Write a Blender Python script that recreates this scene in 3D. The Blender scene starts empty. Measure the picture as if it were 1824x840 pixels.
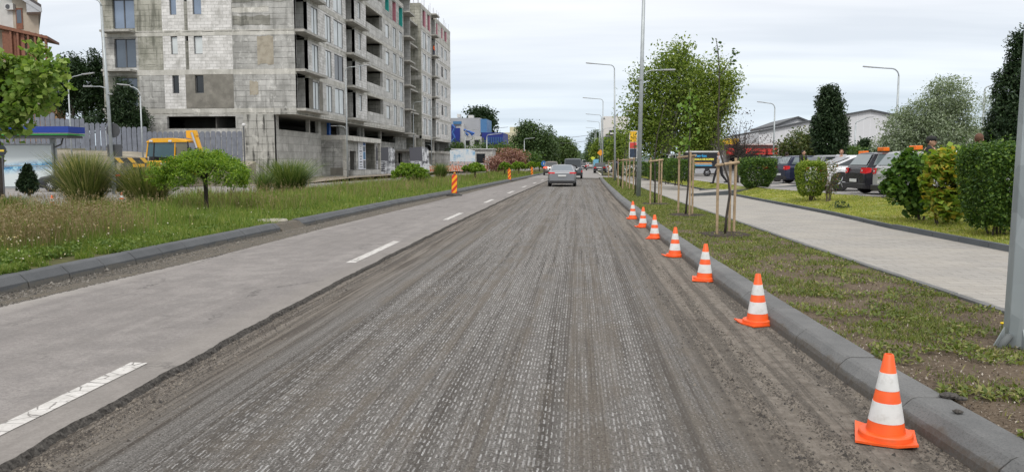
import bpy, bmesh, math, random
import numpy as np
from mathutils import Vector, Matrix

SC = bpy.context.scene
COL = SC.collection
RD = math.radians
random.seed(7)
RNG = np.random.default_rng(11)

# ------------------------------------------------------------------ camera
FPX, CAMH = 1400.0, 1.6
PITCH = math.atan((420 - 289) / FPX)
YAW = math.atan((1040 - 912) / FPX * math.cos(PITCH))
cam_d = bpy.data.cameras.new('camera')
cam = bpy.data.objects.new('camera', cam_d)
COL.objects.link(cam)
cam_d.sensor_width = 36.0
cam_d.lens = FPX / 1824 * 36.0
cam_d.clip_start = 0.05
cam_d.clip_end = 5000
cam.location = (0, 0, CAMH)
cam.rotation_euler = (math.pi / 2 - PITCH, 0, YAW)
SC.camera = cam

# ------------------------------------------------------------------ light
SUN_EL, SUN_AZ = RD(48), RD(-178)      # azimuth from +Y, clockwise; the brighter patch of cloud is behind the camera
w = bpy.data.worlds.new('World')
SC.world = w
w.use_nodes = True
nt = w.node_tree
nt.nodes.clear()
N = nt.nodes.new
L = nt.links.new
out = N('ShaderNodeOutputWorld')
bg = N('ShaderNodeBackground')
sky = N('ShaderNodeTexSky')
sky.sky_type = 'NISHITA'
sky.sun_disc = False
sky.sun_elevation = SUN_EL
sky.sun_rotation = SUN_AZ
tc = N('ShaderNodeTexCoord')
sep = N('ShaderNodeSeparateXYZ')
L(tc.outputs['Generated'], sep.inputs[0])
# cloud deck: direction projected on a plane high above, so streaks flatten towards the horizon
mz = N('ShaderNodeMath'); mz.operation = 'MAXIMUM'; mz.inputs[1].default_value = 0.0
L(sep.outputs[2], mz.inputs[0])
ad = N('ShaderNodeMath'); ad.operation = 'ADD'; ad.inputs[1].default_value = 0.12
L(mz.outputs[0], ad.inputs[0])
dx = N('ShaderNodeMath'); dx.operation = 'DIVIDE'
dy = N('ShaderNodeMath'); dy.operation = 'DIVIDE'
L(sep.outputs[0], dx.inputs[0]); L(ad.outputs[0], dx.inputs[1])
L(sep.outputs[1], dy.inputs[0]); L(ad.outputs[0], dy.inputs[1])
cmb = N('ShaderNodeCombineXYZ')
L(dx.outputs[0], cmb.inputs[0]); L(dy.outputs[0], cmb.inputs[1])
mp = N('ShaderNodeMapping'); mp.inputs['Rotation'].default_value = (0, 0, RD(8)); mp.inputs['Scale'].default_value = (0.20, 0.85, 1)
L(cmb.outputs[0], mp.inputs[0])
ns = N('ShaderNodeTexNoise'); ns.inputs['Scale'].default_value = 1.9; ns.inputs['Detail'].default_value = 5; ns.inputs['Roughness'].default_value = 0.5
L(mp.outputs[0], ns.inputs['Vector'])
cr = N('ShaderNodeValToRGB')
cr.color_ramp.elements[0].position = 0.36; cr.color_ramp.elements[0].color = (0.89, 0.91, 0.945, 1)
cr.color_ramp.elements[1].position = 0.62; cr.color_ramp.elements[1].color = (1.13, 1.125, 1.13, 1)
L(ns.outputs[0], cr.inputs[0])
# vertical: a little bluer and dimmer low down, brighter overhead (overcast sky)
vr = N('ShaderNodeValToRGB')
e = vr.color_ramp.elements
e[0].position = 0.0; e[0].color = (0.68, 0.81, 0.93, 1)
e[1].position = 0.95; e[1].color = (1.75, 1.72, 1.68, 1)
q = e.new(0.10); q.color = (0.88, 0.94, 1.0, 1)
q = e.new(0.25); q.color = (1.06, 1.05, 1.05, 1)
q = e.new(0.55); q.color = (1.32, 1.31, 1.3, 1)
L(mz.outputs[0], vr.inputs[0])
mul = N('ShaderNodeMixRGB'); mul.blend_type = 'MULTIPLY'; mul.inputs[0].default_value = 1
L(cr.outputs[0], mul.inputs[1]); L(vr.outputs[0], mul.inputs[2])
sk = N('ShaderNodeMixRGB'); sk.blend_type = 'MULTIPLY'; sk.inputs[0].default_value = 1; sk.inputs[2].default_value = (0.1, 0.1, 0.1, 1)
L(sky.outputs[0], sk.inputs[1])
mx = N('ShaderNodeMixRGB'); mx.inputs[0].default_value = 0.88
L(sk.outputs[0], mx.inputs[1]); L(mul.outputs[0], mx.inputs[2])
L(mx.outputs[0], bg.inputs[0])
bg.inputs[1].default_value = 1.0
L(bg.outputs[0], out.inputs[0])

sd = bpy.data.lights.new('sun', 'SUN')
sun = bpy.data.objects.new('sun', sd)
COL.objects.link(sun)
sd.energy = 1.6
sd.angle = RD(12)
sd.color = (1.0, 0.96, 0.90)
sv = Vector((math.sin(SUN_AZ) * math.cos(SUN_EL), math.cos(SUN_AZ) * math.cos(SUN_EL), math.sin(SUN_EL)))
sun.rotation_euler = sv.to_track_quat('Z', 'Y').to_euler()
sun.location = sv * 50

SC.view_settings.view_transform = 'Standard'
SC.view_settings.look = 'None'
SC.view_settings.gamma = 1.0
SC.view_settings.exposure = 0.0
SC.view_settings.use_curve_mapping = False
SC.render.engine = 'CYCLES'
SC.cycles.max_bounces = 6
SC.cycles.diffuse_bounces = 3
SC.cycles.glossy_bounces = 3
SC.cycles.transmission_bounces = 4
SC.cycles.transparent_max_bounces = 4

# ------------------------------------------------------------------ measuring: from a point of the ground seen under an angle to its place
cY, sY, cP, sP = math.cos(YAW), math.sin(YAW), math.cos(PITCH), math.sin(PITCH)
_f = Vector((-sY * cP, cY * cP, -sP)); _r = Vector((cY, sY, 0)); _u = _r.cross(_f)
def ray(px, py): return _f + _r * ((px - 912) / FPX) + _u * ((420 - py) / FPX)
def gp(px, py, z=0.0):
    d = ray(px, py); return Vector((0, 0, CAMH)) + d * ((z - CAMH) / d.z)
def atY(px, py, Y):
    d = ray(px, py); return Vector((0, 0, CAMH)) + d * (Y / d.y)
def atX(px, py, X):
    d = ray(px, py); return Vector((0, 0, CAMH)) + d * (X / d.x)

# ------------------------------------------------------------------ objects
def tag(o, label=None, cat=None, group=None, kind=None):
    if label: o['label'] = label
    if cat: o['category'] = cat
    if group: o['group'] = group
    if kind: o['kind'] = kind
    return o
def thing(name, label, cat, loc=(0, 0, 0), rz=0.0, group=None):
    o = bpy.data.objects.new(name, None); COL.objects.link(o)
    o.location = loc; o.rotation_euler = (0, 0, rz)
    o.empty_display_size = 0.3
    return tag(o, label, cat, group)
def copy_tree(o, parent=None):
    c = o.copy(); COL.objects.link(c)
    c.parent = parent
    for ch in list(o.children): copy_tree(ch, c)
    return c

class MB:
    """collects shapes; build() links them as one mesh object"""
    def __init__(s): s.v = []; s.f = []
    def add(s, vs, fs):
        b = len(s.v); s.v += [tuple(v) for v in vs]; s.f += [tuple(i + b for i in f) for f in fs]; return s
    def box(s, x0, x1, y0, y1, z0, z1):
        return s.add([(x0,y0,z0),(x1,y0,z0),(x1,y1,z0),(x0,y1,z0),(x0,y0,z1),(x1,y0,z1),(x1,y1,z1),(x0,y1,z1)],
                     [(0,3,2,1),(4,5,6,7),(0,1,5,4),(1,2,6,5),(2,3,7,6),(3,0,4,7)])
    def obox(s, c, sz, rz=0, rx=0, ry=0):
        M_ = Matrix.Translation(c) @ Matrix.Rotation(rz, 4, 'Z') @ Matrix.Rotation(ry, 4, 'Y') @ Matrix.Rotation(rx, 4, 'X')
        h = [x / 2 for x in sz]
        vs = [M_ @ Vector((sx*h[0], sy*h[1], sz_*h[2])) for sz_ in (-1,1) for sx, sy in ((-1,-1),(1,-1),(1,1),(-1,1))]
        return s.add(vs, [(0,3,2,1),(4,5,6,7),(0,1,5,4),(1,2,6,5),(2,3,7,6),(3,0,4,7)])
    def poly(s, pts): return s.add(pts, [tuple(range(len(pts)))])
    def loft(s, rings, caps=True, closed=True):
        n = len(rings[0]); b = len(s.v)
        for r in rings: s.v += [tuple(p) for p in r]
        for i in range(len(rings) - 1):
            for j in range(n if closed else n - 1):
                k = (j + 1) % n
                s.f.append((b+i*n+j, b+i*n+k, b+(i+1)*n+k, b+(i+1)*n+j))
        if caps:
            s.f.append(tuple(b + j for j in reversed(range(n))))
            s.f.append(tuple(b + (len(rings)-1)*n + j for j in range(n)))
        return s
    def tube(s, pts, rad, n=8, caps=True):
        pts = [Vector(p) for p in pts]
        if not hasattr(rad, '__len__'): rad = [rad] * len(pts)
        rings = []
        t0 = (pts[1] - pts[0]).normalized()
        ref = Vector((0, 0, 1)) if abs(t0.z) < 0.9 else Vector((1, 0, 0))
        a = t0.cross(ref).normalized()
        for i, p in enumerate(pts):
            t = (pts[min(i+1, len(pts)-1)] - pts[max(i-1, 0)])
            t = t.normalized() if t.length > 1e-9 else t0
            a = (a - t * a.dot(t))
            a = a.normalized() if a.length > 1e-6 else t.cross(Vector((0.3, 0.9, 0.1))).normalized()
            b = t.cross(a)
            rings.append([p + (a * math.cos(2*math.pi*k/n) + b * math.sin(2*math.pi*k/n)) * rad[i] for k in range(n)])
        return s.loft(rings, caps)
    def lathe(s, prof, n=20, c=(0, 0, 0), axis='Z'):
        rings = []
        for r, z in prof:
            rg = []
            for k in range(n):
                a = 2*math.pi*k/n
                if axis == 'Z': p = (c[0]+r*math.cos(a), c[1]+r*math.sin(a), c[2]+z)
                elif axis == 'X': p = (c[0]+z, c[1]+r*math.cos(a), c[2]+r*math.sin(a))
                else: p = (c[0]+r*math.cos(a), c[1]+z, c[2]+r*math.sin(a))
                rg.append(p)
            rings.append(rg)
        return s.loft(rings)
    def ball(s, c, r, n=10, m=7, sc=(1, 1, 1)):
        rings = []
        for i in range(1, m):
            t = math.pi * i / m
            rings.append([(c[0]+r*sc[0]*math.sin(t)*math.cos(2*math.pi*k/n), c[1]+r*sc[1]*math.sin(t)*math.sin(2*math.pi*k/n), c[2]-r*sc[2]*math.cos(t)) for k in range(n)])
        return s.loft(rings)
    def prism(s, pts, d):
        """flat outline pts (3D) pushed along vector d"""
        d = Vector(d); n = len(pts)
        a = [Vector(p) for p in pts]; b = [p + d for p in a]
        return s.add(a + b, [tuple(reversed(range(n))), tuple(range(n, 2*n))] + [(i, (i+1) % n, (i+1) % n + n, i+n) for i in range(n)])
    def build_pieces(s, name, mat, parent, world=True, gap=0.06):
        """links every group of shapes that touch one another as an object of its own"""
        par = list(range(len(s.v)))
        def fd(a):
            while par[a] != a: par[a] = par[par[a]]; a = par[a]
            return a
        for f in s.f:
            for i in f[1:]: par[fd(i)] = fd(f[0])
        isl = {}
        for i, f in enumerate(s.f): isl.setdefault(fd(f[0]), []).append(i)
        bx = []
        for k, fs in isl.items():
            vs = [s.v[i] for f in fs for i in s.f[f]]
            bx.append([[min(v[a] for v in vs) - gap for a in range(3)], [max(v[a] for v in vs) + gap for a in range(3)], fs[0:]])
        ch = True
        while ch:
            ch = False; out_ = []
            for b in bx:
                for o in out_:
                    if all(b[0][a] <= o[1][a] and o[0][a] <= b[1][a] for a in range(3)):
                        o[0] = [min(o[0][a], b[0][a]) for a in range(3)]; o[1] = [max(o[1][a], b[1][a]) for a in range(3)]; o[2] += b[2]; ch = True; break
                else: out_.append(b)
            bx = out_
        for b in bx:
            m = MB(); mp_ = {}
            for fi in b[2]:
                f = s.f[fi]
                for i in f:
                    if i not in mp_: mp_[i] = len(m.v); m.v.append(s.v[i])
                m.f.append(tuple(mp_[i] for i in f))
            m.build(name, mat, parent, world=world)
    def build(s, name, mat, parent=None, smooth=False, bevel=0, seg=2, world=False, fix=True):
        me = bpy.data.meshes.new(name)
        vs = s.v
        if parent is not None and world:
            r = parent
            while r.parent: r = r.parent
            o_ = r.location; vs = [(x-o_[0], y-o_[1], z-o_[2]) for x, y, z in vs]
        me.from_pydata(vs, [], s.f)
        if fix:
            bm = bmesh.new(); bm.from_mesh(me); bmesh.ops.recalc_face_normals(bm, faces=bm.faces); bm.to_mesh(me); bm.free()
        for m in (mat if isinstance(mat, (list, tuple)) else [mat]): me.materials.append(m)
        if smooth:
            me.polygons.foreach_set('use_smooth', [True] * len(me.polygons))
        me.update()
        o = bpy.data.objects.new(name, me); COL.objects.link(o)
        if parent is not None: o.parent = parent
        if bevel:
            md = o.modifiers.new('bevel', 'BEVEL'); md.width = bevel; md.segments = seg; md.limit_method = 'ANGLE'; md.angle_limit = RD(35)
            md.harden_normals = False
        return o

def np_mesh(name, V, Fc, mat, parent=None, smooth=False, loc=None):
    """V (n,3) float array, Fc (m,k) int array of same-size faces"""
    V = np.ascontiguousarray(V, dtype=np.float32); Fc = np.ascontiguousarray(Fc, dtype=np.int32)
    if loc is not None: V = V - np.array(loc, dtype=np.float32)
    me = bpy.data.meshes.new(name)
    k = Fc.shape[1]
    me.vertices.add(len(V)); me.vertices.foreach_set('co', V.ravel())
    me.loops.add(Fc.size); me.loops.foreach_set('vertex_index', Fc.ravel())
    me.polygons.add(len(Fc))
    me.polygons.foreach_set('loop_start', np.arange(0, Fc.size, k, dtype=np.int32))
    me.polygons.foreach_set('loop_total', np.full(len(Fc), k, dtype=np.int32))
    if smooth: me.polygons.foreach_set('use_smooth', np.ones(len(Fc), dtype=bool))
    me.materials.append(mat)
    me.update(calc_edges=True)
    o = bpy.data.objects.new(name, me); COL.objects.link(o)
    if parent is not None: o.parent = parent
    elif loc is not None: o.location = loc
    return o

# ------------------------------------------------------------------ materials
def c4(c): return (c[0], c[1], c[2], 1.0)
class Nodes:
    def __init__(s, name):
        s.m = bpy.data.materials.new(name); s.m.use_nodes = True
        s.t = s.m.node_tree; s.t.nodes.clear()
        s.out = s.t.nodes.new('ShaderNodeOutputMaterial')
        s.b = s.t.nodes.new('ShaderNodeBsdfPrincipled')
        s.l(s.b.outputs[0], s.out.inputs[0])
        s.tc = s.n('ShaderNodeTexCoord'); s.co = s.tc.outputs['Object']
    def n(s, t, **kw):
        nd = s.t.nodes.new(t)
        for k, v in kw.items(): setattr(nd, k, v)
        return nd
    def l(s, a, b): s.t.links.new(a, b)
    def setin(s, nd, key, v):
        if isinstance(v, (int, float)): nd.inputs[key].default_value = v
        elif isinstance(v, (tuple, list)): nd.inputs[key].default_value = v
        else: s.l(v, nd.inputs[key])
    def math(s, op, a, b=0.0, c=None, clamp=False):
        nd = s.n('ShaderNodeMath', operation=op, use_clamp=clamp)
        s.setin(nd, 0, a); s.setin(nd, 1, b)
        if c is not None: s.setin(nd, 2, c)
        return nd.outputs[0]
    def mapping(s, scale=(1, 1, 1), loc=(0, 0, 0), rot=(0, 0, 0), vec=None):
        nd = s.n('ShaderNodeMapping'); nd.inputs['Scale'].default_value = scale; nd.inputs['Location'].default_value = loc; nd.inputs['Rotation'].default_value = rot
        s.l(vec or s.co, nd.inputs[0]); return nd.outputs[0]
    def noise(s, scale=5, detail=4, rough=0.55, vec=None, dist=0.0):
        nd = s.n('ShaderNodeTexNoise'); nd.inputs['Scale'].default_value = scale; nd.inputs['Detail'].default_value = detail; nd.inputs['Roughness'].default_value = rough
        nd.inputs['Distortion'].default_value = dist
        s.l(vec or s.co, nd.inputs['Vector']); return nd.outputs[0]
    def voro(s, scale=5, vec=None, feature='F1', rnd=1.0, outp='Distance'):
        nd = s.n('ShaderNodeTexVoronoi', feature=feature); nd.inputs['Scale'].default_value = scale; nd.inputs['Randomness'].default_value = rnd
        s.l(vec or s.co, nd.inputs['Vector']); return nd.outputs[outp]
    def ramp(s, fac, stops):
        nd = s.n('ShaderNodeValToRGB'); el = nd.color_ramp.elements
        while len(el) < len(stops): el.new(0.5)
        for e_, (p, c) in zip(el, stops):
            e_.position = p; e_.color = c4(c) if hasattr(c, '__len__') else (c, c, c, 1)
        s.l(fac, nd.inputs[0]); return nd.outputs[0]
    def mix(s, fac, a, b, blend='MIX'):
        nd = s.n('ShaderNodeMixRGB', blend_type=blend)
        s.setin(nd, 0, fac)
        s.setin(nd, 1, c4(a) if isinstance(a, (tuple, list)) else a); s.setin(nd, 2, c4(b) if isinstance(b, (tuple, list)) else b)
        return nd.outputs[0]
    def xyz(s, vec=None):
        nd = s.n('ShaderNodeSeparateXYZ'); s.l(vec or s.co, nd.inputs[0]); return nd.outputs
    def comb(s, x, y, z=0.0):
        nd = s.n('ShaderNodeCombineXYZ'); s.setin(nd, 0, x); s.setin(nd, 1, y); s.setin(nd, 2, z); return nd.outputs[0]
    def white(s, v, dim='1D'):
        nd = s.n('ShaderNodeTexWhiteNoise', noise_dimensions=dim)
        s.l(v, nd.inputs['W' if dim == '1D' else 'Vector']); return nd.outputs[0]
    def bump(s, h, strength=0.3, dist=0.01):
        nd = s.n('ShaderNodeBump'); nd.inputs['Strength'].default_value = strength; nd.inputs['Distance'].default_value = dist
        s.l(h, nd.inputs['Height']); s.l(nd.outputs[0], s.b.inputs['Normal'])
    def done(s, col=None, rough=0.8, metal=0.0, spec=0.5, trans=None):
        if col is not None: s.setin(s.b, 'Base Color', c4(col) if isinstance(col, (tuple, list)) else col)
        s.setin(s.b, 'Roughness', rough); s.setin(s.b, 'Metallic', metal); s.b.inputs['Specular IOR Level'].default_value = spec
        return s.m
_mc = {}
def paint(name, col, rough=0.6, var=0.12, scale=6, metal=0.0, spec=0.5, bump=0.0, bscale=60, coat=0.0, dirt=None, dscale=2.0):
    if name in _mc: return _mc[name]
    n = Nodes(name)
    f = n.noise(scale, 6, 0.6)
    lo = tuple(c * (1 - var) for c in col); hi = tuple(min(1, c * (1 + var)) for c in col)
    c = n.mix(n.ramp(f, [(0.3, 0.0), (0.7, 1.0)]), lo, hi)
    if dirt:
        d = n.ramp(n.noise(dscale, 8, 0.65), [(0.52, 0.0), (0.72, 1.0)])
        c = n.mix(n.math('MULTIPLY', d, 0.6), c, dirt)
    if bump: n.bump(n.noise(bscale, 4, 0.6), bump, 0.004)
    if coat:
        n.b.inputs['Coat Weight'].default_value = coat; n.b.inputs['Coat Roughness'].default_value = 0.08
    _mc[name] = n.done(c, rough, metal, spec)
    return _mc[name]
def leafmat(name, c1, c2, c3=None, trans=0.3):
    if name in _mc: return _mc[name]
    n = Nodes(name)
    g = n.n('ShaderNodeNewGeometry')
    stops = [(0.0, c1), (0.6, c2), (1.0, c3 or c2)]
    col = n.ramp(g.outputs['Random Per Island'], stops)
    big = n.noise(0.9, 3, 0.6)
    col = n.mix(n.ramp(big, [(0.35, 0.0), (0.65, 0.35)]), col, tuple(x * 0.55 for x in c1))
    n.done(col, 0.55, 0, 0.35)
    tr = n.n('ShaderNodeBsdfTranslucent'); n.l(n.mix(1.0, col, (1.15, 1.25, 0.6), 'MULTIPLY'), tr.inputs[0])
    ms = n.n('ShaderNodeMixShader'); ms.inputs[0].default_value = trans
    n.l(n.b.outputs[0], ms.inputs[1]); n.l(tr.outputs[0], ms.inputs[2]); n.l(ms.outputs[0], n.out.inputs[0])
    _mc[name] = n.m
    return n.m
def interp(tab, y):
    return float(np.interp(y, [t[0] for t in tab], [t[1] for t in tab]))
# ================================================================== SETTING
kR = [(-6, 2.75), (1, 2.55), (4.2, 2.33), (5.65, 2.20), (8.25, 2.10), (12, 1.98), (18.5, 1.83), (34, 1.68), (60, 1.70), (78, 1.82)]      # back edge of right kerb
swN = [(-6, 4.6), (0, 4.4), (8, 4.13), (11.2, 4.02), (13.8, 3.93), (20, 3.80), (29, 3.52), (55.7, 3.2), (78, 3.1), (92, 3.1)]
swF = [(-6, 7.1), (13.4, 6.9), (17.9, 6.72), (22.6, 6.85), (36, 6.5), (66, 5.3), (92, 4.6)]
pkB = [(-6, 11.6), (12, 11.4), (20, 10.6), (28.7, 9.4), (35, 7.9), (45, 7.2), (66, 6.6), (92, 5.6)]
mL = [(-6, -2.9), (3.8, -3.0), (5.5, -3.1), (8.6, -3.2), (13, -3.27), (20, -3.34), (36, -3.36), (78, -3.0), (110, -2.8)]
gut = [(-6, -6.5), (7.9, -6.28), (12.4, -6.1), (18.2, -6.12), (31.6, -5.92), (60, -5.6), (110, -4.85)]
kL = [(-6, -6.97), (8.7, -6.93), (14.4, -6.95), (20, -6.86), (28, -6.85), (39, -6.46), (60, -6.05), (98, -5.35), (130, -4.7), (420, -3.3)]    # front foot of left kerb
medF = [(-6, -15.6), (22, -15.0), (40, -13.4), (60, -12.6), (98, -11.2), (130, -10), (420, -8)]
def Rg(a, b, st):
    n = max(1, int(round((b - a) / st))); return [a + (b - a) * i / n for i in range(n + 1)]

def strip(name, ta, tb, ys, za, zb, mat, kind='structure', thick=None, cols=1, jit=0.0):
    mb = MB(); rows = []
    for y in ys:
        xa, xb = (interp(ta, y) if isinstance(ta, list) else ta), (interp(tb, y) if isinstance(tb, list) else tb)
        row = []
        for i in range(cols + 1):
            t = i / cols
            row.append((xa + (xb - xa) * t, y, za + (zb - za) * t + (random.uniform(-jit, jit) if 0 < i < cols else 0)))
        rows.append(row)
    n = cols + 1
    vs = [p for r in rows for p in r]
    fs = [(i*n+j, i*n+j+1, (i+1)*n+j+1, (i+1)*n+j) for i in range(len(rows)-1) for j in range(cols)]
    mb.add(vs, fs)
    o = mb.build(name, mat, fix=False)
    return tag(o, kind=kind)

# ---- materials of the ground
n = Nodes('earth')
f = n.noise(0.35, 8, 0.65)
col = n.mix(f, (0.10, 0.085, 0.06), (0.17, 0.15, 0.11))
M_earth = n.done(n.mix(n.ramp(n.noise(0.06, 4), [(0.45, 0), (0.6, 1)]), col, (0.07, 0.10, 0.03)), 0.95, 0, 0.2)

# milled surface: cut in lengthwise grooves by the drum, short pale nicks in staggered rows, brown grit
n = Nodes('milled_asphalt')
x, y, z = n.xyz()
wob = n.math('MULTIPLY', n.noise(0.25, 1), 0.04)
xx = n.math('ADD', x, n.math('ADD', wob, n.math('MULTIPLY', y, 0.006)))
# lanes of the drum: 1-D bands across
band = n.noise(1.0, 4, 0.75, vec=n.comb(n.math('MULTIPLY', xx, 3.1), n.math('MULTIPLY', y, 0.035)))
fine = n.noise(1.0, 4, 0.7, vec=n.comb(n.math('MULTIPLY', xx, 26.0), n.math('MULTIPLY', y, 0.35)))
lanes = n.noise(1.0, 3, 0.6, vec=n.comb(n.math('MULTIPLY', xx, 13.0), n.math('MULTIPLY', y, 0.12), 3.0))
row = n.math('ADD', n.math('MULTIPLY', xx, 37.0), n.math('MULTIPLY', n.noise(30, 3), 0.6))
rowi = n.math('FLOOR', row)
rowf = n.math('FRACT', row)
rnd = n.white(rowi)
yy = n.math('ADD', n.math('MULTIPLY', y, 7.6), n.math('ADD', n.math('MULTIPLY', rnd, 1.6), n.math('MULTIPLY', rowi, 0.37)))
yy = n.math('ADD', yy, n.math('MULTIPLY', n.noise(5, 4), 1.6))
cell = n.white(n.comb(rowi, n.math('FLOOR', yy), 0.0), '3D')
yf = n.math('FRACT', yy)
lenm = n.math('LESS_THAN', yf, n.math('ADD', 0.30, n.math('MULTIPLY', cell, 0.42)))
wid = n.math('LESS_THAN', n.math('ABSOLUTE', n.math('SUBTRACT', rowf, 0.5)), n.math('ADD', 0.07, n.math('MULTIPLY', cell, 0.16)))
grain = n.noise(120, 4, 0.7)
speck = n.noise(62, 5, 0.85)
nick = n.math('MULTIPLY', lenm, wid)
nick = n.math('MULTIPLY', nick, n.ramp(grain, [(0.44, 0.0), (0.52, 1.0)]))
nick = n.math('MULTIPLY', nick, n.math('ADD', 0.45, n.math('MULTIPLY', n.white(n.comb(n.math('FLOOR', yy), rowi, 3.0), '3D'), 0.6), clamp=True))
side = n.math('SMOOTH_MIN', n.math('MULTIPLY', n.math('SUBTRACT', 0.95, x), 1.9), n.math('MULTIPLY', n.math('ADD', x, 2.45), 2.6), 0.2, clamp=True)   # where nicks are: the middle, not the swept margins
dens = n.math('MULTIPLY', n.ramp(n.math('ADD', n.math('MULTIPLY', band, 0.75), n.math('MULTIPLY', n.noise(0.8, 3), 0.25)), [(0.41, 0.10), (0.52, 1.0)]), n.math('ADD', n.math('MULTIPLY', side, 0.9), 0.06))
nick = n.math('MULTIPLY', n.math('MULTIPLY', nick, dens), n.ramp(n.noise(6, 5, 0.8), [(0.34, 0.35), (0.50, 1.0)]))
stone = n.ramp(n.voro(52, rnd=1.0), [(0.12, 1.0), (0.30, 0.0)])
pit = n.ramp(n.voro(64, vec=n.mapping((1, 0.8, 1), (3.3, 1.7, 0))), [(0.16, 1.0), (0.34, 0.0)])
stonesel = n.ramp(n.noise(20, 2), [(0.40, 0.1), (0.60, 0.85)])
base = n.mix(n.ramp(speck, [(0.34, 0.0), (0.62, 1.0)]), (0.024, 0.0225, 0.021), (0.245, 0.232, 0.216))
base = n.mix(n.ramp(fine, [(0.36, 0.55), (0.6, 0.0)]), base, (0.075, 0.066, 0.058))
base = n.mix(n.ramp(lanes, [(0.34, 0.8), (0.46, 0.0)]), base, (0.052, 0.045, 0.038))
base = n.mix(n.ramp(lanes, [(0.56, 0.0), (0.72, 0.45)]), base, (0.19, 0.175, 0.16))
brown = n.math('MULTIPLY', n.ramp(n.math('ADD', n.math('MULTIPLY', band, 0.7), n.math('MULTIPLY', n.noise(1.6, 5), 0.3)), [(0.43, 0.8), (0.52, 0.0)]), n.ramp(speck, [(0.3, 0.4), (0.6, 1.0)]))
base = n.mix(brown, base, (0.125, 0.106, 0.084))
base = n.mix(n.math('MULTIPLY', pit, n.ramp(n.noise(26, 2), [(0.35, 0.2), (0.55, 0.9)])), base, (0.03, 0.028, 0.026))
base = n.mix(n.math('MULTIPLY', stone, stonesel), base, (0.36, 0.345, 0.32))
# swept margin at the right kerb: pale brown dust with dark crumb lines
mr = n.math('MULTIPLY', n.math('SUBTRACT', n.math('ADD', x, n.math('MULTIPLY', n.noise(2.2, 4), 0.35)), 0.98), 3.6, clamp=True)
dust = n.mix(n.ramp(n.noise(9, 8, 0.75), [(0.35, 0), (0.65, 1)]), (0.105, 0.089, 0.072), (0.235, 0.208, 0.176))
crumb = n.noise(1.0, 4, 0.65, vec=n.comb(n.math('MULTIPLY', xx, 7.5), n.math('MULTIPLY', y, 0.16), 9.0))
dust = n.mix(n.math('MULTIPLY', n.ramp(crumb, [(0.49, 0.0), (0.56, 1.0)]), n.ramp(speck, [(0.35, 1.0), (0.62, 0.2)])), dust, (0.045, 0.038, 0.031))
base = n.mix(n.math('MULTIPLY', mr, 0.9), base, dust)
ml = n.math('MULTIPLY', n.math('SUBTRACT', -2.35, n.math('ADD', x, n.math('MULTIPLY', n.noise(2.0, 4), 0.25))), 3.2, clamp=True)
dl = n.mix(n.ramp(fine, [(0.42, 0), (0.56, 1)]), (0.060, 0.050, 0.040), (0.22, 0.198, 0.17))
dl = n.mix(n.ramp(speck, [(0.35, 0.7), (0.6, 0.0)]), dl, (0.075, 0.058, 0.045))
base = n.mix(n.math('MULTIPLY', ml, 0.85), base, dl)
streak = n.noise(1.0, 3, 0.6, vec=n.comb(n.math('MULTIPLY', xx, 37.0), n.math('MULTIPLY', y, 0.55), 7.0))
midm = n.math('ADD', n.math('MULTIPLY', side, 0.85), 0.1)
base = n.mix(n.math('MULTIPLY', n.math('MULTIPLY', n.ramp(streak, [(0.56, 0.0), (0.72, 0.30)]), n.ramp(speck, [(0.42, 0.0), (0.54, 1.0)])), midm), base, (0.40, 0.39, 0.375))
base = n.mix(n.math('MULTIPLY', n.ramp(streak, [(0.32, 0.5), (0.44, 0.0)]), midm), base, (0.035, 0.032, 0.030))
track = n.noise(1.0, 3, 0.65, vec=n.comb(n.math('MULTIPLY', xx, 5.5), n.math('MULTIPLY', y, 0.05), 21.0))
base = n.mix(n.ramp(track, [(0.36, 0.6), (0.48, 0.0)]), base, (0.060, 0.053, 0.046))
base = n.mix(n.math('MULTIPLY', nick, n.math('ADD', 0.55, n.math('MULTIPLY', n.noise(3, 4, 0.7), 0.6), clamp=True)), base, (0.56, 0.555, 0.545))
groove = n.math('ABSOLUTE', n.math('SUBTRACT', rowf, 0.5))
h = n.math('ADD', n.math('MULTIPLY', groove, 0.5), n.math('ADD', n.math('MULTIPLY', speck, 1.2), n.math('MULTIPLY', fine, 0.8)))
n.bump(h, 0.75, 0.012)
M_milled = n.done(base, 0.93, 0, 0.25)

# old worn asphalt of the left lane
n = Nodes('worn_asphalt')
x, y, z = n.xyz()
big = n.noise(1.0, 4, 0.6, vec=n.comb(n.math('MULTIPLY', x, 1.1), n.math('MULTIPLY', y, 0.16)))
b2 = n.noise(2.6, 6, 0.65)
base = n.mix(n.ramp(big, [(0.3, 0), (0.7, 1)]), (0.180, 0.164, 0.155), (0.265, 0.245, 0.230))
base = n.mix(n.ramp(b2, [(0.42, 0.6), (0.58, 0.0)]), base, (0.150, 0.138, 0.131))
sp = n.noise(75, 5, 0.8)
sp3 = n.noise(24, 6, 0.85)
long_ = n.noise(1.0, 4, 0.65, vec=n.comb(n.math('MULTIPLY', x, 5.0), n.math('MULTIPLY', y, 0.22), 5.0))
base = n.mix(n.ramp(sp3, [(0.36, 0.55), (0.50, 0.0)]), base, (0.115, 0.106, 0.10))
base = n.mix(n.ramp(sp3, [(0.52, 0.0), (0.66, 0.5)]), base, (0.30, 0.285, 0.27))
base = n.mix(n.ramp(long_, [(0.36, 0.4), (0.5, 0.0)]), base, (0.14, 0.128, 0.12))
pt = n.ramp(n.voro(55), [(0.10, 1.0), (0.26, 0.0)])
base = n.mix(n.math('MULTIPLY', pt, n.ramp(n.noise(17, 2), [(0.42, 0.0), (0.6, 0.75)])), base, (0.10, 0.095, 0.09))
base = n.mix(n.ramp(sp, [(0.34, 0.7), (0.5, 0.0)]), base, (0.125, 0.118, 0.11))
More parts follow.
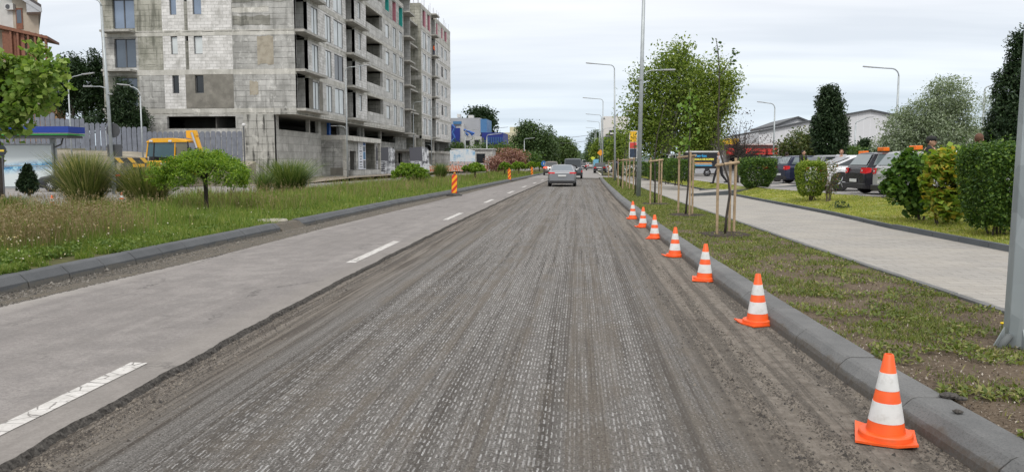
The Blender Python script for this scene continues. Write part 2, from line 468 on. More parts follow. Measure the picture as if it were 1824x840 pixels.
base = n.mix(n.ramp(sp, [(0.58, 0.0), (0.75, 0.5)]), base, (0.42, 0.40, 0.38))
st = n.noise(1.0, 5, 0.6, vec=n.comb(n.math('MULTIPLY', x, 2.0), n.math('MULTIPLY', y, 5.5)))
base = n.mix(n.math('MULTIPLY', n.ramp(st, [(0.60, 0.0), (0.70, 1.0)]), n.ramp(n.noise(14, 4), [(0.5, 0.0), (0.62, 0.65)])), base, (0.085, 0.08, 0.075))
ed = n.math('MULTIPLY', n.math('SUBTRACT', -5.75, n.math('ADD', x, n.math('MULTIPLY', n.noise(3, 3), 0.3))), 3.0, clamp=True)
base = n.mix(n.math('MULTIPLY', ed, 0.55), base, (0.30, 0.28, 0.255))
ed2 = n.math('MULTIPLY', n.math('ADD', x, n.math('ADD', 3.5, n.math('MULTIPLY', n.noise(3, 3), 0.2))), 5.0, clamp=True)
base = n.mix(n.math('MULTIPLY', ed2, 0.4), base, (0.20, 0.183, 0.162))
ck = n.voro(0.45, vec=n.mapping((1, 0.55, 1), (2.3, 0.4, 0)), feature='DISTANCE_TO_EDGE')
ck = n.math('ADD', ck, n.math('MULTIPLY', n.math('SUBTRACT', n.noise(3.5, 5, 0.75), 0.5), 0.16))
base = n.mix(n.math('MULTIPLY', n.ramp(n.math('ABSOLUTE', ck), [(0.0, 0.9), (0.010, 0.0)]), n.ramp(n.noise(0.7, 2), [(0.50, 0.0), (0.58, 1.0)])), base, (0.07, 0.065, 0.06))
n.bump(n.math('ADD', sp, b2), 0.35, 0.004)
M_lane = n.done(base, 0.85, 0, 0.35)

n = Nodes('grit')
g1 = n.noise(70, 5, 0.75); g2 = n.noise(7, 5, 0.6)
base = n.mix(n.ramp(g1, [(0.36, 0), (0.62, 1)]), (0.035, 0.031, 0.026), (0.17, 0.155, 0.13))
base = n.mix(n.ramp(g2, [(0.42, 0.0), (0.6, 0.6)]), base, (0.13, 0.11, 0.085))
n.bump(g1, 0.8, 0.012)
M_grit = n.done(base, 0.95, 0, 0.2)

n = Nodes('broken_asphalt_edge')
g1 = n.noise(45, 5, 0.75)
n.bump(g1, 0.9, 0.015)
M_edge = n.done(n.mix(n.ramp(g1, [(0.35, 0), (0.68, 1)]), (0.028, 0.026, 0.024), (0.13, 0.12, 0.108)), 0.95, 0, 0.2)

n = Nodes('road_paint')
v = n.voro(5.0, vec=n.mapping((1, 1.5, 1)), feature='DISTANCE_TO_EDGE')
v2 = n.math('ADD', v, n.math('MULTIPLY', n.math('SUBTRACT', n.noise(14, 4, 0.7), 0.5), 0.10))
crack = n.ramp(v2, [(0.012, 1.0), (0.032, 0.0)])
wear = n.ramp(n.noise(38, 5, 0.7), [(0.54, 0.0), (0.64, 0.75)])
base = n.mix(n.ramp(n.noise(9, 5), [(0.3, 0), (0.7, 1)]), (0.42, 0.405, 0.38), (0.56, 0.545, 0.52))
base = n.mix(wear, base, (0.33, 0.31, 0.29))
M_paint = n.done(n.mix(n.math('MULTIPLY', crack, 0.9), base, (0.16, 0.15, 0.14)), 0.75, 0, 0.3)

n = Nodes('soil')
g1 = n.noise(30, 8, 0.75); g2 = n.noise(2.2, 5, 0.6)
base = n.mix(n.ramp(g1, [(0.35, 0), (0.68, 1)]), (0.055, 0.040, 0.027), (0.205, 0.160, 0.115))
base = n.mix(n.ramp(g2, [(0.45, 0.0), (0.62, 0.5)]), base, (0.18, 0.14, 0.10))
x, y, z = n.xyz()
far = n.math('MULTIPLY', n.math('SUBTRACT', y, 16.0), 0.06, clamp=True)
base = n.mix(n.math('MULTIPLY', far, 0.8), base, (0.075, 0.095, 0.025))
n.bump(n.math('ADD', g1, n.math('MULTIPLY', g2, 1.5)), 0.9, 0.03)
M_soil = n.done(base, 0.95, 0, 0.15)

n = Nodes('lawn_soil')
g1 = n.noise(22, 6, 0.7); g2 = n.noise(0.9, 4, 0.6)
base = n.mix(n.ramp(g1, [(0.35, 0), (0.65, 1)]), (0.14, 0.15, 0.035), (0.36, 0.33, 0.13))
M_lawn = n.done(n.mix(n.ramp(g2, [(0.42, 0.0), (0.6, 0.6)]), base, (0.11, 0.17, 0.03)), 0.95, 0, 0.15)

n = Nodes('meadow_soil')
g1 = n.noise(12, 6, 0.7)
M_meadow = n.done(n.mix(n.ramp(g1, [(0.35, 0), (0.65, 1)]), (0.05, 0.045, 0.022), (0.105, 0.11, 0.04)), 0.95, 0, 0.15)

n = Nodes('paving')
x, y, z = n.xyz()
bk = n.n('ShaderNodeTexBrick'); bk.offset = 0.5
n.l(n.comb(x, y), bk.inputs['Vector'])
bk.inputs['Scale'].default_value = 1; bk.inputs['Brick Width'].default_value = 0.40; bk.inputs['Row Height'].default_value = 0.20
bk.inputs['Mortar Size'].default_value = 0.008; bk.inputs['Mortar Smooth'].default_value = 0.2
bk.inputs['Color1'].default_value = (0.265, 0.252, 0.232, 1); bk.inputs['Color2'].default_value = (0.325, 0.31, 0.285, 1); bk.inputs['Mortar'].default_value = (0.16, 0.15, 0.135, 1)
g1 = n.noise(60, 5, 0.8)
base = n.mix(n.ramp(g1, [(0.36, 0.7), (0.52, 0.0)]), bk.outputs[0], (0.19, 0.18, 0.16))
base = n.mix(n.ramp(g1, [(0.55, 0.0), (0.7, 0.6)]), base, (0.46, 0.44, 0.41))
base = n.mix(n.ramp(n.noise(0.8, 6, 0.65), [(0.42, 0.0), (0.62, 0.35)]), base, (0.36, 0.33, 0.28))
n.bump(g1, 0.3, 0.003)
M_pave = n.done(base, 0.88, 0, 0.3)

def kerbmat(name, c1, c2, mud):
    n = Nodes(name)
    x, y, z = n.xyz()
    g0 = n.noise(1.3, 6, 0.65); g1 = n.noise(80, 4, 0.7)
    base = n.mix(n.ramp(g0, [(0.3, 0), (0.7, 1)]), c1, c2)
    st = n.white(n.math('FLOOR', y))
    base = n.mix(n.math('MULTIPLY', st, 0.18), base, c2)
    base = n.mix(n.ramp(g1, [(0.36, 0.5), (0.5, 0.0)]), base, tuple(v * 0.55 for v in c1))
    m = n.math('SUBTRACT', n.math('ADD', 0.092, n.math('MULTIPLY', n.math('SUBTRACT', n.noise(2.4, 6, 0.7), 0.5), 0.16)), z)
    base = n.mix(n.math('MULTIPLY', n.math('MULTIPLY', m, 40, clamp=True), n.ramp(n.noise(30, 6, 0.75), [(0.35, 0.35), (0.6, 1.0)])), base, mud)
    n.bump(n.math('ADD', g0, g1), 0.35, 0.004)
    return n.done(base, 0.8, 0, 0.35)
M_kerbR = kerbmat('kerb_concrete', (0.085, 0.088, 0.089), (0.165, 0.165, 0.162), (0.085, 0.072, 0.058))
M_kerbL = kerbmat('dark_kerb_concrete', (0.065, 0.070, 0.074), (0.105, 0.11, 0.115), (0.13, 0.12, 0.10))
M_kerbS = kerbmat('slate_kerb_concrete', (0.075, 0.085, 0.092), (0.12, 0.13, 0.138), (0.12, 0.12, 0.11))

# ---- ground sheets
o = MB().poly([(-1500, -300, -0.12), (1500, -300, -0.12), (1500, 2600, -0.12), (-1500, 2600, -0.12)]).build('ground', M_earth, fix=False); tag(o, kind='structure')
strip('milled_road', [(a, b - 0.15) for a, b in mL], [(a, b - 0.1) for a, b in kR], Rg(-6, 78, 2), 0.0, 0.0, M_milled)
# left lane: a slab 5 cm higher, its right edge torn by the milling machine
ys = []
yv = -6.0
while yv < 78: ys.append(yv); yv += 0.035 if yv < 14 else (0.09 if yv < 35 else 0.35)
ys.append(78.0)
top = []; mid = []; foot = []; lft = []
ph = [random.uniform(0, 6) for _ in range(8)]
acc = 0
for yv in ys:
    acc = acc * 0.8 + random.uniform(-1, 1) * 0.006
    xx_ = interp(mL, yv) + 0.006 * math.sin(yv * 2.1 + ph[0]) + 0.006 * math.sin(yv * 5.3 + ph[1]) + acc
    top.append((xx_, yv, 0.045)); mid.append((xx_ + 0.016 + random.uniform(-0.007, 0.010), yv, 0.028)); foot.append((xx_ + 0.034 + random.uniform(-0.010, 0.018), yv, -0.004)); lft.append((interp(gut, yv), yv, 0.045))
ng = len(ys)
mb = MB(); mb.add(lft + top, [(i, i+ng, i+ng+1, i+1) for i in range(ng-1)])
tag(mb.build('left_lane', M_lane, fix=False), kind='structure')
mb = MB(); mb.add(top + mid + foot, [(i, i+ng, i+ng+1, i+1) for i in range(ng-1)] + [(i+ng, i+2*ng, i+2*ng+1, i+ng+1) for i in range(ng-1)])
tag(mb.build('lane_edge', M_edge, fix=False), kind='structure')
# road beyond the end of the milling
M_far = paint('far_asphalt', (0.225, 0.212, 0.20), 0.85, 0.12, 0.6)
strip('far_road', [(78, -5.6), (110, -5.2), (130, -4.75), (420, -3.4), (900, -3)], [(78, 1.75), (92, 1.9), (130, 2.1), (420, 2.4), (900, 2.6)], [78, 85, 92, 110, 130, 200, 420, 900], 0.05, 0.05, M_far)
tag(MB().box(-3.0, 1.75, 77.95, 78.0, -0.01, 0.05).build('milling_end_step', M_edge), kind='structure')
# gutter of grit between lane and kerb
strip('gutter', [(a, b + 0.06) for a, b in kL[:8]], [(a, b - 0.015) for a, b in gut], Rg(-6, 98, 1.0), 0.028, 0.045, M_grit, cols=6, jit=0.012)
# tyre-worn transverse joint on the left lane
tag(MB().add([(-5.98, 31.2, 0.0485), (-3.45, 30.2, 0.0485), (-3.45, 30.27, 0.0485), (-5.98, 31.28, 0.0485)], [(0, 1, 2, 3)]).build('lane_joint', paint('joint_tar', (0.11, 0.105, 0.10), 0.8), fix=False), kind='structure')
# lane dashes
dash = [(3.2, 5.72), (11.85, 15.2), (21.0, 24.0), (30.1, 32.9), (39.5, 42.5), (48.8, 51.8), (58, 61), (67.5, 70.5)]
dx_ = [(3, -3.33), (5.7, -3.43), (12, -3.60), (15, -3.66), (24, -3.75), (32, -3.80), (50, -3.78), (70, -3.6)]
for a, b in dash:
    w_ = 0.065 if a < 10 else 0.07
    mb = MB()
    pts = Rg(a, b, 0.25)
    va = [(interp(dx_, q_) - w_ - 0.01 + random.uniform(-1, 1) * 0.004, q_, 0.0490) for q_ in pts]; vb = [(interp(dx_, q_) + w_ + random.uniform(-1, 1) * 0.004, q_, 0.0490) for q_ in pts]
    mb.add(va + vb, [(i, i + len(pts), i + len(pts) + 1, i + 1) for i in range(len(pts) - 1)])
    tag(mb.build('lane_marking', M_paint, fix=False), kind='structure')
# opposite carriageway and side street on the left, building site dirt
strip('opposite_road', [(-6, -60), (50, -60), (51, -20.9), (420, -15)], [(a, b - 0.12) for a, b in medF], [-6, 10, 22, 40, 50, 51, 60, 98, 130, 420], 0.0, 0.0, M_far)
M_dirt = paint('site_dirt', (0.26, 0.225, 0.175), 0.95, 0.25, 0.8, bump=0.5, bscale=8, dirt=(0.16, 0.13, 0.09))
mb = MB(); mb.poly([(-60, 51, 0.02), (-20.8, 51, 0.02), (-20.8, 58, 0.05), (-60, 58, 0.3)]); mb.poly([(-60, 58, 0.3), (-20.8, 58, 0.05), (-19.5, 66, 0.30), (-60, 66, 0.45)]); mb.poly([(-60, 66, 0.45), (-19.5, 66, 0.30), (-18.4, 140, 0.35), (-60, 140, 0.45)])
tag(mb.build('building_site_ground', M_dirt, fix=False), kind='structure')
# right: planting strip, sidewalk, lawn bank, car park
strip('planting_strip', [(a, b - 0.02) for a, b in kR], [(a, b + 0.0) for a, b in swN], Rg(-6, 76, 0.5), 0.125, 0.13, M_soil, cols=12, jit=0.014)
strip('sidewalk', [(a, b + 0.04) for a, b in swN], swF, Rg(-6, 92, 2), 0.15, 0.15, M_pave)
strip('lawn', [(a, b + 0.08) for a, b in swF], pkB, Rg(-6, 92, 1.0), 0.16, 0.445, M_lawn, cols=10, jit=0.02)
M_park = paint('car_park_asphalt', (0.225, 0.215, 0.205), 0.88, 0.15, 1.2, bump=0.3)
strip('car_park', pkB, 95.0, [-6, 12, 20, 28.7, 35, 45, 66, 92], 0.445, 0.445, M_park)
strip('parking_edge', pkB, [(a, b + 0.12) for a, b in pkB], [-6, 12, 20, 28.7, 35, 45, 66, 92], 0.51, 0.51, paint('pale_kerb', (0.40, 0.385, 0.35), 0.85, 0.15))
strip('side_street', 1.7, 60, [76, 92], 0.035, 0.035, M_far)
strip('far_verge', 2.2, 3.6, [93, 120, 180, 400], 0.12, 0.12, M_meadow)
strip('far_sidewalk', 3.6, 9.0, [92, 400], 0.14, 0.14, M_pave)
strip('far_plain', 9.0, 300.0, [92, 400], 0.3, 0.3, M_park)
# little path with its kerbs between sidewalk and car park
pA, pB, pC, pD = gp(1232, 347, 0.2), gp(1250, 340, 0.2), gp(1400, 326, 0.47), gp(1420, 331, 0.47)
mb = MB(); mb.poly([(pA.x, pA.y, 0.20), (pD.x, pD.y, 0.475), (pC.x, pC.y, 0.475), (pB.x, pB.y + 0.6, 0.20)])
tag(mb.build('path', M_pave, fix=False), kind='structure')

# kerbs: stones about one metre long with open joints
def kerb(name, tab, y0, y1, L_, prof, mat, z=0.0, gap=0.014, wob=0.004):
    """prof: cross-section (dx from the line, z) going round; line from tab"""
    mb = MB(); yv = y0
    while yv < y1:
        e_ = min(yv + L_, y1); ox, oz = random.uniform(-wob, wob), random.uniform(-wob, wob)
        rings = []
        for q_ in (yv + gap / 2, yv + gap / 2 + 0.015, e_ - gap / 2 - 0.015, e_ - gap / 2):
            ins = 0.006 if q_ in (yv + gap / 2, e_ - gap / 2) else 0.0
            x0_ = interp(tab, q_)
            cx_ = sum(p[0] for p in prof) / len(prof)
            rings.append([(x0_ + ox + p[0] + (ins if p[0] < cx_ else -ins), q_, z + oz + p[1] - (ins if p[1] > 0.03 else 0)) for p in prof])
        mb.loft(rings)
        yv = e_
    return tag(mb.build(name, mat), kind='structure')
profR = [(-0.30, -0.05), (-0.285, 0.05), (-0.27, 0.085), (-0.215, 0.138), (-0.19, 0.150), (0.0, 0.152), (0.0, -0.05)]
kerb('right_kerb', kR, -6, 76, 1.0, profR, M_kerbR)
profL = [(-0.27, -0.05), (-0.27, 0.208), (-0.15, 0.208), (-0.11, 0.195), (-0.015, 0.11), (0.0, 0.02), (0.0, -0.05)]
kerb('median_kerb', kL, -6, 17.4, 0.8, profL, M_kerbL)
kerb('median_kerb', kL, 18.75, 130, 1.0, profL, M_kerbL)
kerb('median_kerb', kL, 130, 420, 10.0, profL, M_kerbL)
# poured patch where two stones are missing
mb = MB(); mb.loft([[(interp(kL, q_) + a_ + random.uniform(-.01, .01), q_, b_ + random.uniform(-.008, .008)) for a_, b_ in ((-0.26, -0.02), (-0.26, 0.19), (-0.10, 0.17), (0.06, 0.045), (0.2, 0.03), (0.2, -0.02))] for q_ in Rg(17.38, 18.77, 0.12)])
tag(mb.build('kerb_patch', M_grit), kind='structure')
kerb('median_far_kerb', medF, -6, 60, 2.0, [(-0.14, -0.05), (-0.14, 0.13), (0.0, 0.13), (0.0, -0.05)], paint('pale_kerb', (0.40, 0.385, 0.35), 0.85, 0.15))
kerb('sidewalk_edging', swN, -6, 76, 1.0, [(-0.045, -0.05), (-0.045, 0.158), (0.045, 0.158), (0.045, -0.05)], M_kerbR, wob=0.003)
kerb('lawn_edging', swF, -6, 17.85, 1.0, [(0.0, 0.0), (0.0, 0.25), (0.09, 0.25), (0.09, 0.0)], M_kerbS, wob=0.004)
kerb('lawn_edging', [(a, b + 0.05) for a, b in swF], 17.87, 37.2, 1.0, [(0.0, 0.0), (0.0, 0.225), (0.09, 0.225), (0.09, 0.0)], M_kerbS, wob=0.003)
kerb('lawn_edging', [(a, b + 0.05) for a, b in swF], 41.0, 92, 1.0, [(0.0, 0.0), (0.0, 0.215), (0.09, 0.215), (0.09, 0.0)], M_kerbS, wob=0.003)
def edging(p, q, z0, z1):
    p = Vector(p); q = Vector(q); d = (q - p).normalized(); s_ = Vector((-d.y, d.x, 0)) * 0.045
    mb = MB(); mb.loft([[(p + s_).to_tuple()[:2] + (z0 - 0.2,), (p + s_).to_tuple()[:2] + (z0,), (p - s_).to_tuple()[:2] + (z0,), (p - s_).to_tuple()[:2] + (z0 - 0.2,)],
                        [(q + s_).to_tuple()[:2] + (z1 - 0.2,), (q + s_).to_tuple()[:2] + (z1,), (q - s_).to_tuple()[:2] + (z1,), (q - s_).to_tuple()[:2] + (z1 - 0.2,)]])
    tag(mb.build('path_edging', M_kerbS), kind='structure')
edging(pA, pD, 0.25, 0.52); edging((pB.x, pB.y + 0.6, 0), pC, 0.25, 0.52)
kerb('island_kerb', [(92, 2.2), (400, 2.2)], 93, 400, 6.0, [(-0.3, -0.05), (-0.3, 0.17), (0, 0.17), (0, -0.05)], paint('pale_kerb', (0.40, 0.385, 0.35), 0.85, 0.15))
# kerb return where the strip ends at the side street
tag(MB().loft([[(x_, y_, -0.05), (x_, y_, 0.152), (x_, y_ + 0.28, 0.13), (x_, y_ + 0.28, -0.05)] for x_, y_ in ((1.45, 75.9), (1.8, 76.15), (3.1, 76.2))]).build('kerb_return', M_kerbR), kind='structure')
# median soil: slightly mounded
strip('median', [(a, b - 0.12) for a, b in medF], [(a, b - 0.25) for a, b in kL], Rg(-6, 60, 1.0) + [80, 98, 130, 200, 420], 0.13, 0.165, M_meadow, cols=10, jit=0.02)
# side slope and yard behind the grey fence
mb = MB(); mb.loft([[(x_, 53.6, 0.0), (x_, 53.6, z_ - 0.5), (x_, 54.6, z_), (x_, 90, z_ + 0.4), (x_, 90, 0)] for x_, z_ in ((-70, 3.1), (-46, 2.95), (-38.6, 2.5))])
tag(mb.build('raised_yard', paint('yard_earth', (0.13, 0.12, 0.07), 0.95, 0.3, 1.5), ), kind='structure')

# distant ground rise with town haze
def hill(name, pts, y, col):
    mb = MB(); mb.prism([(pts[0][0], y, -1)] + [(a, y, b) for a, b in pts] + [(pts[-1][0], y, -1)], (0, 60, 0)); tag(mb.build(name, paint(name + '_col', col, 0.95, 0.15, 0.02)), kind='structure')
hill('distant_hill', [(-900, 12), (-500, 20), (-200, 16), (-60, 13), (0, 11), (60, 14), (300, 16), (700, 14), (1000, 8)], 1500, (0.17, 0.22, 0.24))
# ================================================================== VEGETATION
def leaves_np(P, size, aspect=0.6, up=0.3, rng=RNG, droop=None):
    """rhombic leaves with a folded midrib at points P; returns V, F"""
    m = len(P)
    th = rng.uniform(0, 2*np.pi, m); ct = rng.uniform(-1, 1, m)
    d = np.stack([np.cos(th)*np.sqrt(1-ct**2), np.sin(th)*np.sqrt(1-ct**2), ct], 1)   # leaf axis
    if droop is not None: d[:, 2] -= droop; d /= np.linalg.norm(d, axis=1, keepdims=True)
    nrm = rng.normal(0, 1, (m, 3)); nrm[:, 2] = np.abs(nrm[:, 2]) + up * 2
    s = np.cross(d, nrm); s /= (np.linalg.norm(s, axis=1, keepdims=True) + 1e-6)
    nn = np.cross(s, d)
    L_ = (size * rng.uniform(0.6, 1.3, m))[:, None]; W = L_ * aspect
    a = P - d * L_ * 0.5; c = P + d * L_ * 0.5
    b = P + s * W * 0.5 + nn * L_ * 0.10; e_ = P - s * W * 0.5 + nn * L_ * 0.10
    V = np.stack([a, b, c, e_], 1).reshape(-1, 3)
    i = np.arange(m) * 4
    F_ = np.stack([i, i+1, i+2, i+3], 1)
    return V, F_
def clump_points(blobs, nclump, per, cr, rng=RNG, surf=0.55):
    """blobs: (cx,cy,cz, rx,ry,rz). clump centres biased to the outside, leaves round each"""
    B = np.array(blobs, float); wgt = (B[:, 3]*B[:, 4]*B[:, 5]) ** 0.67; wgt /= wgt.sum()
    idx = rng.choice(len(B), nclump, p=wgt)
    u = rng.normal(0, 1, (nclump, 3)); u /= np.linalg.norm(u, axis=1, keepdims=True)
    r = rng.uniform(0, 1, nclump) ** (1/3.); r = surf + (1 - surf) * r
    r *= rng.uniform(0.85, 1.08, nclump)
    Cc = B[idx, :3] + u * r[:, None] * B[idx, 3:]
    P = np.repeat(Cc, per, axis=0) + np.clip(rng.normal(0, 0.9, (nclump*per, 3)), -1.25, 1.25) * cr * np.repeat(rng.uniform(0.5, 1.25, nclump), per)[:, None]
    return P, Cc
def limb(mb, a, b, r0, r1, n=7, seg=5, wob=0.06):
    a, b = Vector(a), Vector(b); L_ = (b - a).length; pts = []
    for i in range(seg + 1):
        t = i / seg; p = a.lerp(b, t)
        if 0 < i < seg: p += Vector((random.uniform(-1, 1), random.uniform(-1, 1), random.uniform(-0.5, 0.5))) * L_ * wob
        pts.append(p)
    mb.tube(pts, [r0 + (r1 - r0) * (i / seg) ** 0.8 for i in range(seg + 1)], n)
    return pts
M_bark = paint('bark', (0.11, 0.09, 0.07), 0.95, 0.35, 14, bump=0.8, bscale=30)
M_barkg = paint('grey_bark', (0.20, 0.185, 0.16), 0.95, 0.3, 14, bump=0.6, bscale=30)
M_barkd = paint('dark_bark', (0.05, 0.042, 0.035), 0.95, 0.3, 14, bump=0.6, bscale=30)

def tree(name, label, loc, blobs, nclump, per, cr, leaf, mat, th=None, tr=0.15, bark=None, cat='tree', group=None, aspect=0.6, limbs=10, droop=None, surf=0.55, stems=1, up=0.3, rz=0):
    """blobs in coordinates from the base; trunk rises to height th and limbs go on to leaf clumps"""
    t = thing(name, label, cat, loc, rz, group)
    P, Cc = clump_points(blobs, nclump, per, cr, surf=surf)
    P[:, 2] = np.maximum(P[:, 2], 0.05)
    V, F_ = leaves_np(P, leaf, aspect, up=up, droop=droop)
    mb = MB()
    bl = np.array(blobs, float)
    top = (bl[:, 2] + bl[:, 5] * 0.55).max(); th = th if th else (bl[:, 2] - bl[:, 5] * 0.4).min()
    for k in range(stems):
        ox, oy = (0, 0) if stems == 1 else (random.uniform(-0.5, 0.5) * tr * 6, random.uniform(-0.5, 0.5) * tr * 6)
        fork = Vector((ox * 1.6 + random.uniform(-0.1, 0.1) * th, oy * 1.6, th))
        limb(mb, (ox, oy, -0.05), fork, tr * 1.15, tr * 0.75, 9, 6, 0.02)
        ci = np.random.default_rng(3 + k).choice(len(Cc), min(limbs, len(Cc)), replace=False)
        for i in ci:
            e_ = Vector(Cc[i]) * 0.93
            m_ = fork.lerp(e_, 0.45) + Vector((0, 0, 0.12 * (e_ - fork).length))
            limb(mb, fork, m_, tr * 0.5, tr * 0.25, 6, 3, 0.05); limb(mb, m_, e_, tr * 0.25, tr * 0.06, 5, 3, 0.06)
    mb.build('trunk', bark or M_bark, t, smooth=True, fix=False)
    np_mesh('crown', V, F_, mat, t)
    return t

def hedge(name, label, loc, sx, sy, h, nleaf, leaf, mat, group=None, cat='hedge', rz=0, lean=0.0, taper=0.0, base=0.12, irregular=0.12):
    """clipped shrub: leaves over a box-like volume with soft corners"""
    t = thing(name, label, cat, loc, rz, group)
    u = RNG.uniform(-1, 1, (nleaf, 3))
    # push towards the surface
    ax = RNG.integers(0, 3, nleaf); sg = np.sign(RNG.uniform(-1, 1, nleaf)); dep = 1 - np.abs(RNG.normal(0, 0.13, nleaf))
    for k in range(3):
        m_ = ax == k; u[m_, k] = sg[m_] * dep[m_]
    u[(ax == 2) & (sg < 0), 2] *= -1
    rr = (np.abs(u) ** 3.6).sum(1) ** (1/3.6)
    u = u / np.maximum(rr, 1.0)[:, None]
    bumpn = np.sin(u[:, 0]*5 + 1)*np.sin(u[:, 1]*6 + 2)*np.sin(u[:, 2]*5 + loc[0])
    u *= (1 + irregular * bumpn + irregular * 0.35 * RNG.normal(0, 1, nleaf))[:, None]
    zz = (u[:, 2] + 1) / 2
    k_ = 1 - taper * (1 - zz) ** 2
    P = np.stack([u[:, 0]*sx*k_ + lean*zz, u[:, 1]*sy*k_, base + zz * (h - base)], 1)
    ns_ = max(20, nleaf // 500); c_ = P[RNG.integers(0, nleaf, ns_)]; c_ = c_[c_[:, 2] > h * 0.45]      # stray shoots
    if len(c_):
        o_ = c_ - np.array([0, 0, h * 0.55]); o_ /= np.linalg.norm(o_, axis=1, keepdims=True) + 1e-6; o_[:, 2] += 0.9
        tt_ = np.tile(np.linspace(0.0, 1, 9), len(c_))[:, None]; ln_ = np.repeat(RNG.uniform(0.04, 0.16, len(c_)), 9)[:, None]
        P = np.concatenate([P, np.repeat(c_, 9, 0) + np.repeat(o_, 9, 0) * tt_ * ln_ + RNG.normal(0, 0.012, (len(c_)*9, 3))])
    V, F_ = leaves_np(P, leaf, 0.7)
    mb = MB()
    for k in range(6):
        a = (random.uniform(-.4, .4)*sx, random.uniform(-.4, .4)*sy, -0.05); b = (random.uniform(-.7, .7)*sx, random.uniform(-.7, .7)*sy, h * 0.85)
        limb(mb, a, b, 0.022, 0.006, 5, 4, 0.05)
    mb.build('stems', M_bark, t, smooth=True, fix=False)
    np_mesh('foliage', V, F_, mat, t)
    return t

def blades(P, hgt, wid, lean=0.35, rng=RNG, segs=2):
    """grass blades: a quad and a tip, bending over; P base points"""
    m = len(P); th = rng.uniform(0, 2*np.pi, m)
    d = np.stack([np.cos(th), np.sin(th), np.zeros(m)], 1); ph_ = rng.uniform(0, 2*np.pi, m)
    s = np.stack([np.cos(ph_), np.sin(ph_), np.zeros(m)], 1)
    ln = (hgt * rng.uniform(0.1, 1.0, m) * lean)[:, None]
    H_ = hgt[:, None]; W = wid[:, None] / 2; Z = np.array([0, 0, 1.0])
    a = P - s * W; b = P + s * W
    m1 = P + Z * H_ * 0.55 + d * ln * 0.35
    c = m1 + s * W * 0.8; e_ = m1 - s * W * 0.8
    t1 = P + Z * H_ * 0.97 + d * ln; 
    V = np.stack([a, b, c, e_, t1], 1).reshape(-1, 3)
    i = np.arange(m) * 5
    T = np.concatenate([np.stack([i, i+1, i+2], 1), np.stack([i, i+2, i+3], 1), np.stack([i+3, i+2, i+4], 1)])
    return V, T
def vnoise(x, y, s, seed=0):
    """smooth 2-D value noise for placing growth"""
    r = np.random.default_rng(seed).uniform(0, 1, (64, 64))
    u = x / s; v = y / s; i = np.floor(u).astype(int); j = np.floor(v).astype(int); fu = u - i; fv = v - j
    fu = fu*fu*(3-2*fu); fv = fv*fv*(3-2*fv)
    g = lambda a, b: r[a % 64, b % 64]
    return (g(i, j)*(1-fu) + g(i+1, j)*fu)*(1-fv) + (g(i, j+1)*(1-fu) + g(i+1, j+1)*fu)*fv

# ---- meadow of the median
G_mead = leafmat('meadow_grass', (0.085, 0.155, 0.020), (0.19, 0.275, 0.045), (0.36, 0.35, 0.12), 0.35)
G_weed = leafmat('weed_leaves', (0.065, 0.125, 0.02), (0.14, 0.22, 0.035), (0.22, 0.28, 0.06), 0.3)
G_seed = leafmat('seed_heads', (0.17, 0.14, 0.06), (0.27, 0.20, 0.11), (0.38, 0.29, 0.17), 0.25)
kLy = np.array([t[0] for t in kL]); kLx = np.array([t[1] for t in kL]); mFy = np.array([t[0] for t in medF]); mFx = np.array([t[1] for t in medF])
def median_pts(m, y0=8.0, y1=110.0, edge=0.28):
    u = RNG.uniform(0, 1, m); p = 1.25
    y = (y0**(-p) + u * (y1**(-p) - y0**(-p))) ** (-1/p)
    xr = np.interp(y, kLy, kLx) - edge; xl = np.maximum(np.interp(y, mFy, mFx), -(y * 0.80 + 1.0))
    t = RNG.uniform(0, 1, m)
    return xr + (xl - xr) * t, y, t
x_, y_, t_ = median_pts(150000)
nz = vnoise(x_, y_, 1.3, 2) * 0.6 + vnoise(x_, y_, 0.4, 5) * 0.4
dk = np.interp(y_, kLy, kLx) - x_
bare = (np.abs(y_ - 10.7) < 1.1) & (dk < 0.9) & (vnoise(x_, y_, 0.3, 9) < 0.8)
keep = ~bare & (vnoise(x_, y_, 0.5, 12) > 0.12)
x_, y_, nz, dk = x_[keep], y_[keep], nz[keep], dk[keep]
hh = (0.10 + 0.60 * nz * np.clip(dk / 3.4, 0.16, 1)) * RNG.uniform(0.55, 1.25, len(x_))
V, T = blades(np.stack([x_, y_, np.full(len(x_), 0.14)], 1), hh, 0.0045 + 0.00042 * y_, 0.55)
tag(np_mesh('meadow_grass', V, T, G_mead), kind='stuff')
x_, y_, t_ = median_pts(21000, edge=0.30)
dk = np.interp(y_, kLy, kLx) - x_; nz = vnoise(x_, y_, 1.7, 31)
k = (nz * 0.5 + RNG.uniform(0, 1, len(x_)) * 0.5 > 0.50) & (dk > 1.3) & ~((np.abs(y_ - 18) < 2) & (x_ > -10.8)); x_, y_ = x_[k], y_[k]
hh = RNG.uniform(0.36, 0.80, len(x_))
V, T = blades(np.stack([x_, y_, np.full(len(x_), 0.14)], 1), hh, 0.003 + 0.00028 * y_, 0.35)
sp_ = V.reshape(-1, 5, 3)[:, 4, :]
V2, F2 = leaves_np(np.repeat(sp_, 3, 0) - np.array([0, 0, 1]) * np.tile([0, 0.03, 0.06], len(sp_))[:, None], 0.05, 0.35)
V2[:, :] = V2
T2 = np.concatenate([F2[:, [0, 1, 2]], F2[:, [0, 2, 3]]]) + len(V)
tag(np_mesh('seeding_grass', np.concatenate([V, V2]), np.concatenate([T, T2]), G_seed), kind='stuff')
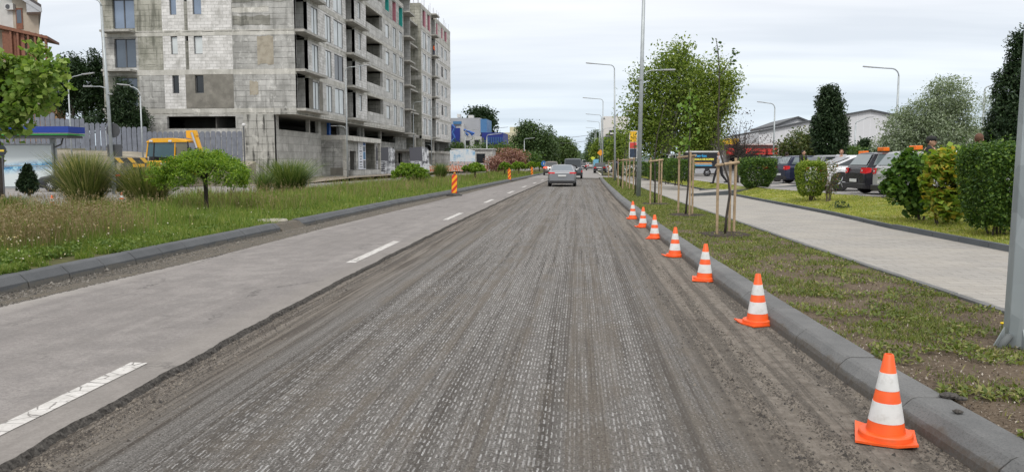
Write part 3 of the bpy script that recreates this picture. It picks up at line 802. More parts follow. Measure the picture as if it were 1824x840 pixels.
# broad weeds along the kerb
x_, y_, t_ = median_pts(26000, edge=0.27)
dk = np.interp(y_, kLy, kLx) - x_
k = (dk < 1.5 + 0.6 * vnoise(x_, y_, 1, 3)) & (vnoise(x_, y_, 0.6, 41) > 0.42) & ~((np.abs(y_ - 10.7) < 1.0) & (dk < 0.85)); x_, y_, dk = x_[k], y_[k], dk[k]
Pw = np.stack([x_, y_, 0.15 + RNG.uniform(0, 0.16, len(x_)) * np.clip(dk * 1.4, 0.25, 1.0)], 1)
Pw = np.repeat(Pw, 3, 0) + RNG.normal(0, 0.03, (len(Pw) * 3, 3)); Pw[:, 2] = np.maximum(Pw[:, 2], 0.15)
V, F_ = leaves_np(Pw, 0.055, 0.55, up=0.8)
tag(np_mesh('weeds', V, F_, G_weed), kind='stuff')
# small pale and yellow flowers
x_, y_, t_ = median_pts(650, y1=45)
Pw = np.stack([x_, y_, 0.35 + RNG.uniform(-0.1, 0.25, len(x_))], 1)
V, F_ = leaves_np(np.repeat(Pw, 2, 0), 0.026, 0.9, up=1.5)
tag(np_mesh('meadow_flowers', V, F_, leafmat('petals', (0.55, 0.5, 0.42), (0.6, 0.55, 0.45), (0.65, 0.5, 0.05), 0.2)), kind='stuff')

# ---- right planting strip: sparse creeping weeds on bare soil near, denser farther off
G_str = leafmat('strip_grass', (0.09, 0.13, 0.026), (0.18, 0.225, 0.045), (0.33, 0.29, 0.12), 0.3)
kRy = np.array([t[0] for t in kR]); kRx = np.array([t[1] for t in kR]); sNy = np.array([t[0] for t in swN]); sNx = np.array([t[1] for t in swN])
def strip_pts(m, y0=3.6, y1=76):
    u = RNG.uniform(0, 1, m); p = 1.0
    y = (y0**(-p) + u * (y1**(-p) - y0**(-p))) ** (-1/p)
    a = np.interp(y, kRy, kRx); b = np.interp(y, sNy, sNx) - 0.05
    return a + (b - a) * RNG.uniform(0, 1, m), y
x_, y_ = strip_pts(160000)
cov = vnoise(x_, y_, 0.45, 51) * 0.5 + vnoise(x_, y_, 0.13, 52) * 0.28 + vnoise(x_, y_, 0.05, 53) * 0.22
thr = np.interp(y_, [4, 8, 12, 17, 30], [0.72, 0.68, 0.61, 0.48, 0.30]) + RNG.normal(0, 0.12, len(y_))
k = cov > thr; x_, y_, cov = x_[k], y_[k], cov[k]
# tree pits stay bare
for px_, py_ in ((2.85, 16.1), (2.85, 22.0), (2.5, 27.9), (2.4, 34.9)):
    k = ((x_ - px_) / 0.45) ** 2 + ((y_ - py_) / 0.5) ** 2 > RNG.uniform(0.5, 1.1, len(x_)); x_, y_ = x_[k], y_[k]
hh = RNG.uniform(0.010, 0.042, len(x_)) + 0.0008 * y_
V, T = blades(np.stack([x_, y_, np.full(len(x_), 0.128)], 1), hh, 0.0045 + 0.00055 * y_, 1.3)
tag(np_mesh('creeping_grass', V, T, G_str), kind='stuff')
x_, y_ = strip_pts(24000, y1=40)
cov = vnoise(x_, y_, 0.3, 61); k = cov > np.interp(y_, [4, 10, 20], [0.68, 0.6, 0.5]); x_, y_ = x_[k], y_[k]
V, F_ = leaves_np(np.stack([x_, y_, 0.14 + RNG.uniform(0, 0.03, len(x_))], 1), 0.038 + 0.0008 * float(np.mean(y_)), 0.5, up=2.0)
tag(np_mesh('clover_leaves', V, F_, G_str), kind='stuff')
# dry bits, bark and crumbs lying on the soil
x_, y_ = strip_pts(9000, y1=22)
V, F_ = leaves_np(np.stack([x_, y_, np.full(len(x_), 0.139)], 1), 0.022, 0.45, up=4.0)
tag(np_mesh('dry_litter', V, F_, leafmat('litter', (0.04, 0.03, 0.022), (0.22, 0.17, 0.12), (0.5, 0.45, 0.38), 0.0)), kind='stuff')

# ---- lawn on the bank: short, yellow-green
G_lawn = leafmat('lawn_grass', (0.20, 0.26, 0.035), (0.38, 0.40, 0.075), (0.56, 0.48, 0.20), 0.35)
m = 90000
u = RNG.uniform(0, 1, m); y_ = 1 / (1/11. + u * (1/75. - 1/11.))
sFy = np.array([t[0] for t in swF]); sFx = np.array([t[1] for t in swF]); pBy = np.array([t[0] for t in pkB]); pBx = np.array([t[1] for t in pkB])
a = np.interp(y_, sFy, sFx) + 0.15; b = np.interp(y_, pBy, pBx); tt = RNG.uniform(0, 1, m); x_ = a + (b - a) * tt; z_ = 0.165 + 0.28 * tt
k = vnoise(x_, y_, 0.5, 71) * 0.6 + vnoise(x_, y_, 0.15, 72) * 0.4 > 0.33
dpx, dpy = pD.x - pA.x, pD.y - pA.y
off = (x_ - pA.x) * dpy - (y_ - pA.y) * dpx
onpath = (off < 0.05) & (off / math.hypot(dpx, dpy) > -2.4) & (x_ > pA.x - 0.5)
x_, y_, z_ = x_[k & ~onpath], y_[k & ~onpath], z_[k & ~onpath]
V, T = blades(np.stack([x_, y_, z_], 1), RNG.uniform(0.02, 0.06, len(x_)), 0.004 + 0.0006 * y_, 1.2)
tag(np_mesh('lawn_grass', V, T, G_lawn), kind='stuff')

# ---- loose crumbs of milled asphalt and grit
def crumbs(name, X, Y, Z, size, mat):
    m = len(X); Cn = np.stack([X, Y, Z], 1)
    base = np.array([[1, 0, 0], [-0.5, 0.87, 0], [-0.5, -0.87, 0], [0.1, 0.1, 0.9]])
    th = RNG.uniform(0, 6.28, m); c_, s_ = np.cos(th), np.sin(th); sz = size * RNG.lognormal(0, 0.45, m)
    B = np.repeat(base[None], m, 0) * RNG.uniform(0.7, 1.3, (m, 4, 3))
    Bx = B[:, :, 0]*c_[:, None] - B[:, :, 1]*s_[:, None]; By = B[:, :, 0]*s_[:, None] + B[:, :, 1]*c_[:, None]
    V = np.stack([Bx, By, B[:, :, 2]], 2) * sz[:, None, None] + Cn[:, None, :]
    i = np.arange(m) * 4
    T = np.concatenate([np.stack([i, i+1, i+3], 1), np.stack([i+1, i+2, i+3], 1), np.stack([i+2, i, i+3], 1)])
    tag(np_mesh(name, V.reshape(-1, 3), T, mat), kind='stuff')
M_crumb = leafmat('crumb', (0.03, 0.026, 0.022), (0.10, 0.085, 0.07), (0.24, 0.21, 0.17), 0.0)
m = 16000; y_ = 1 / (1/3.3 + RNG.uniform(0, 1, m) * (1/30. - 1/3.3))
kb = np.interp(y_, kRy, kRx) - 0.30
pick = RNG.choice(4, m, p=[0.3, 0.25, 0.25, 0.2])
x_ = np.choose(pick, [kb - np.abs(RNG.normal(0, 0.09, m)), kb - 0.55 + RNG.normal(0, 0.035, m), kb - 0.82 + RNG.normal(0, 0.04, m), kb - RNG.uniform(0.1, 1.1, m)])
crumbs('milled_crumbs', x_, y_, np.zeros(m), 0.0055, M_crumb)
m = 9000; y_ = 1 / (1/3.3 + RNG.uniform(0, 1, m) * (1/30. - 1/3.3))
x_ = np.interp(y_, [t[0] for t in mL], [t[1] for t in mL]) + 0.04 + np.abs(RNG.normal(0, 0.16, m))
crumbs('milled_crumbs', x_, y_, np.zeros(m), 0.005, M_crumb)
m = 14000; y_ = 1 / (1/7.5 + RNG.uniform(0, 1, m) * (1/60. - 1/7.5)); a = np.interp(y_, [t[0] for t in gut], [t[1] for t in gut]); b = np.interp(y_, kLy, kLx)
t_ = RNG.uniform(-0.05, 1, m) ** 1
x_ = a + (b - a) * t_; k = x_ < a + 0.15; x_, y_ = x_[k], y_[k]
crumbs('gutter_gravel', x_, y_, np.where(x_ > np.interp(y_, [t[0] for t in gut], [t[1] for t in gut]), 0.046, 0.035), 0.0075, leafmat('gravel', (0.03, 0.027, 0.022), (0.10, 0.09, 0.075), (0.27, 0.25, 0.22), 0.0))
# ================================================================== BUILDINGS
class Facade:
    """plane with origin (x,y), axis u ('x' or 'y') and outward normal; solid cells get front, back and reveals"""
    def __init__(s, axis, const, nrm):
        s.axis, s.c, s.n = axis, const, nrm
    def P(s, u, z, d=0.0):
        return (u, s.c + s.n * d, z) if s.axis == 'x' else (s.c + s.n * d, u, z)
    def wall(s, mb, u0, u1, z0, z1, holes=(), t=0.3, d=0.0):
        us = sorted({u0, u1} | {min(max(h[i], u0), u1) for h in holes for i in (0, 1)})
        zs = sorted({z0, z1} | {min(max(h[i], z0), z1) for h in holes for i in (2, 3)})
        def solid(i, j):
            if i < 0 or j < 0 or i >= len(us)-1 or j >= len(zs)-1: return False
            cu, cz = (us[i]+us[i+1])/2, (zs[j]+zs[j+1])/2
            return not any(h[0] < cu < h[1] and h[2] < cz < h[3] for h in holes)
        for i in range(len(us)-1):
            for j in range(len(zs)-1):
                if not solid(i, j): continue
                a, b, c, e_ = us[i], us[i+1], zs[j], zs[j+1]
                mb.poly([s.P(a, c, d), s.P(b, c, d), s.P(b, e_, d), s.P(a, e_, d)])
                mb.poly([s.P(a, c, d-t), s.P(b, c, d-t), s.P(b, e_, d-t), s.P(a, e_, d-t)])
                if not solid(i-1, j): mb.poly([s.P(a, c, d), s.P(a, e_, d), s.P(a, e_, d-t), s.P(a, c, d-t)])
                if not solid(i+1, j): mb.poly([s.P(b, c, d), s.P(b, e_, d), s.P(b, e_, d-t), s.P(b, c, d-t)])
                if not solid(i, j-1): mb.poly([s.P(a, c, d), s.P(b, c, d), s.P(b, c, d-t), s.P(a, c, d-t)])
                if not solid(i, j+1): mb.poly([s.P(a, e_, d), s.P(b, e_, d), s.P(b, e_, d-t), s.P(a, e_, d-t)])
    def block(s, mb, u0, u1, z0, z1, d0, d1):
        ps = [s.P(u, z, d) for d in (d0, d1) for u, z in ((u0, z0), (u1, z0), (u1, z1), (u0, z1))]
        mb.add(ps, [(0,1,2,3),(7,6,5,4),(0,4,5,1),(1,5,6,2),(2,6,7,3),(3,7,4,0)])
    def window(s, parent, u0, u1, z0, z1, frame, glass, sashes=1, d=-0.12, fw=0.055, trans=None, name='window'):
        mb = MB()
        s.block(mb, u0, u0+fw, z0, z1, d-0.06, d); s.block(mb, u1-fw, u1, z0, z1, d-0.06, d)
        s.block(mb, u0+fw, u1-fw, z0, z0+fw, d-0.06, d); s.block(mb, u0+fw, u1-fw, z1-fw, z1, d-0.06, d)
        for k in range(1, sashes):
            uc = u0 + (u1-u0)*k/sashes; s.block(mb, uc-fw*0.8, uc+fw*0.8, z0+fw, z1-fw, d-0.055, d+0.005)
        if trans: s.block(mb, u0+fw, u1-fw, trans-0.03, trans+0.03, d-0.055, d+0.003)
        o = mb.build(name, frame, parent, world=True)
        g = MB(); s.block(g, u0+fw, u1-fw, z0+fw, z1-fw, d-0.04, d-0.025)
        g.build('pane', glass, o, world=True)
        return o

def concrete(name, c1, c2, stain, board=0.42, streak=0.5, patch=None, edge=0.0):
    n = Nodes(name)
    x, y, z = n.xyz()
    u = n.math('ADD', x, y)
    big = n.noise(0.55, 8, 0.65)
    base = n.mix(n.ramp(big, [(0.41, 0), (0.59, 1)]), c1, c2)
    bz = n.math('DIVIDE', n.math('ADD', z, n.math('MULTIPLY', n.noise(1.2, 2), 0.05)), board)
    base = n.mix(n.math('MULTIPLY', n.white(n.math('FLOOR', bz)), 0.35), base, tuple(v * 0.72 for v in c1))
    line = n.math('LESS_THAN', n.math('FRACT', bz), 0.085)
    base = n.mix(n.math('MULTIPLY', line, n.ramp(n.noise(1.5, 4), [(0.38, 0.15), (0.58, 0.85)])), base, tuple(v * 0.32 for v in c1))
    vj = n.math('MULTIPLY', n.math('LESS_THAN', n.math('FRACT', n.math('DIVIDE', u, 2.5)), 0.008), n.ramp(n.noise(0.7, 2), [(0.45, 0.0), (0.55, 1.0)]))
    base = n.mix(n.math('MULTIPLY', vj, 0.5), base, tuple(v * 0.45 for v in c1))
    sv_ = n.noise(1.0, 5, 0.65, vec=n.comb(n.math('MULTIPLY', u, 2.6), n.math('MULTIPLY', z, 0.28)))
    base = n.mix(n.math('MULTIPLY', n.ramp(sv_, [(0.50, 0.0), (0.64, 1.0)]), streak), base, stain)
    blot = n.noise(1.3, 7, 0.7)
    base = n.mix(n.ramp(blot, [(0.54, 0.0), (0.64, 0.55)]), base, patch or tuple(min(1, v * 1.35) for v in c2))
    gr = n.noise(14, 5, 0.7)
    base = n.mix(n.ramp(gr, [(0.3, 0.35), (0.5, 0.0)]), base, tuple(v * 0.5 for v in c1))
    n.bump(n.math('ADD', gr, n.math('MULTIPLY', line, -1.5)), 0.5, 0.02)
    return n.done(base, 0.92, 0, 0.2)
C_board = concrete('board_concrete', (0.32, 0.318, 0.30), (0.53, 0.525, 0.50), (0.14, 0.14, 0.128), streak=0.5)
C_green = concrete('mossy_concrete', (0.27, 0.27, 0.225), (0.46, 0.45, 0.39), (0.11, 0.112, 0.09), streak=0.75, patch=(0.46, 0.45, 0.40))
C_beam = concrete('beam_concrete', (0.45, 0.44, 0.395), (0.60, 0.585, 0.54), (0.22, 0.215, 0.185), board=0.9, streak=0.3)
C_dark = concrete('dark_concrete', (0.20, 0.197, 0.17), (0.31, 0.305, 0.27), (0.07, 0.07, 0.058), streak=0.6)  # darker concrete for the recess backs and the dark front patches
C_stain = concrete('stained_concrete', (0.38, 0.375, 0.345), (0.50, 0.49, 0.45), (0.05, 0.05, 0.045), streak=1.0, board=0.6)
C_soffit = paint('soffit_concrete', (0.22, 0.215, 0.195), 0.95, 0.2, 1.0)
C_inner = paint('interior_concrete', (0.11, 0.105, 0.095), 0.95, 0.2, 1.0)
C_slab = paint('slab_concrete', (0.36, 0.35, 0.32), 0.92, 0.25, 2.2, dirt=(0.14, 0.135, 0.12), bump=0.3)
def blockmat(name, c1, c2, mortar, bw=0.6, bh=0.25, dirt=(0.24, 0.235, 0.21), off=0.5):
    n = Nodes(name)
    x, y, z = n.xyz()
    bk = n.n('ShaderNodeTexBrick'); bk.offset = off
    n.l(n.comb(n.math('ADD', x, y), z), bk.inputs['Vector'])
    bk.inputs['Scale'].default_value = 1; bk.inputs['Brick Width'].default_value = bw; bk.inputs['Row Height'].default_value = bh
    bk.inputs['Mortar Size'].default_value = 0.011; bk.inputs['Mortar Smooth'].default_value = 0.3
    bk.inputs['Color1'].default_value = c4(c1); bk.inputs['Color2'].default_value = c4(c2); bk.inputs['Mortar'].default_value = c4(mortar)
    base = n.mix(n.ramp(n.noise(1.1, 7, 0.7), [(0.46, 0.0), (0.66, 0.6)]), bk.outputs[0], dirt)
    base = n.mix(n.ramp(n.noise(9, 5, 0.7), [(0.3, 0.3), (0.48, 0.0)]), base, tuple(v * 0.6 for v in c1))
    n.bump(bk.outputs[1], -0.3, 0.01)
    return n.done(base, 0.93, 0, 0.2)
C_aac = blockmat('aerated_blocks', (0.60, 0.59, 0.57), (0.74, 0.73, 0.71), (0.30, 0.29, 0.27))
C_gas = blockmat('weathered_blocks', (0.47, 0.465, 0.445), (0.60, 0.595, 0.57), (0.26, 0.25, 0.23), 0.75, 0.5)
C_panel = blockmat('panel_cast_concrete', (0.40, 0.395, 0.37), (0.54, 0.53, 0.50), (0.13, 0.125, 0.11), 1.15, 0.62, (0.24, 0.235, 0.215), 0.15)
C_plas = paint('patched_render', (0.19, 0.18, 0.155), 0.95, 0.25, 1.4, dirt=(0.34, 0.32, 0.28), dscale=1.2)
W_frame = paint('grey_window_frame', (0.075, 0.078, 0.085), 0.45, 0.1)
W_white = paint('white_window_frame', (0.55, 0.55, 0.54), 0.5, 0.1)
def glassm(name, col, rough=0.08, metal=0.0, spec=0.8):
    n = Nodes(name)
    c = n.mix(n.ramp(n.noise(0.7, 3), [(0.4, 0), (0.6, 1)]), tuple(v * 0.85 for v in col), col)
    return n.done(c, rough, metal, spec)
W_glass = glassm('window_glass', (0.10, 0.125, 0.155), 0.05, 0.35, 1.0)
W_film = glassm('sky_filmed_glass', (0.62, 0.66, 0.66), 0.3, 0.05, 0.6)  # pale sky reflection is put into the film colour
W_skyfilmb = glassm('blue_sky_filmed_glass', (0.23, 0.29, 0.38), 0.15, 0.35, 0.9)  # bluish sky reflection is put into this pane colour
W_dark = glassm('dark_glass', (0.012, 0.014, 0.016), 0.06, 0, 0.7)
R_teal = paint('teal_board', (0.03, 0.36, 0.32), 0.7); R_pink = paint('pink_board', (0.48, 0.20, 0.24), 0.7); R_blue = paint('blue_board', (0.015, 0.11, 0.42), 0.6)

bld = thing('apartment_building', 'unfinished grey concrete and block apartment building with open balconies beyond the median', 'building', (-22.3, 60, 0.0))
XF, YF, XL = -22.3, 60.0, -38.0
FR = Facade('x', YF, -1); SD = Facade('y', XF, 1)
lv = [5.8 + 3.02 * k for k in range(6)]         # slab tops of the near block
m_board, m_green, m_beam, m_aac, m_plas, m_gas, m_slab, m_stain, m_dark, m_sof, m_inner, m_panel = (MB() for _ in range(12))
# --- front facade (faces the camera)
for k in range(5):
    z0, z1 = lv[k], lv[k+1] - 0.42
    FR.wall(m_beam, XL + 0.0, XF, z1, lv[k+1], t=0.35, d=0.012)
    fw_ = (-37.0, -35.2, z0 + 0.2, z0 + 2.45)
    FR.wall(m_board if k % 2 else m_green, XL, -35.0, z0, z1, holes=[fw_], d=-0.03)
    FR.wall([m_board, m_green, m_green, m_board, m_green][k], -35.0, -32.95, z0, z1, d=0.0)
    wins = [(-32.3, -31.75, z0 + 1.2, z0 + 2.58), (-30.42, -29.72, z0 + 1.2, z0 + 2.58)]
    slot = (-31.12, -30.86, z0 + 2.2, z0 + 2.62)
    if k == 0:
        FR.wall(m_aac, -32.95, -31.2, z0, z1, holes=wins[:1], d=-0.008); FR.wall(m_plas, -31.2, -27.3, z0 + 0.02, z1 + 0.05, holes=wins[1:], d=0.02)
    else:
        FR.wall(m_aac, -32.95, -27.3, z0, z1, holes=wins + [slot], d=-0.008)
        FR.wall(m_dark, -31.12, -30.86, z0, z0 + 2.2, t=0.2, d=0.004)
    FR.wall([m_board, m_board, m_board, m_green, m_green][k], -27.3, XF, z0, z1, d=0.006)
    op = wins if k else wins
    for i, w_ in enumerate(op):
        if k == 0:
            mb = MB(); FR.block(mb, w_[0], w_[0]+0.06, w_[2], w_[3], -0.22, -0.16); FR.block(mb, w_[1]-0.06, w_[1], w_[2], w_[3], -0.22, -0.16); FR.block(mb, w_[0]+0.06, w_[1]-0.06, w_[2], w_[2]+0.06, -0.22, -0.16)
            fr = mb.build('window', W_frame, bld, world=True)
            g = MB(); FR.block(g, w_[0]+0.06, w_[1]-0.06, w_[2]+0.06, w_[3], -0.20, -0.19); g.build('pane', W_dark, fr, world=True)
        else: FR.window(bld, *w_, W_frame, W_skyfilmb if k > 1 else W_film, 1, d=-0.14, fw=0.05)
    FR.window(bld, *fw_, W_frame, W_skyfilmb if k >= 2 else W_glass, 2, d=-0.2, fw=0.06)
    mb = MB(); FR.block(mb, -37.55, -35.15, z0 - 0.16, z0, 0.0, 0.95)
    mb.build('balcony_slab', C_slab, bld, world=True, bevel=0.01)
# small vent pipe and lamp on the rendered patch
# lower level front
FR.wall(m_beam, XL, XF, 5.32, 5.8, t=0.35, d=0.012)
FR.wall(m_board, XL, -24.1, 0.0, 5.32, holes=[(-32.86, -27.23, 4.25, 5.2)], d=0.0)
m2 = MB(); FR.wall(m2, -26.6, -24.1, 0.3, 5.31, t=0.1, d=0.022); m2.build('stained_panel', C_stain, bld, world=True)
FR.wall(m_stain, -24.1, XF, 5.32, 5.79, t=0.02, d=0.03)
m_inner.box(-33.5, -26.5, 64.0, 64.1, 3.2, 5.3); m_inner.box(-33.5, -26.5, 60.35, 64, 3.2, 3.3)
tag_l = MB().tube([(-27.2, 59.97, 5.0), (-27.2, 59.6, 5.0)], 0.03, 6)
# --- side facade (along the road), near block 60..97.3
segs_k = []
for k in range(5):
    z0, z1, zt = lv[k], lv[k+1] - 0.42, lv[k+1]
    h0, h1 = z0 + 0.18, z0 + 2.45
    SD.wall(m_beam, 62.9, 73.4, z1, zt, t=0.3, d=0.02)
    SD.wall(m_beam, 76.2, 80.3, z1, zt, t=0.3, d=0.02)
    SD.wall(m_beam, 86.8, 97.3, z1, zt, t=0.3, d=0.02)
    SD.wall(m_beam, 80.3, 86.8, zt - 0.32, zt, t=0.25, d=0.05)
    SD.wall(m_board, 60.0, 60.35, z0, z1, t=1.9, d=0.0)
    A, B, C_ = (63.9, 65.45, h0, h1), (67.3, 68.9, h0, h1), (69.7, 72.4, h0, h1)
    SD.wall(m_aac if k else m_gas, 62.9, 73.4, z0, z1, holes=[A, B, C_], d=0.0)
    if k == 0: SD.wall(m_plas, 62.9, 63.85, z0, z1, t=0.1, d=0.03); SD.wall(m_plas, 65.5, 66.3, z0, z1, t=0.1, d=0.03)
    W1 = (77.5, 78.3, z0 + 0.9, h1)
    SD.wall(m_aac, 76.2, 80.3, z0, z1, holes=[W1], d=0.0)
    D, E_, Fw = (88.3, 89.9, z0 + 0.75, z0 + 2.2), (91.7, 93.3, h0, h1), (94.9, 96.7, h0, h1)
    SD.wall(m_gas if k < 4 else m_board, 86.8, 97.3, z0, z1, holes=[D, E_, Fw], d=0.0)
    for w_, sa in ((A, 2), (B, 2), (C_, 2), (W1, 1)):
        g = W_dark if (w_ is C_ and k in (1,)) else W_film
        SD.window(bld, *w_, W_frame, g, sa, d=-0.05)
    if k < 4:
        for w_, sa in ((D, 1), (E_, 2), (Fw, 2)): SD.window(bld, *w_, W_frame, W_film, sa, d=-0.06)
    else:
        for w_, mt_ in ((D, R_teal), (E_, R_pink), (Fw, R_teal)):
            mb = MB(); SD.block(mb, w_[1]-0.05, w_[1], w_[2], w_[3], -0.5, 0.03); SD.block(mb, w_[1]-0.62, w_[1]-0.05, w_[2], w_[3], -0.5, -0.45)
            mb.build('window_board', mt_, bld, world=True)
    # stepped recesses with balcony slabs: Y 60.35-62.9 and 73.4-76.2
    for ya, yb, ye in ((60.35, 62.9, 65.6), (73.4, 76.2, 78.9)):
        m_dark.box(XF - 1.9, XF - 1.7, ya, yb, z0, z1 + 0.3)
        mb = MB(); mb.prism([(XF - 1.85, ya - 0.3, z0 - 0.2), (XF + 0.75, ya - 0.3, z0 - 0.2), (XF + 0.75, ye, z0 - 0.2), (XF + 0.0, ye, z0 - 0.2), (XF + 0.0, yb + 0.003, z0 - 0.2), (XF - 1.85, yb + 0.003, z0 - 0.2)], (0, 0, 0.2))
        mb.build('balcony_slab', C_slab, bld, world=True)
        m_gas.box(XF - 1.7, XF - 0.001, yb, yb + 0.2, z0, z1)           # end wall of the recess, facing the camera
        m_inner.box(XF - 1.69, XF - 1.15, yb - 0.03, yb - 0.003, z0, z0 + 2.2)  # dark panel painting in the unlit doorway opening
    # loggia 80.3-86.8
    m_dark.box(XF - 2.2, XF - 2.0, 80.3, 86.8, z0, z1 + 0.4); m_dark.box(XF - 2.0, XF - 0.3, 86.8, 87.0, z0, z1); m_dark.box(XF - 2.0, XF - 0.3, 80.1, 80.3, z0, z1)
    mb = MB(); SD.block(mb, 80.32, 86.78, z0 + 0.0, z0 + 1.05, -0.2, 0.06)
    mb.build('loggia_parapet', C_gas, bld, world=True)
    # floor plates
    m_slab.box(XL + 0.4, XF - 0.35, 60.4, 97.0, z0 - 0.2, z0)
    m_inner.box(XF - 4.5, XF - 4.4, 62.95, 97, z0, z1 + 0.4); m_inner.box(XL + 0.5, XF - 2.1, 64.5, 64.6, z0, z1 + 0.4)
for ya, yb, ye in ((60.35, 62.9, 65.6), (73.4, 76.2, 78.9)):
    mb = MB(); mb.box(XF - 1.85, XF + 0.75, ya - 0.3, yb, lv[5] - 0.2, lv[5] - 0.003); mb.build('balcony_slab', C_slab, bld, world=True)
mb = MB(); mb.box(XL, XF - 0.31, 60.36, 97.3, lv[5] - 0.19, lv[5] + 0.02); mb.build('roof', C_slab, bld, world=True)
# roof edge clutter
mb = MB()
for k in range(40):
    yy_ = 78 + random.random() * 19; mb.tube([(XF - 0.3 - random.random()*2, yy_, lv[5]), (XF - 0.3 - random.random() * 2, yy_ + 0.1, lv[5] + random.uniform(0.5, 1.1))], 0.015, 4)
mb.build('roof_rebar', paint('rusty_steel', (0.09, 0.05, 0.035), 0.9, 0.3), bld, world=True)
# --- gap with balconies, middle block, second gap, end block
lw = [5.3 + 2.97 * k for k in range(7)]
MD = Facade('x', 107.6, -1)
MD.wall(m_green, -27, XF, 2.9, 6.3, d=0.0); MD.wall(m_green, -27, XF, 6.3, 12.8, d=0.0); MD.wall(m_beam, -27, XF, 12.85, 13.4, t=0.3, d=0.02); MD.wall(m_green, -27, XF, 12.8, lw[6], d=0.0)
for k in range(6):
    z0, z1, zt = lw[k], lw[k+1] - 0.38, lw[k+1]
    m_gas.box(XF - 2.8, XF - 2.6, 97.3, 107.6, z0, zt)
    if k < 6:
        mb = MB(); mb.box(XF - 2.6, XF + 0.75, 97.32, 100.6, z0 - 0.18, z0); mb.build('balcony_slab', C_slab, bld, world=True)
        m_gas.box(XF - 2.59, XF + 0.1, 100.4, 100.6, z0, zt - 0.18)
    SD.wall(m_beam, 107.9, 115.2, z1, zt, t=0.3, d=0.02); SD.wall(m_beam, 118.3, 131.6, z1, zt, t=0.3, d=0.02)
    G_, H_ = (109.0, 111.2, z0 + 0.18, z0 + 2.4), (112.4, 114.5, z0 + 0.18, z0 + 2.4)
    SD.wall(m_aac if k < 5 else m_beam, 107.9, 115.2, z0, z1, holes=[G_, H_], d=0.0)
    I_, J_, K_ = (118.9, 120.3, z0 + 0.5, z0 + 2.3), (123.2, 124.6, z0 + 0.7, z0 + 2.3), (126.0, 128.2, z0 + 0.7, z0 + 2.3)
    SD.wall(m_aac if k < 5 else m_beam, 118.3, 131.6, z0, z1, holes=[I_, J_, K_], d=0.0)
    for w_ in (G_, H_, I_, J_, K_):
        if k < 5: SD.window(bld, *w_, W_frame, W_dark if (w_ is J_ and k % 2) else W_film, 2, d=-0.06)
        else:
            mb = MB(); SD.block(mb, w_[1]-0.7, w_[1], w_[2], w_[3], -0.5, -0.02); mb.build('window_board', R_pink, bld, world=True)
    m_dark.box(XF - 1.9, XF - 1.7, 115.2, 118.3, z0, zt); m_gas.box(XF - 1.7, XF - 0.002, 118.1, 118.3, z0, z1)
    mb = MB(); mb.box(XF - 1.7, XF + 0.75, 115.22, 118.0, z0 - 0.18, z0); mb.build('balcony_slab', C_slab, bld, world=True)
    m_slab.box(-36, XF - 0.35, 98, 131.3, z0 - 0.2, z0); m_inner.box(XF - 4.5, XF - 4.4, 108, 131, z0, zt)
mb = MB(); mb.box(XF - 2.6, XF + 0.75, 97.32, 100.6, lw[6] - 0.9, lw[6] - 0.72); mb.build('balcony_slab', C_slab, bld, world=True)
mb = MB(); mb.box(XF - 1.7, XF + 0.75, 115.22, 118.0, lw[6] - 0.18, lw[6]+0.0); mb.build('balcony_slab', C_slab, bld, world=True)
mb = MB(); mb.box(-37, XF - 0.31, 107.91, 131.6, lw[6] - 0.19, lw[6] + 0.02); mb.box(-37, XF - 2.81, 97.31, 107.59, lw[6] - 1, lw[6] - 0.8); mb.build('roof', C_slab, bld, world=True)
mb = MB()
for k in range(34):
    px_ = random.uniform(-27, XF - 0.1) if k < 18 else XF - 0.15; py_ = 107.8 if k < 18 else random.uniform(108, 131)
    mb.tube([(px_, py_, lw[6]), (px_ + random.uniform(-.1, .1), py_, lw[6] + random.uniform(0.7, 1.5))], 0.014, 4)
mb.build('roof_rebar', paint('rusty_steel', (0.09, 0.05, 0.035), 0.9), bld, world=True)
# --- lower level along the road, set back under the overhang
XB = -24.1
LB = Facade('y', XB, 1)
LB.wall(m_panel, 60.0, 71.0, 0.0, 5.3, holes=[(60.9, 67.8, 4.2, 5.3), (68.1, 70.3, 4.2, 5.3)], d=0.0)
LB.wall(m_gas, 76.5, 79.6, 3.9, 5.3, d=0.0); LB.wall(m_plas, 71.0, 72.6, 3.9, 5.3, d=0.0)
LB.wall(m_board, 83.6, 104, 0.0, 5.3, holes=[(83.9, 84.9, 4.05, 5.3), (85.4, 92.4, 4.05, 5.3), (92.8, 99.8, 4.05, 5.3), (96.6, 100.3, 1.5, 2.8), (101.2, 103.6, 1.5, 2.8)], d=0.0)
mb = MB(); LB.block(mb, 73.0, 73.5, 3.9, 5.3, -0.4, 0.1); mb.build('blue_panel', R_blue, bld, world=True)
LB.wall(m_board, 104, 131.6, 0.0, 4.9, holes=[(106, 109, 3.4, 4.9), (110, 116, 3.4, 4.9), (119, 129, 3.3, 4.7)], d=0.0)
for yy_ in (103.9, 109.6, 117): m_beam.box(XF - 0.4, XF - 0.1, yy_, yy_ + 0.3, 0.2, 4.9)
m_beam.box(XB + 0.02, XF - 0.02, 99.9, 117.5, 3.0, 3.25)
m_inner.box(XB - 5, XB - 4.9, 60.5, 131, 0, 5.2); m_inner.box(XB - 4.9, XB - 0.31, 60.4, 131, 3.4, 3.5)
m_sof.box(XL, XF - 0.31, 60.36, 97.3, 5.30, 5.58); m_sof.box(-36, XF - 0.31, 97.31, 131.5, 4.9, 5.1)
SD.wall(m_beam, 60.0, 97.3, 5.30, 5.8, t=0.3, d=0.015); SD.wall(m_beam, 107.6, 131.6, 4.85, 5.3, t=0.3, d=0.015)
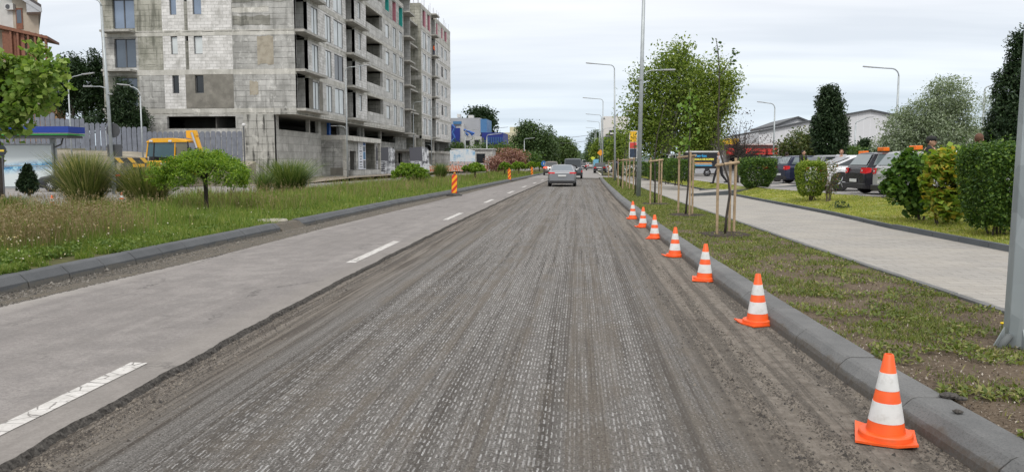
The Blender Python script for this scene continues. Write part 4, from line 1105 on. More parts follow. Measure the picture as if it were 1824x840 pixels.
# entrance box
XE = -21.8
EB = Facade('y', XE, 1)
m_board.box(XB + 0.001, XE - 0.3, 71.0, 71.25, 0.3, 3.6); m_beam.box(XB + 0.001, XE, 70.98, 83.6, 3.6, 4.08)
m_plas.box(XE - 1.5, XE - 0.303, 70.985, 71.0, 0.4, 1.1)
m_beam.box(XE - 0.3, XE, 71.0, 71.2, 0.3, 3.6); m_beam.box(XE - 0.3, XE - 0.02, 83.4, 83.6, 0.3, 3.6)
EB.wall(m_board, 71.2, 79.8, 0.3, 3.6, holes=[(71.3, 73.1, 0.35, 3.3), (74.2, 76.3, 0.6, 2.7)], t=0.2, d=-0.6)
m_dark.box(XB, XE - 0.62, 83.2, 83.4, 0.9, 3.6); m_board.box(XE - 1.2, XE - 0.02, 73.2, 83.4, 0.3, 0.85)
m_inner.box(XB + 0.01, XB + 0.1, 71.3, 83.4, 0.3, 3.6)
# second, farther entrance box
m_beam.box(XB, XE + 0.3, 118.5, 130, 2.9, 3.3); m_gas.box(XB, XE + 0.1, 118.6, 127, 0.2, 2.9)
# blind rear and far walls
m_board.box(XL, XL + 0.3, 60.36, 131.5, 0, lv[5] - 0.2); m_board.box(XL + 0.3, XF - 0.31, 131.3, 131.55, 0, lw[6] - 0.2)
for mb, nm, mt_ in ((m_board, 'concrete_wall', C_board), (m_green, 'mossy_wall', C_green), (m_beam, 'beams', C_beam), (m_aac, 'block_wall', C_aac), (m_plas, 'rendered_wall', C_plas), (m_gas, 'weathered_block_wall', C_gas),
                    (m_slab, 'floor_slabs', C_slab), (m_stain, 'stained_beam', C_stain), (m_dark, 'recess_wall', C_dark), (m_panel, 'panel_wall', C_panel), (m_sof, 'soffit', C_soffit), (m_inner, 'inner_wall', C_inner)):
    (mb.build(nm, mt_, bld, world=True) if nm in ('floor_slabs', 'soffit', 'inner_wall') else mb.build_pieces(nm, mt_, bld))

# repaired and discoloured patches on the right part of the front, and strips of fresh mortar
for nm, mt_, u0, u1, z0, z1 in (('rust_stained_patch', paint('rust_stain', (0.35, 0.315, 0.25), 0.95, 0.3, 2, dirt=(0.27, 0.265, 0.235)), -25.3, -24.0, 9.15, 11.4), ('dark_patch', C_dark, -27.2, -24.2, 12.15, 12.9), ('dark_patch', C_dark, -27.2, XF - 0.1, 13.9, 14.5),
                                ('pale_mortar_strip', C_beam, -27.25, -24.3, 13.1, 13.6), ('rust_stained_patch', paint('rust_stain', (0.36, 0.29, 0.20), 0.95, 0.25, 2), -26.0, -25.3, 6.8, 7.9), ('dark_patch', C_dark, -26.4, -24.2, 0.6, 1.9), ('mossy_patch', C_green, -34.9, -33.0, 9.1, 11.2)):
    mb = MB(); n_ = 9; pts = [(u0 + (u1-u0)*i/n_, z0 + random.uniform(-0.05, 0.08)) for i in range(n_+1)] + [(u1 - (u1-u0)*i/n_, z1 + random.uniform(-0.12, 0.05)) for i in range(n_+1)]
    mb.prism([FR.P(a, b, 0.014) for a, b in pts], (0, -0.006, 0)); mb.build(nm, mt_, bld, world=True)

# banner on the entrance box: a tall price list with photos
def flatmat(name, fn, rough=0.6):
    n = Nodes(name); c = fn(n); return n.done(c, rough, 0, 0.4)
bn = thing('banner', 'tall white printed banner with blue pictures on the concrete entrance box', 'banner', (XE - 0.55, 78.2, 0.9))
MB().box(-0.01, 0.01, -1.35, 1.35, 0, 2.75).build('sheet', paint('banner_white', (0.66, 0.68, 0.72), 0.6, 0.05), bn)
mb = MB()
zz = 2.3
for wd, hh_ in ((0.35, 0.08), (0.2, 0.08), (0.9, 0.14), (0.3, 0.1), (0.8, 0.13), (0.5, 0.14), (0.9, 0.14), (0.8, 0.1), (1.0, 0.1)):
    nk = max(2, int(wd / 0.12))
    for q_ in range(nk):
        mb.box(0.012, 0.016, -0.45 - wd/2 + q_*wd/nk, -0.45 - wd/2 + (q_+0.97)*wd/nk, zz - hh_*random.uniform(0.7, 1), zz)
    mb.build('text_line', paint('banner_ink', (0.10, 0.10, 0.13), 0.6), bn); mb = MB()
    zz -= hh_ + 0.14
for z0, z1, c_ in ((2.4, 2.72, (0.02, 0.12, 0.4)), (1.8, 2.3, (0.10, 0.14, 0.2)), (1.0, 1.75, (0.06, 0.2, 0.38)), (0.08, 0.9, (0.09, 0.10, 0.11))):
    MB().box(0.012, 0.017, 0.4, 1.22, z0, z1).build('picture', paint('pic%d' % int(z0*10), c_, 0.5, 0.9, 3), bn)

def poster(name, label, loc, rz, w_, h_, fn, group=None, lean=0.0, z0=0.3, cat='poster'):
    t = thing(name, label, cat, loc, rz, group)
    mb = MB()
    for s_ in (-1, 1): mb.tube([(s_*w_*0.46, 0.06, -0.1), (s_*w_*0.46, 0.06 + lean*h_, z0+h_)], 0.04, 6)
    mb.build('posts', W_frame, t)
    b = MB(); b.add([(-w_/2, 0, z0), (w_/2, 0, z0), (w_/2, lean*h_, z0+h_*0.92), (w_*0.2, lean*h_, z0+h_), (-w_/2, lean*h_, z0+h_*0.94),
                     (-w_/2, 0.03, z0), (w_/2, 0.03, z0), (w_/2, lean*h_+0.03, z0+h_*0.92), (w_*0.2, lean*h_+0.03, z0+h_), (-w_/2, lean*h_+0.03, z0+h_*0.94)],
                    [(0,1,2,3,4), (9,8,7,6,5), (0,5,6,1), (1,6,7,2), (2,7,8,3), (3,8,9,4), (4,9,5,0)])
    b.build('sheet', flatmat(name + '_print', fn), t)
    return t
def print_bw(n):
    x, y, z = n.xyz()
    g = n.ramp(n.noise(1.6, 5, 0.7), [(0.42, (0.62, 0.63, 0.65)), (0.5, (0.35, 0.36, 0.38)), (0.6, (0.07, 0.07, 0.08))])
    top_ = n.math('MULTIPLY', n.math('GREATER_THAN', z, 1.75), n.math('LESS_THAN', x, 0.55))
    rows = n.math('MULTIPLY', n.math('GREATER_THAN', n.math('FRACT', n.math('MULTIPLY', z, 4.2)), 0.5), n.math('MULTIPLY', n.math('LESS_THAN', x, -0.15), n.math('GREATER_THAN', x, -0.95)))
    rows = n.math('MULTIPLY', rows, n.math('GREATER_THAN', z, 0.55))
    c = n.mix(rows, g, (0.05, 0.05, 0.06))
    return n.mix(top_, c, (0.085, 0.085, 0.10))
poster('site_poster', 'crumpled black and white site poster beside the concrete entrance box', (XE - 0.1, 86.0, 0.0), RD(68), 3.4, 3.0, print_bw)
poster('site_poster', 'torn grey poster with white strip leaning before the middle of the unfinished building', (-20.7, 99.0, 0.0), RD(60), 3.6, 3.3, print_bw, lean=0.08)
def print_col(n):
    x, y, z = n.xyz()
    a = n.ramp(n.noise(1.1, 5, 0.7), [(0.35, (0.10, 0.32, 0.55)), (0.5, (0.6, 0.66, 0.7)), (0.62, (0.65, 0.67, 0.68))])
    b = n.ramp(n.noise(2.5, 5, 0.7), [(0.4, (0.06, 0.06, 0.06)), (0.5, (0.5, 0.5, 0.5)), (0.64, (0.55, 0.16, 0.08))])
    return n.mix(n.math('GREATER_THAN', z, 1.7), b, a)
pp = atY(824, 300, 112)
poster('mural_board', 'large painted board with blue sky at the far end of the building site', (pp.x, 112, 0.0), RD(12), 3.6, 3.2, print_col)
bx = thing('site_cabin', 'small grey container cabin behind the painted board at the far end of the site', 'cabin', (pp.x + 0.6, 118, 0.3), 0)
MB().box(-3.0, 3.0, 0, 4.5, 0, 3.2).build('walls', C_gas, bx); MB().box(-3.2, 3.2, -0.3, 4.7, 3.2, 3.35).build('roof', paint('light_metal', (0.5, 0.5, 0.5), 0.5), bx); MB().box(0.6, 1.9, -0.05, 0.0, 1.2, 2.6).build('window', W_dark, bx)

# orange-and-white barrier mesh in front of the site
bf = thing('safety_netting', 'orange plastic site netting strung along the far edge of the building site', 'netting', (-19, 108, 0))
def netf(n):
    x, y, z = n.xyz(); g = n.noise(5, 4, 0.7); return n.mix(n.ramp(g, [(0.45, 0.0), (0.55, 1.0)]), (0.55, 0.12, 0.04), (0.55, 0.47, 0.40))
mb = MB()
pts = [(-3.5, -6), (-1.5, -2), (1.5, 2), (5, 7)]
for (a_, b_), (c_, d_) in zip(pts, pts[1:]): mb.prism([(a_, b_, 0.35), (c_, d_, 0.35), (c_, d_, 1.15), (a_, b_, 1.1)], (0.02, -0.02, 0))
mb.build('mesh', flatmat('netting_plastic', netf), bf)
mb = MB(); [mb.tube([(a_, b_, 0), (a_, b_, 1.3)], 0.03, 6) for a_, b_ in pts]; mb.build('stakes', W_frame, bf)

# ------------------------------------------------------------------ grey fence of round-topped boards on its retaining wall
FN = thing('board_fence', 'tall grey gapped fence of round-topped boards on a concrete wall, stepping down to the right', 'fence', (-33, 54.6, 2.4))
M_fence = paint('fence_grey', (0.165, 0.18, 0.215), 0.75, 0.18, 3, dirt=(0.10, 0.105, 0.12))
def boards(px0, px1, ytop, zb):
    mb = MB(); a = atY(px0, ytop, 54.6); b = atY(px1, ytop, 54.6); nb = max(2, int(round((b.x - a.x) / 0.405)))
    for i in range(nb):
        x0 = a.x + (b.x - a.x) * i / nb; w_ = 0.335; zt = a.z + random.uniform(-0.02, 0.02); x0 += random.uniform(-0.01, 0.01)
        mb.prism([(x0, 54.6, zb), (x0 + w_, 54.6, zb), (x0 + w_, 54.6, zt - 0.13), (x0 + w_*0.82, 54.6, zt - 0.03), (x0 + w_*0.5, 54.6, zt), (x0 + w_*0.18, 54.6, zt - 0.03), (x0, 54.6, zt - 0.13)], (0, 0.05, 0))
    for zz in (zb + 0.35, a.z - 0.5): mb.box(a.x, b.x - 0.06, 54.652, 54.69, zz - 0.05, zz + 0.05)
    mb.build('fence_panel', M_fence, FN, world=True)
boards(-60, 62, 203, 2.7); boards(62, 98, 201, 2.7); boards(98, 150, 211, 2.6); boards(150, 198, 219, 2.4); boards(198, 262, 226, 2.1); boards(262, 432, 234, 1.7)
RW = MB()
a0, a1, a2 = atY(-80, 262, 53.4), atY(215, 275, 53.4), atY(440, 285, 53.4)
RW.loft([[(p.x, 53.2, 0), (p.x, 53.2, z_), (p.x, 54.9, z_ + 0.35), (p.x, 54.9, 0)] for p, z_ in ((a0, 2.35), (a1, 2.1), (a2, 1.3))])
o = RW.build('retaining_wall', blockmat('retaining_blocks', (0.27, 0.24, 0.19), (0.34, 0.31, 0.25), (0.15, 0.14, 0.12), 1.2, 0.55, (0.17, 0.155, 0.12)))
tag(o, 'low tan retaining wall of rough blocks below the grey board fence', 'wall')

# ------------------------------------------------------------------ house behind the fence (left edge)
hs = thing('house', 'beige gabled house with brown timber balcony rising behind the grey fence at the left edge', 'house', (-51, 66, 2.9))
M_hw = paint('beige_render', (0.42, 0.37, 0.30), 0.9, 0.12, 1.5, dirt=(0.30, 0.26, 0.2)); M_hw2 = paint('white_render', (0.52, 0.52, 0.50), 0.9, 0.1, 2)
M_brn = paint('brown_timber', (0.20, 0.085, 0.05), 0.7, 0.25, 6); M_och = paint('ochre_render', (0.36, 0.22, 0.12), 0.9, 0.15, 2); M_tile = paint('dark_roof', (0.08, 0.07, 0.07), 0.8, 0.2, 8); M_stonep = blockmat('cream_stone', (0.42, 0.36, 0.25), (0.5, 0.44, 0.32), (0.22, 0.18, 0.13), 0.35, 0.2)
Yh = 66.0
def hx(px, py): return atY(px, py, Yh)
xr = hx(70, 60).x; zt_ = hx(70, 0).z
MB().box(-64, xr, Yh, Yh + 10, hx(0, 150).z, hx(0, 45).z + 3.5).build('wall', M_hw, hs, world=True)
b_ = MB(); p0 = hx(60, 62); b_.box(-62, hx(-2, 60).x + 0, Yh - 0.02, Yh, hx(0, 60).z, hx(0, 0).z); b_.box(hx(-2, 60).x, hx(25, 60).x, Yh - 0.02, Yh, hx(0, 55).z, hx(0, 0).z + 0.5); b_.build('white_wall', M_hw2, hs, world=True)
zz_ = hx(0, 45).z + 3.5
g = MB(); ap = (hx(-60, 0).x, zz_ + 6)
e1 = hx(88, 22)
g.prism([(e1.x, Yh - 1.0, e1.z), (ap[0], Yh - 1.0, e1.z + (e1.x - ap[0]) * 0.62), (ap[0], Yh - 1.0, e1.z + (e1.x - ap[0]) * 0.62 + 0.45), (e1.x, Yh - 1.0, e1.z + 0.45)], (0, 12, 0)); 
g.build('roof', M_tile, hs, world=True)
g = MB(); g.prism([(e1.x, Yh - 1.02, e1.z - 0.2), (e1.x - 6, Yh - 1.02, e1.z + 6 * 0.62 - 0.2), (e1.x - 6, Yh - 1.02, e1.z + 6*0.62 + 0.05), (e1.x, Yh - 1.02, e1.z + 0.2)], (0, 0.06, 0)); g.prism([(e1.x - 0.1, Yh - 0.95, e1.z - 0.15), (e1.x - 1.4, Yh - 0.95, e1.z - 0.15), (e1.x - 1.4, Yh - 0.95, e1.z + 0.7)], (0, 11, 0)); g.build('fascia', paint('pale_fascia', (0.42, 0.43, 0.45), 0.7), hs, world=True)
a_ = hx(28, 15); b2 = hx(40, 48)
fr = MB(); fr.box(a_.x, b2.x + 0.1, Yh - 0.06, Yh - 0.022, b2.z - 0.2, a_.z); w1 = fr.build('window', M_brn, hs, world=True)
MB().box(a_.x + 0.1, b2.x, Yh - 0.075, Yh - 0.062, b2.z + 0.3, a_.z - 0.15).build('pane', W_glass, w1, world=True)
# timber-roofed balcony floor by floor
c0, c1 = hx(-40, 42), hx(110, 75)
g = MB(); g.prism([(c0.x, Yh - 1.8, c0.z), (c1.x, Yh - 1.8, c1.z), (c1.x, Yh - 1.8, c1.z + 0.22), (c0.x, Yh - 1.8, c0.z + 0.35)], (0, 3.6, 0)); g.build('balcony_roof', M_brn, hs, world=True)
d0, d1 = hx(0, 108), hx(106, 116)
g = MB()
for px_ in (22, 46, 58, 76, 88, 98, 106):
    q_ = hx(px_, 110); g.box(q_.x - 0.09, q_.x + 0.09, Yh - 1.7, Yh - 1.55, q_.z - 0.3, c1.z + 0.25 - (px_ - 110) * 0.012)
g.box(hx(22, 0).x, hx(46, 0).x, Yh - 1.5, Yh - 1.4, hx(0, 112).z, hx(0, 62).z); g.box(hx(74, 0).x, hx(106, 0).x, Yh - 1.68, Yh - 1.58, hx(0, 101).z, hx(0, 98).z); g.build('balcony_frame', M_brn, hs, world=True)
MB().box(hx(46, 0).x, hx(60, 0).x, Yh - 1.45, Yh - 1.4, hx(0, 114).z, hx(0, 66).z).build('balcony_panel', paint('red_timber', (0.27, 0.12, 0.08), 0.7, 0.2), hs, world=True)
# lower storey: wall under balcony, stone parapet, ochre base
MB().box(-64, hx(72, 0).x, Yh + 0.0, Yh + 9.9, 2.6, hx(0, 150).z - 0.01).build('lower_wall', M_och, hs, world=True)
g = MB(); g.box(hx(58, 0).x, hx(98, 0).x, Yh - 1.8, Yh - 0.1, hx(0, 188).z, hx(0, 166).z); g.build('parapet', M_stonep, hs, world=True)
MB().box(hx(55, 0).x, hx(104, 0).x, Yh - 1.9, Yh - 0.01, hx(0, 193).z, hx(0, 188.5).z).build('balcony_floor', paint('pale_kerb', (0.40, 0.385, 0.35), 0.85, 0.15), hs, world=True)
MB().box(hx(50, 0).x, hx(107, 0).x, Yh - 1.2, Yh - 0.05, 2.9, hx(0, 194).z).build('base_wall', M_och, hs, world=True)
MB().box(hx(68, 0).x, hx(78, 0).x, Yh - 1.75, Yh - 1.45, hx(0, 188).z, hx(0, 102).z).build('pillar', M_brn, hs, world=True)
ac_ = hx(13, 14)
ac = MB().box(ac_.x, ac_.x + 0.8, Yh - 0.35, Yh - 0.03, ac_.z - 0.25, ac_.z + 0.3).build('air_conditioner', W_white, hs, world=True, bevel=0.02)
MB().lathe([(0.2, 0), (0.2, 0.02)], 16, (ac_.x + 0.3, Yh - 0.375, ac_.z + 0.02), 'Y').build('fan_grille', W_frame, ac, world=True)
def _sh(o):                                  # the plan of the house is a parallelogram: its flank runs away from the road
    if o.type == 'MESH':
        for v in o.data.vertices:
            yy_ = v.co.y - 0.0
            if yy_ > 0: v.co.x -= yy_ * 0.82
    for c in o.children: _sh(c)
_sh(hs)

# ------------------------------------------------------------------ blue and grey building beyond the unfinished one
bb = thing('office_building', 'grey and blue low modern building with angular blue trim, beyond the unfinished apartment block', 'building', (-32, 150, 0))
M_bg = paint('grey_cladding', (0.33, 0.34, 0.36), 0.7, 0.06, 0.5); M_bl = paint('blue_cladding', (0.012, 0.025, 0.20), 0.5, 0.15, 0.5); M_lb = paint('light_blue_panel', (0.06, 0.17, 0.34), 0.5, 0.1); M_wt = paint('pale_render', (0.48, 0.48, 0.47), 0.85, 0.08, 1)
def bq(mb, px0, px1, py0, py1, Y, dep):
    a, b = atY(px0, py1, Y), atY(px1, py0, Y); mb.box(a.x, b.x, Y, Y + dep, a.z, b.z)
def bpart(name, mt_, rects, parent=bb):
    mb = MB(); [bq(mb, *r) for r in rects]; return mb.build(name, mt_, parent, world=True)
bpart('grey_wall', M_bg, [(800, 855, 210, 262, 152, 14), (855, 856.5, 211, 240, 151.9, 0.1)])
bpart('pale_wall', M_wt, [(806, 826, 221, 300, 150, 1.9), (826, 858, 243, 300, 147, 10), (858, 905, 257, 300, 149.0, 8)])
bpart('blue_wall', M_bl, [(858, 896, 236, 257, 147, 10), (804, 811, 224, 254, 149.5, 2), (811, 819, 228, 253, 149.4, 0.59)])
bpart('light_blue_trim', M_lb, [(856, 867, 212, 236, 151.8, 8), (807, 821, 216, 221, 149.6, 1)])
for px_ in (806, 806):
    pass
g = MB()
for i, (x0, y0, x1, y1) in enumerate(((805, 222, 810, 228), (810, 228, 806, 237), (806, 237, 810, 246), (810, 246, 804, 253), (826, 231, 845, 238), (828, 236, 834, 241), (836, 234, 842, 241))):
    a, b = atY(x0, y0, 146.8), atY(x1, y1, 146.8); g.tube([a, b], 0.2, 4)
g.build_pieces('angular_trim', paint('mid_blue', (0.03, 0.11, 0.38), 0.5), bb)
for r in ((829, 837, 250, 259), (845, 854, 249, 259)): 
    w_ = bpart('window', W_frame, [(r[0], r[1], r[2], r[3], 146.9, 0.1)]); bpart('pane', W_dark, [(r[0]+0.7, r[1]-0.7, r[2]+0.7, r[3]-0.7, 146.85, 0.04)], w_)
for k in range(9): bpart('fin', M_lb, [(869 + k*3.1, 870 + k*3.1, 244, 255, 146.85, 0.1)])
bpart('roof_tank', W_white, [(814, 819, 203, 209, 155, 2), (834, 842, 205, 210, 153, 2)])
rq = atY(826, 240, 146)
bpart('door_frame', W_frame, [(858, 862, 245, 285, 146.8, 0.15)])
gate = thing('kiosk', 'low dark kiosk with flat pale roof near the blue building', 'kiosk', (atY(858, 300, 135).x, 135, 0))
bpart('kiosk_body', W_frame, [(845, 864, 282, 298, 135, 4)], gate); bpart('kiosk_roof', W_white, [(844, 865, 280, 281.6, 134.7, 5)], gate)
# pale building farther on
fb = thing('yellow_building', 'small cream and yellow building peeking over the trees left of the road', 'building', (atY(910, 260, 210).x, 210, 0))
bpart('wall', paint('cream_wall', (0.52, 0.49, 0.36), 0.85), [(908, 925, 226, 300, 210, 10), (898, 915, 236, 300, 208, 5)], fb); bpart('yellow_panel', paint('yellow_wall', (0.5, 0.36, 0.06), 0.7), [(900, 906, 240, 248, 207.8, 0.15)], fb)
# white block to the right of the road, far, with dark glazed lower part
wb = thing('white_building', 'white cubic building with grey glazed storeys beyond the lamp posts right of the road', 'building', (atY(1095, 260, 190).x, 190, 0))
bpart('wall', paint('bright_white_wall', (0.62, 0.60, 0.57), 0.85, 0.04), [(1073, 1120, 207, 245, 190, 14)], wb)
bpart('lower_wall', paint('dark_grey_wall', (0.13, 0.125, 0.12), 0.8, 0.1), [(1079, 1135, 237, 292, 186, 10)], wb)
bpart('ledge', W_white, [(1083, 1113, 229, 232, 185.6, 1), (1079, 1113, 236, 239, 185.7, 1)], wb); bpart('window', W_dark, [(1085, 1112, 232, 236, 185.9, 0.3)], wb); bpart('window', W_dark, [(1074.5, 1077.5, 210, 211.5, 189.8, 0.3)], wb)
# towers in the distance
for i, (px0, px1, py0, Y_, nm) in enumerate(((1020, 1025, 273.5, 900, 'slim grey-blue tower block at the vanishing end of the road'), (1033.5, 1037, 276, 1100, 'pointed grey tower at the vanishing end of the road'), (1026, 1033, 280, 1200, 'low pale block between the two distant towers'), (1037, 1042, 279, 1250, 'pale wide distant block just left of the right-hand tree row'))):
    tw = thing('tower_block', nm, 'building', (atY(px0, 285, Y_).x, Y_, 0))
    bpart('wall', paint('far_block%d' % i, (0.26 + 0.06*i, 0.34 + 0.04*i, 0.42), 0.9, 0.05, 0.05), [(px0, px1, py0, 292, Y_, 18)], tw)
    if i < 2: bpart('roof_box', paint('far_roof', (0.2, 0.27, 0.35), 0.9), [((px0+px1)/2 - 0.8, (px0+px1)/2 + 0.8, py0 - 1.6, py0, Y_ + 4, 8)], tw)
# warehouse on the right
wh = thing('warehouse', 'long pale grey metal warehouse with shallow gables behind the car park trees', 'warehouse', (60, 130, 0.3))
M_wh = Nodes('ribbed_metal'); x, y, z = M_wh.xyz()
rb = M_wh.math('FRACT', M_wh.math('MULTIPLY', M_wh.math('ADD', x, y), 1.0)); M_wh.bump(rb, 0.4, 0.03)
M_wh = M_wh.done(M_wh.mix(M_wh.math('LESS_THAN', rb, 0.08), (0.56, 0.565, 0.58), (0.62, 0.625, 0.64)), 0.6, 0, 0.4)
Yw = 130
def ww(px, py, Y=Yw): p = atY(px, py, Y); return (p.x, Y, p.z)
out_ = [ww(1352, 300), ww(1352, 236), ww(1448, 216), ww(1550, 198), ww(1640, 216), ww(1700, 222), ww(1700, 300)]
MB().prism(out_, (0, 30, 0)).build('wall', M_wh, wh, world=True)
g = MB()
rl = out_[1:6]
for a, b in zip(rl, rl[1:]): g.prism([(a[0], Yw - 0.4, a[2]), (b[0], Yw - 0.4, b[2]), (b[0], Yw - 0.4, b[2] + 0.28), (a[0], Yw - 0.4, a[2] + 0.28)], (0, 31, 0))
g.build('roof', paint('dark_trim', (0.06, 0.065, 0.07), 0.6), wh, world=True)
g = MB(); g.prism([ww(1378, 226, 150), ww(1422, 210, 150), ww(1445, 219, 150), ww(1445, 300, 150), ww(1378, 300, 150)], (0, 20, 0)); g.build('rear_hall', M_wh, wh, world=True)
g = MB()
for a, b in ((ww(1378, 226, 149.5), ww(1422, 210, 149.5)), (ww(1422, 210, 149.5), ww(1445, 219, 149.5))): g.prism([a, b, (b[0], b[1], b[2] + 0.3), (a[0], a[1], a[2] + 0.3)], (0, 21, 0))
g.build('rear_roof', paint('dark_trim', (0.06, 0.065, 0.07), 0.6), wh, world=True)
w2 = thing('warehouse', 'flat-roofed pale hall just showing between the silver tree and the dark conifer', 'warehouse', (atY(1760, 250, 95).x, 95, 0.3))
bpart('wall', M_wh, [(1712, 1800, 232, 300, 95, 14)], w2); bpart('roof', paint('dark_trim', (0.06, 0.065, 0.07), 0.6), [(1710, 1802, 229, 232, 94.7, 14.5)], w2)
# shop strip with yellow fascia and red awning
sh = thing('shop_building', 'low shop with yellow fascia and long red awning behind the bare-branched tree', 'shop', (atY(1310, 280, 88).x, 88, 0.4))
bpart('wall', paint('dim_wall', (0.2, 0.19, 0.18), 0.85, 0.3, 1), [(1225, 1392, 258, 306, 89, 8)], sh); bpart('roof', W_white, [(1222, 1396, 256, 258.5, 88.6, 9)], sh)
bpart('yellow_fascia', paint('fascia_yellow', (0.62, 0.40, 0.01), 0.6, 0.3, 3), [(1232, 1316, 247, 257, 88.4, 0.4)], sh)
bpart('red_awning', paint('awning_red', (0.52, 0.035, 0.025), 0.65, 0.15, 1), [(1298, 1316, 264, 275, 87.4, 1.5), (1327, 1364, 264, 275, 87.4, 1.5), (1368, 1386, 264, 275, 87.4, 1.5)], sh)
bpart('shopfront', W_dark, [(1300, 1385, 277, 300, 88.8, 0.15)], sh); bpart('column', W_white, [(1384, 1388, 258, 306, 87.5, 0.4)], sh); bpart('column', W_white, [(1322, 1324, 262, 306, 87.5, 0.3)], sh)
# ================================================================== TREES, SHRUBS
def at(px, py_ground, z=0.15): return gp(px, py_ground, z)
G_cat = leafmat('broad_light_leaves', (0.10, 0.19, 0.03), (0.22, 0.33, 0.055), (0.40, 0.48, 0.15), 0.35)
G_dark = leafmat('dark_leaves', (0.018, 0.042, 0.016), (0.035, 0.070, 0.022), None, 0.15)
G_con = leafmat('conifer_leaves', (0.014, 0.036, 0.014), (0.032, 0.062, 0.020), (0.05, 0.085, 0.03), 0.1)
G_mid = leafmat('mid_leaves', (0.045, 0.095, 0.020), (0.085, 0.155, 0.032), (0.14, 0.21, 0.05), 0.3)
G_poplar = leafmat('fresh_leaves', (0.09, 0.15, 0.022), (0.20, 0.275, 0.045), (0.36, 0.42, 0.10), 0.4)
G_silver = leafmat('silver_leaves', (0.16, 0.21, 0.12), (0.27, 0.33, 0.21), (0.42, 0.47, 0.36), 0.25)
G_red = leafmat('reddish_leaves', (0.20, 0.09, 0.08), (0.38, 0.20, 0.17), (0.46, 0.30, 0.24), 0.3)
G_lime = leafmat('lime_leaves', (0.07, 0.15, 0.012), (0.17, 0.29, 0.025), (0.36, 0.47, 0.06), 0.35)
G_far = leafmat('far_leaves', (0.040, 0.080, 0.026), (0.070, 0.120, 0.036), (0.11, 0.16, 0.05), 0.2)
G_box = leafmat('box_leaves', (0.030, 0.075, 0.014), (0.075, 0.145, 0.026), (0.19, 0.29, 0.045), 0.28)
G_boxy = leafmat('bright_box_leaves', (0.09, 0.16, 0.018), (0.20, 0.29, 0.035), (0.42, 0.48, 0.06), 0.3)
G_map = leafmat('maple_leaves', (0.13, 0.23, 0.03), (0.27, 0.37, 0.05), (0.62, 0.42, 0.07), 0.35)
G_mapd = leafmat('dark_maple_leaves', (0.045, 0.11, 0.02), (0.09, 0.18, 0.03), (0.16, 0.26, 0.045), 0.3)

# left edge: broad-leaved tree with its bough over the bus shelter
p = gp(-2, 350, 0.1)
s_ = p.y / FPX
def rel(px, py, base): # point at the depth of the tree, relative to its base
    q = atY(px, py, base.y); return (q.x - base.x, 0, q.z - base.z)
def blob(px, py, rx, ry, base, dy=0.0, rd=None):
    k = base.y / FPX; q = rel(px, py, base); return (q[0], dy, q[2], rx*k, (rd if rd else rx)*k, ry*k)
tree('broadleaf_tree', 'broad light-green leaved tree at the left edge, its bough hanging over the bus shelter', (p.x, p.y, 0.0),
     [blob(-40, 150, 70, 60, p), blob(30, 140, 42, 42, p, 0.4), blob(85, 128, 34, 22, p, -0.2), blob(118, 132, 20, 22, p, -.5), blob(20, 205, 38, 34, p, -.2), blob(60, 170, 36, 28, p), blob(66, 92, 12, 9, p), blob(-10, 270, 14, 22, p), blob(5, 115, 40, 26, p)],
     330, 15, 0.28, 0.30, G_cat, th=3.4, tr=0.24, bark=M_barkd, aspect=0.85, limbs=22, surf=0.3)
# conifers / pines between house and building
p = Vector((atY(150, 260, 64).x, 64, 2.6))
tree('pine_tree', 'dark rounded pine between the beige house and the concrete building', p, [blob(150, 150, 42, 38, p), blob(128, 120, 20, 18, p), blob(168, 185, 28, 26, p), blob(120, 175, 24, 26, p), blob(172, 112, 10, 14, p), blob(160, 98, 7, 8, p)], 420, 34, 0.42, 0.34, G_dark, th=4.0, tr=0.16, bark=M_barkd, aspect=0.3, stems=3)
p = Vector((atY(160, 240, 57).x, 57, 2.4))
tree('shrub', 'low dark spreading shrub just behind the grey fence, below the pine', p, [blob(160, 218, 28, 14, p), blob(172, 208, 10, 10, p)], 60, 30, 0.25, 0.18, G_dark, th=0.8, tr=0.05, cat='shrub')
p = Vector((atY(228, 240, 57.5).x, 57.5, 1.8))
tree('juniper', 'dark upright juniper in front of the left half of the concrete facade', p, [blob(228, 225, 30, 42, p, rd=22), blob(222, 185, 22, 34, p, rd=18), blob(219, 160, 12, 20, p, rd=10), blob(247, 215, 16, 24, p, rd=14), blob(207, 200, 14, 34, p, rd=12)], 420, 36, 0.26, 0.22, G_con, th=1.2, tr=0.12, bark=M_barkd, aspect=0.35, surf=0.6)
# small thuja by the shelter
p = gp(52, 347, 0.12)
tree('thuja', 'small egg-shaped thuja standing before the bus shelter panel', p, [blob(50, 330, 17, 14, p), blob(50, 315, 13, 12, p), blob(49, 303, 7, 10, p)], 260, 26, 0.07, 0.13, G_con, th=0.3, tr=0.07, cat='shrub', aspect=0.4, surf=0.7)
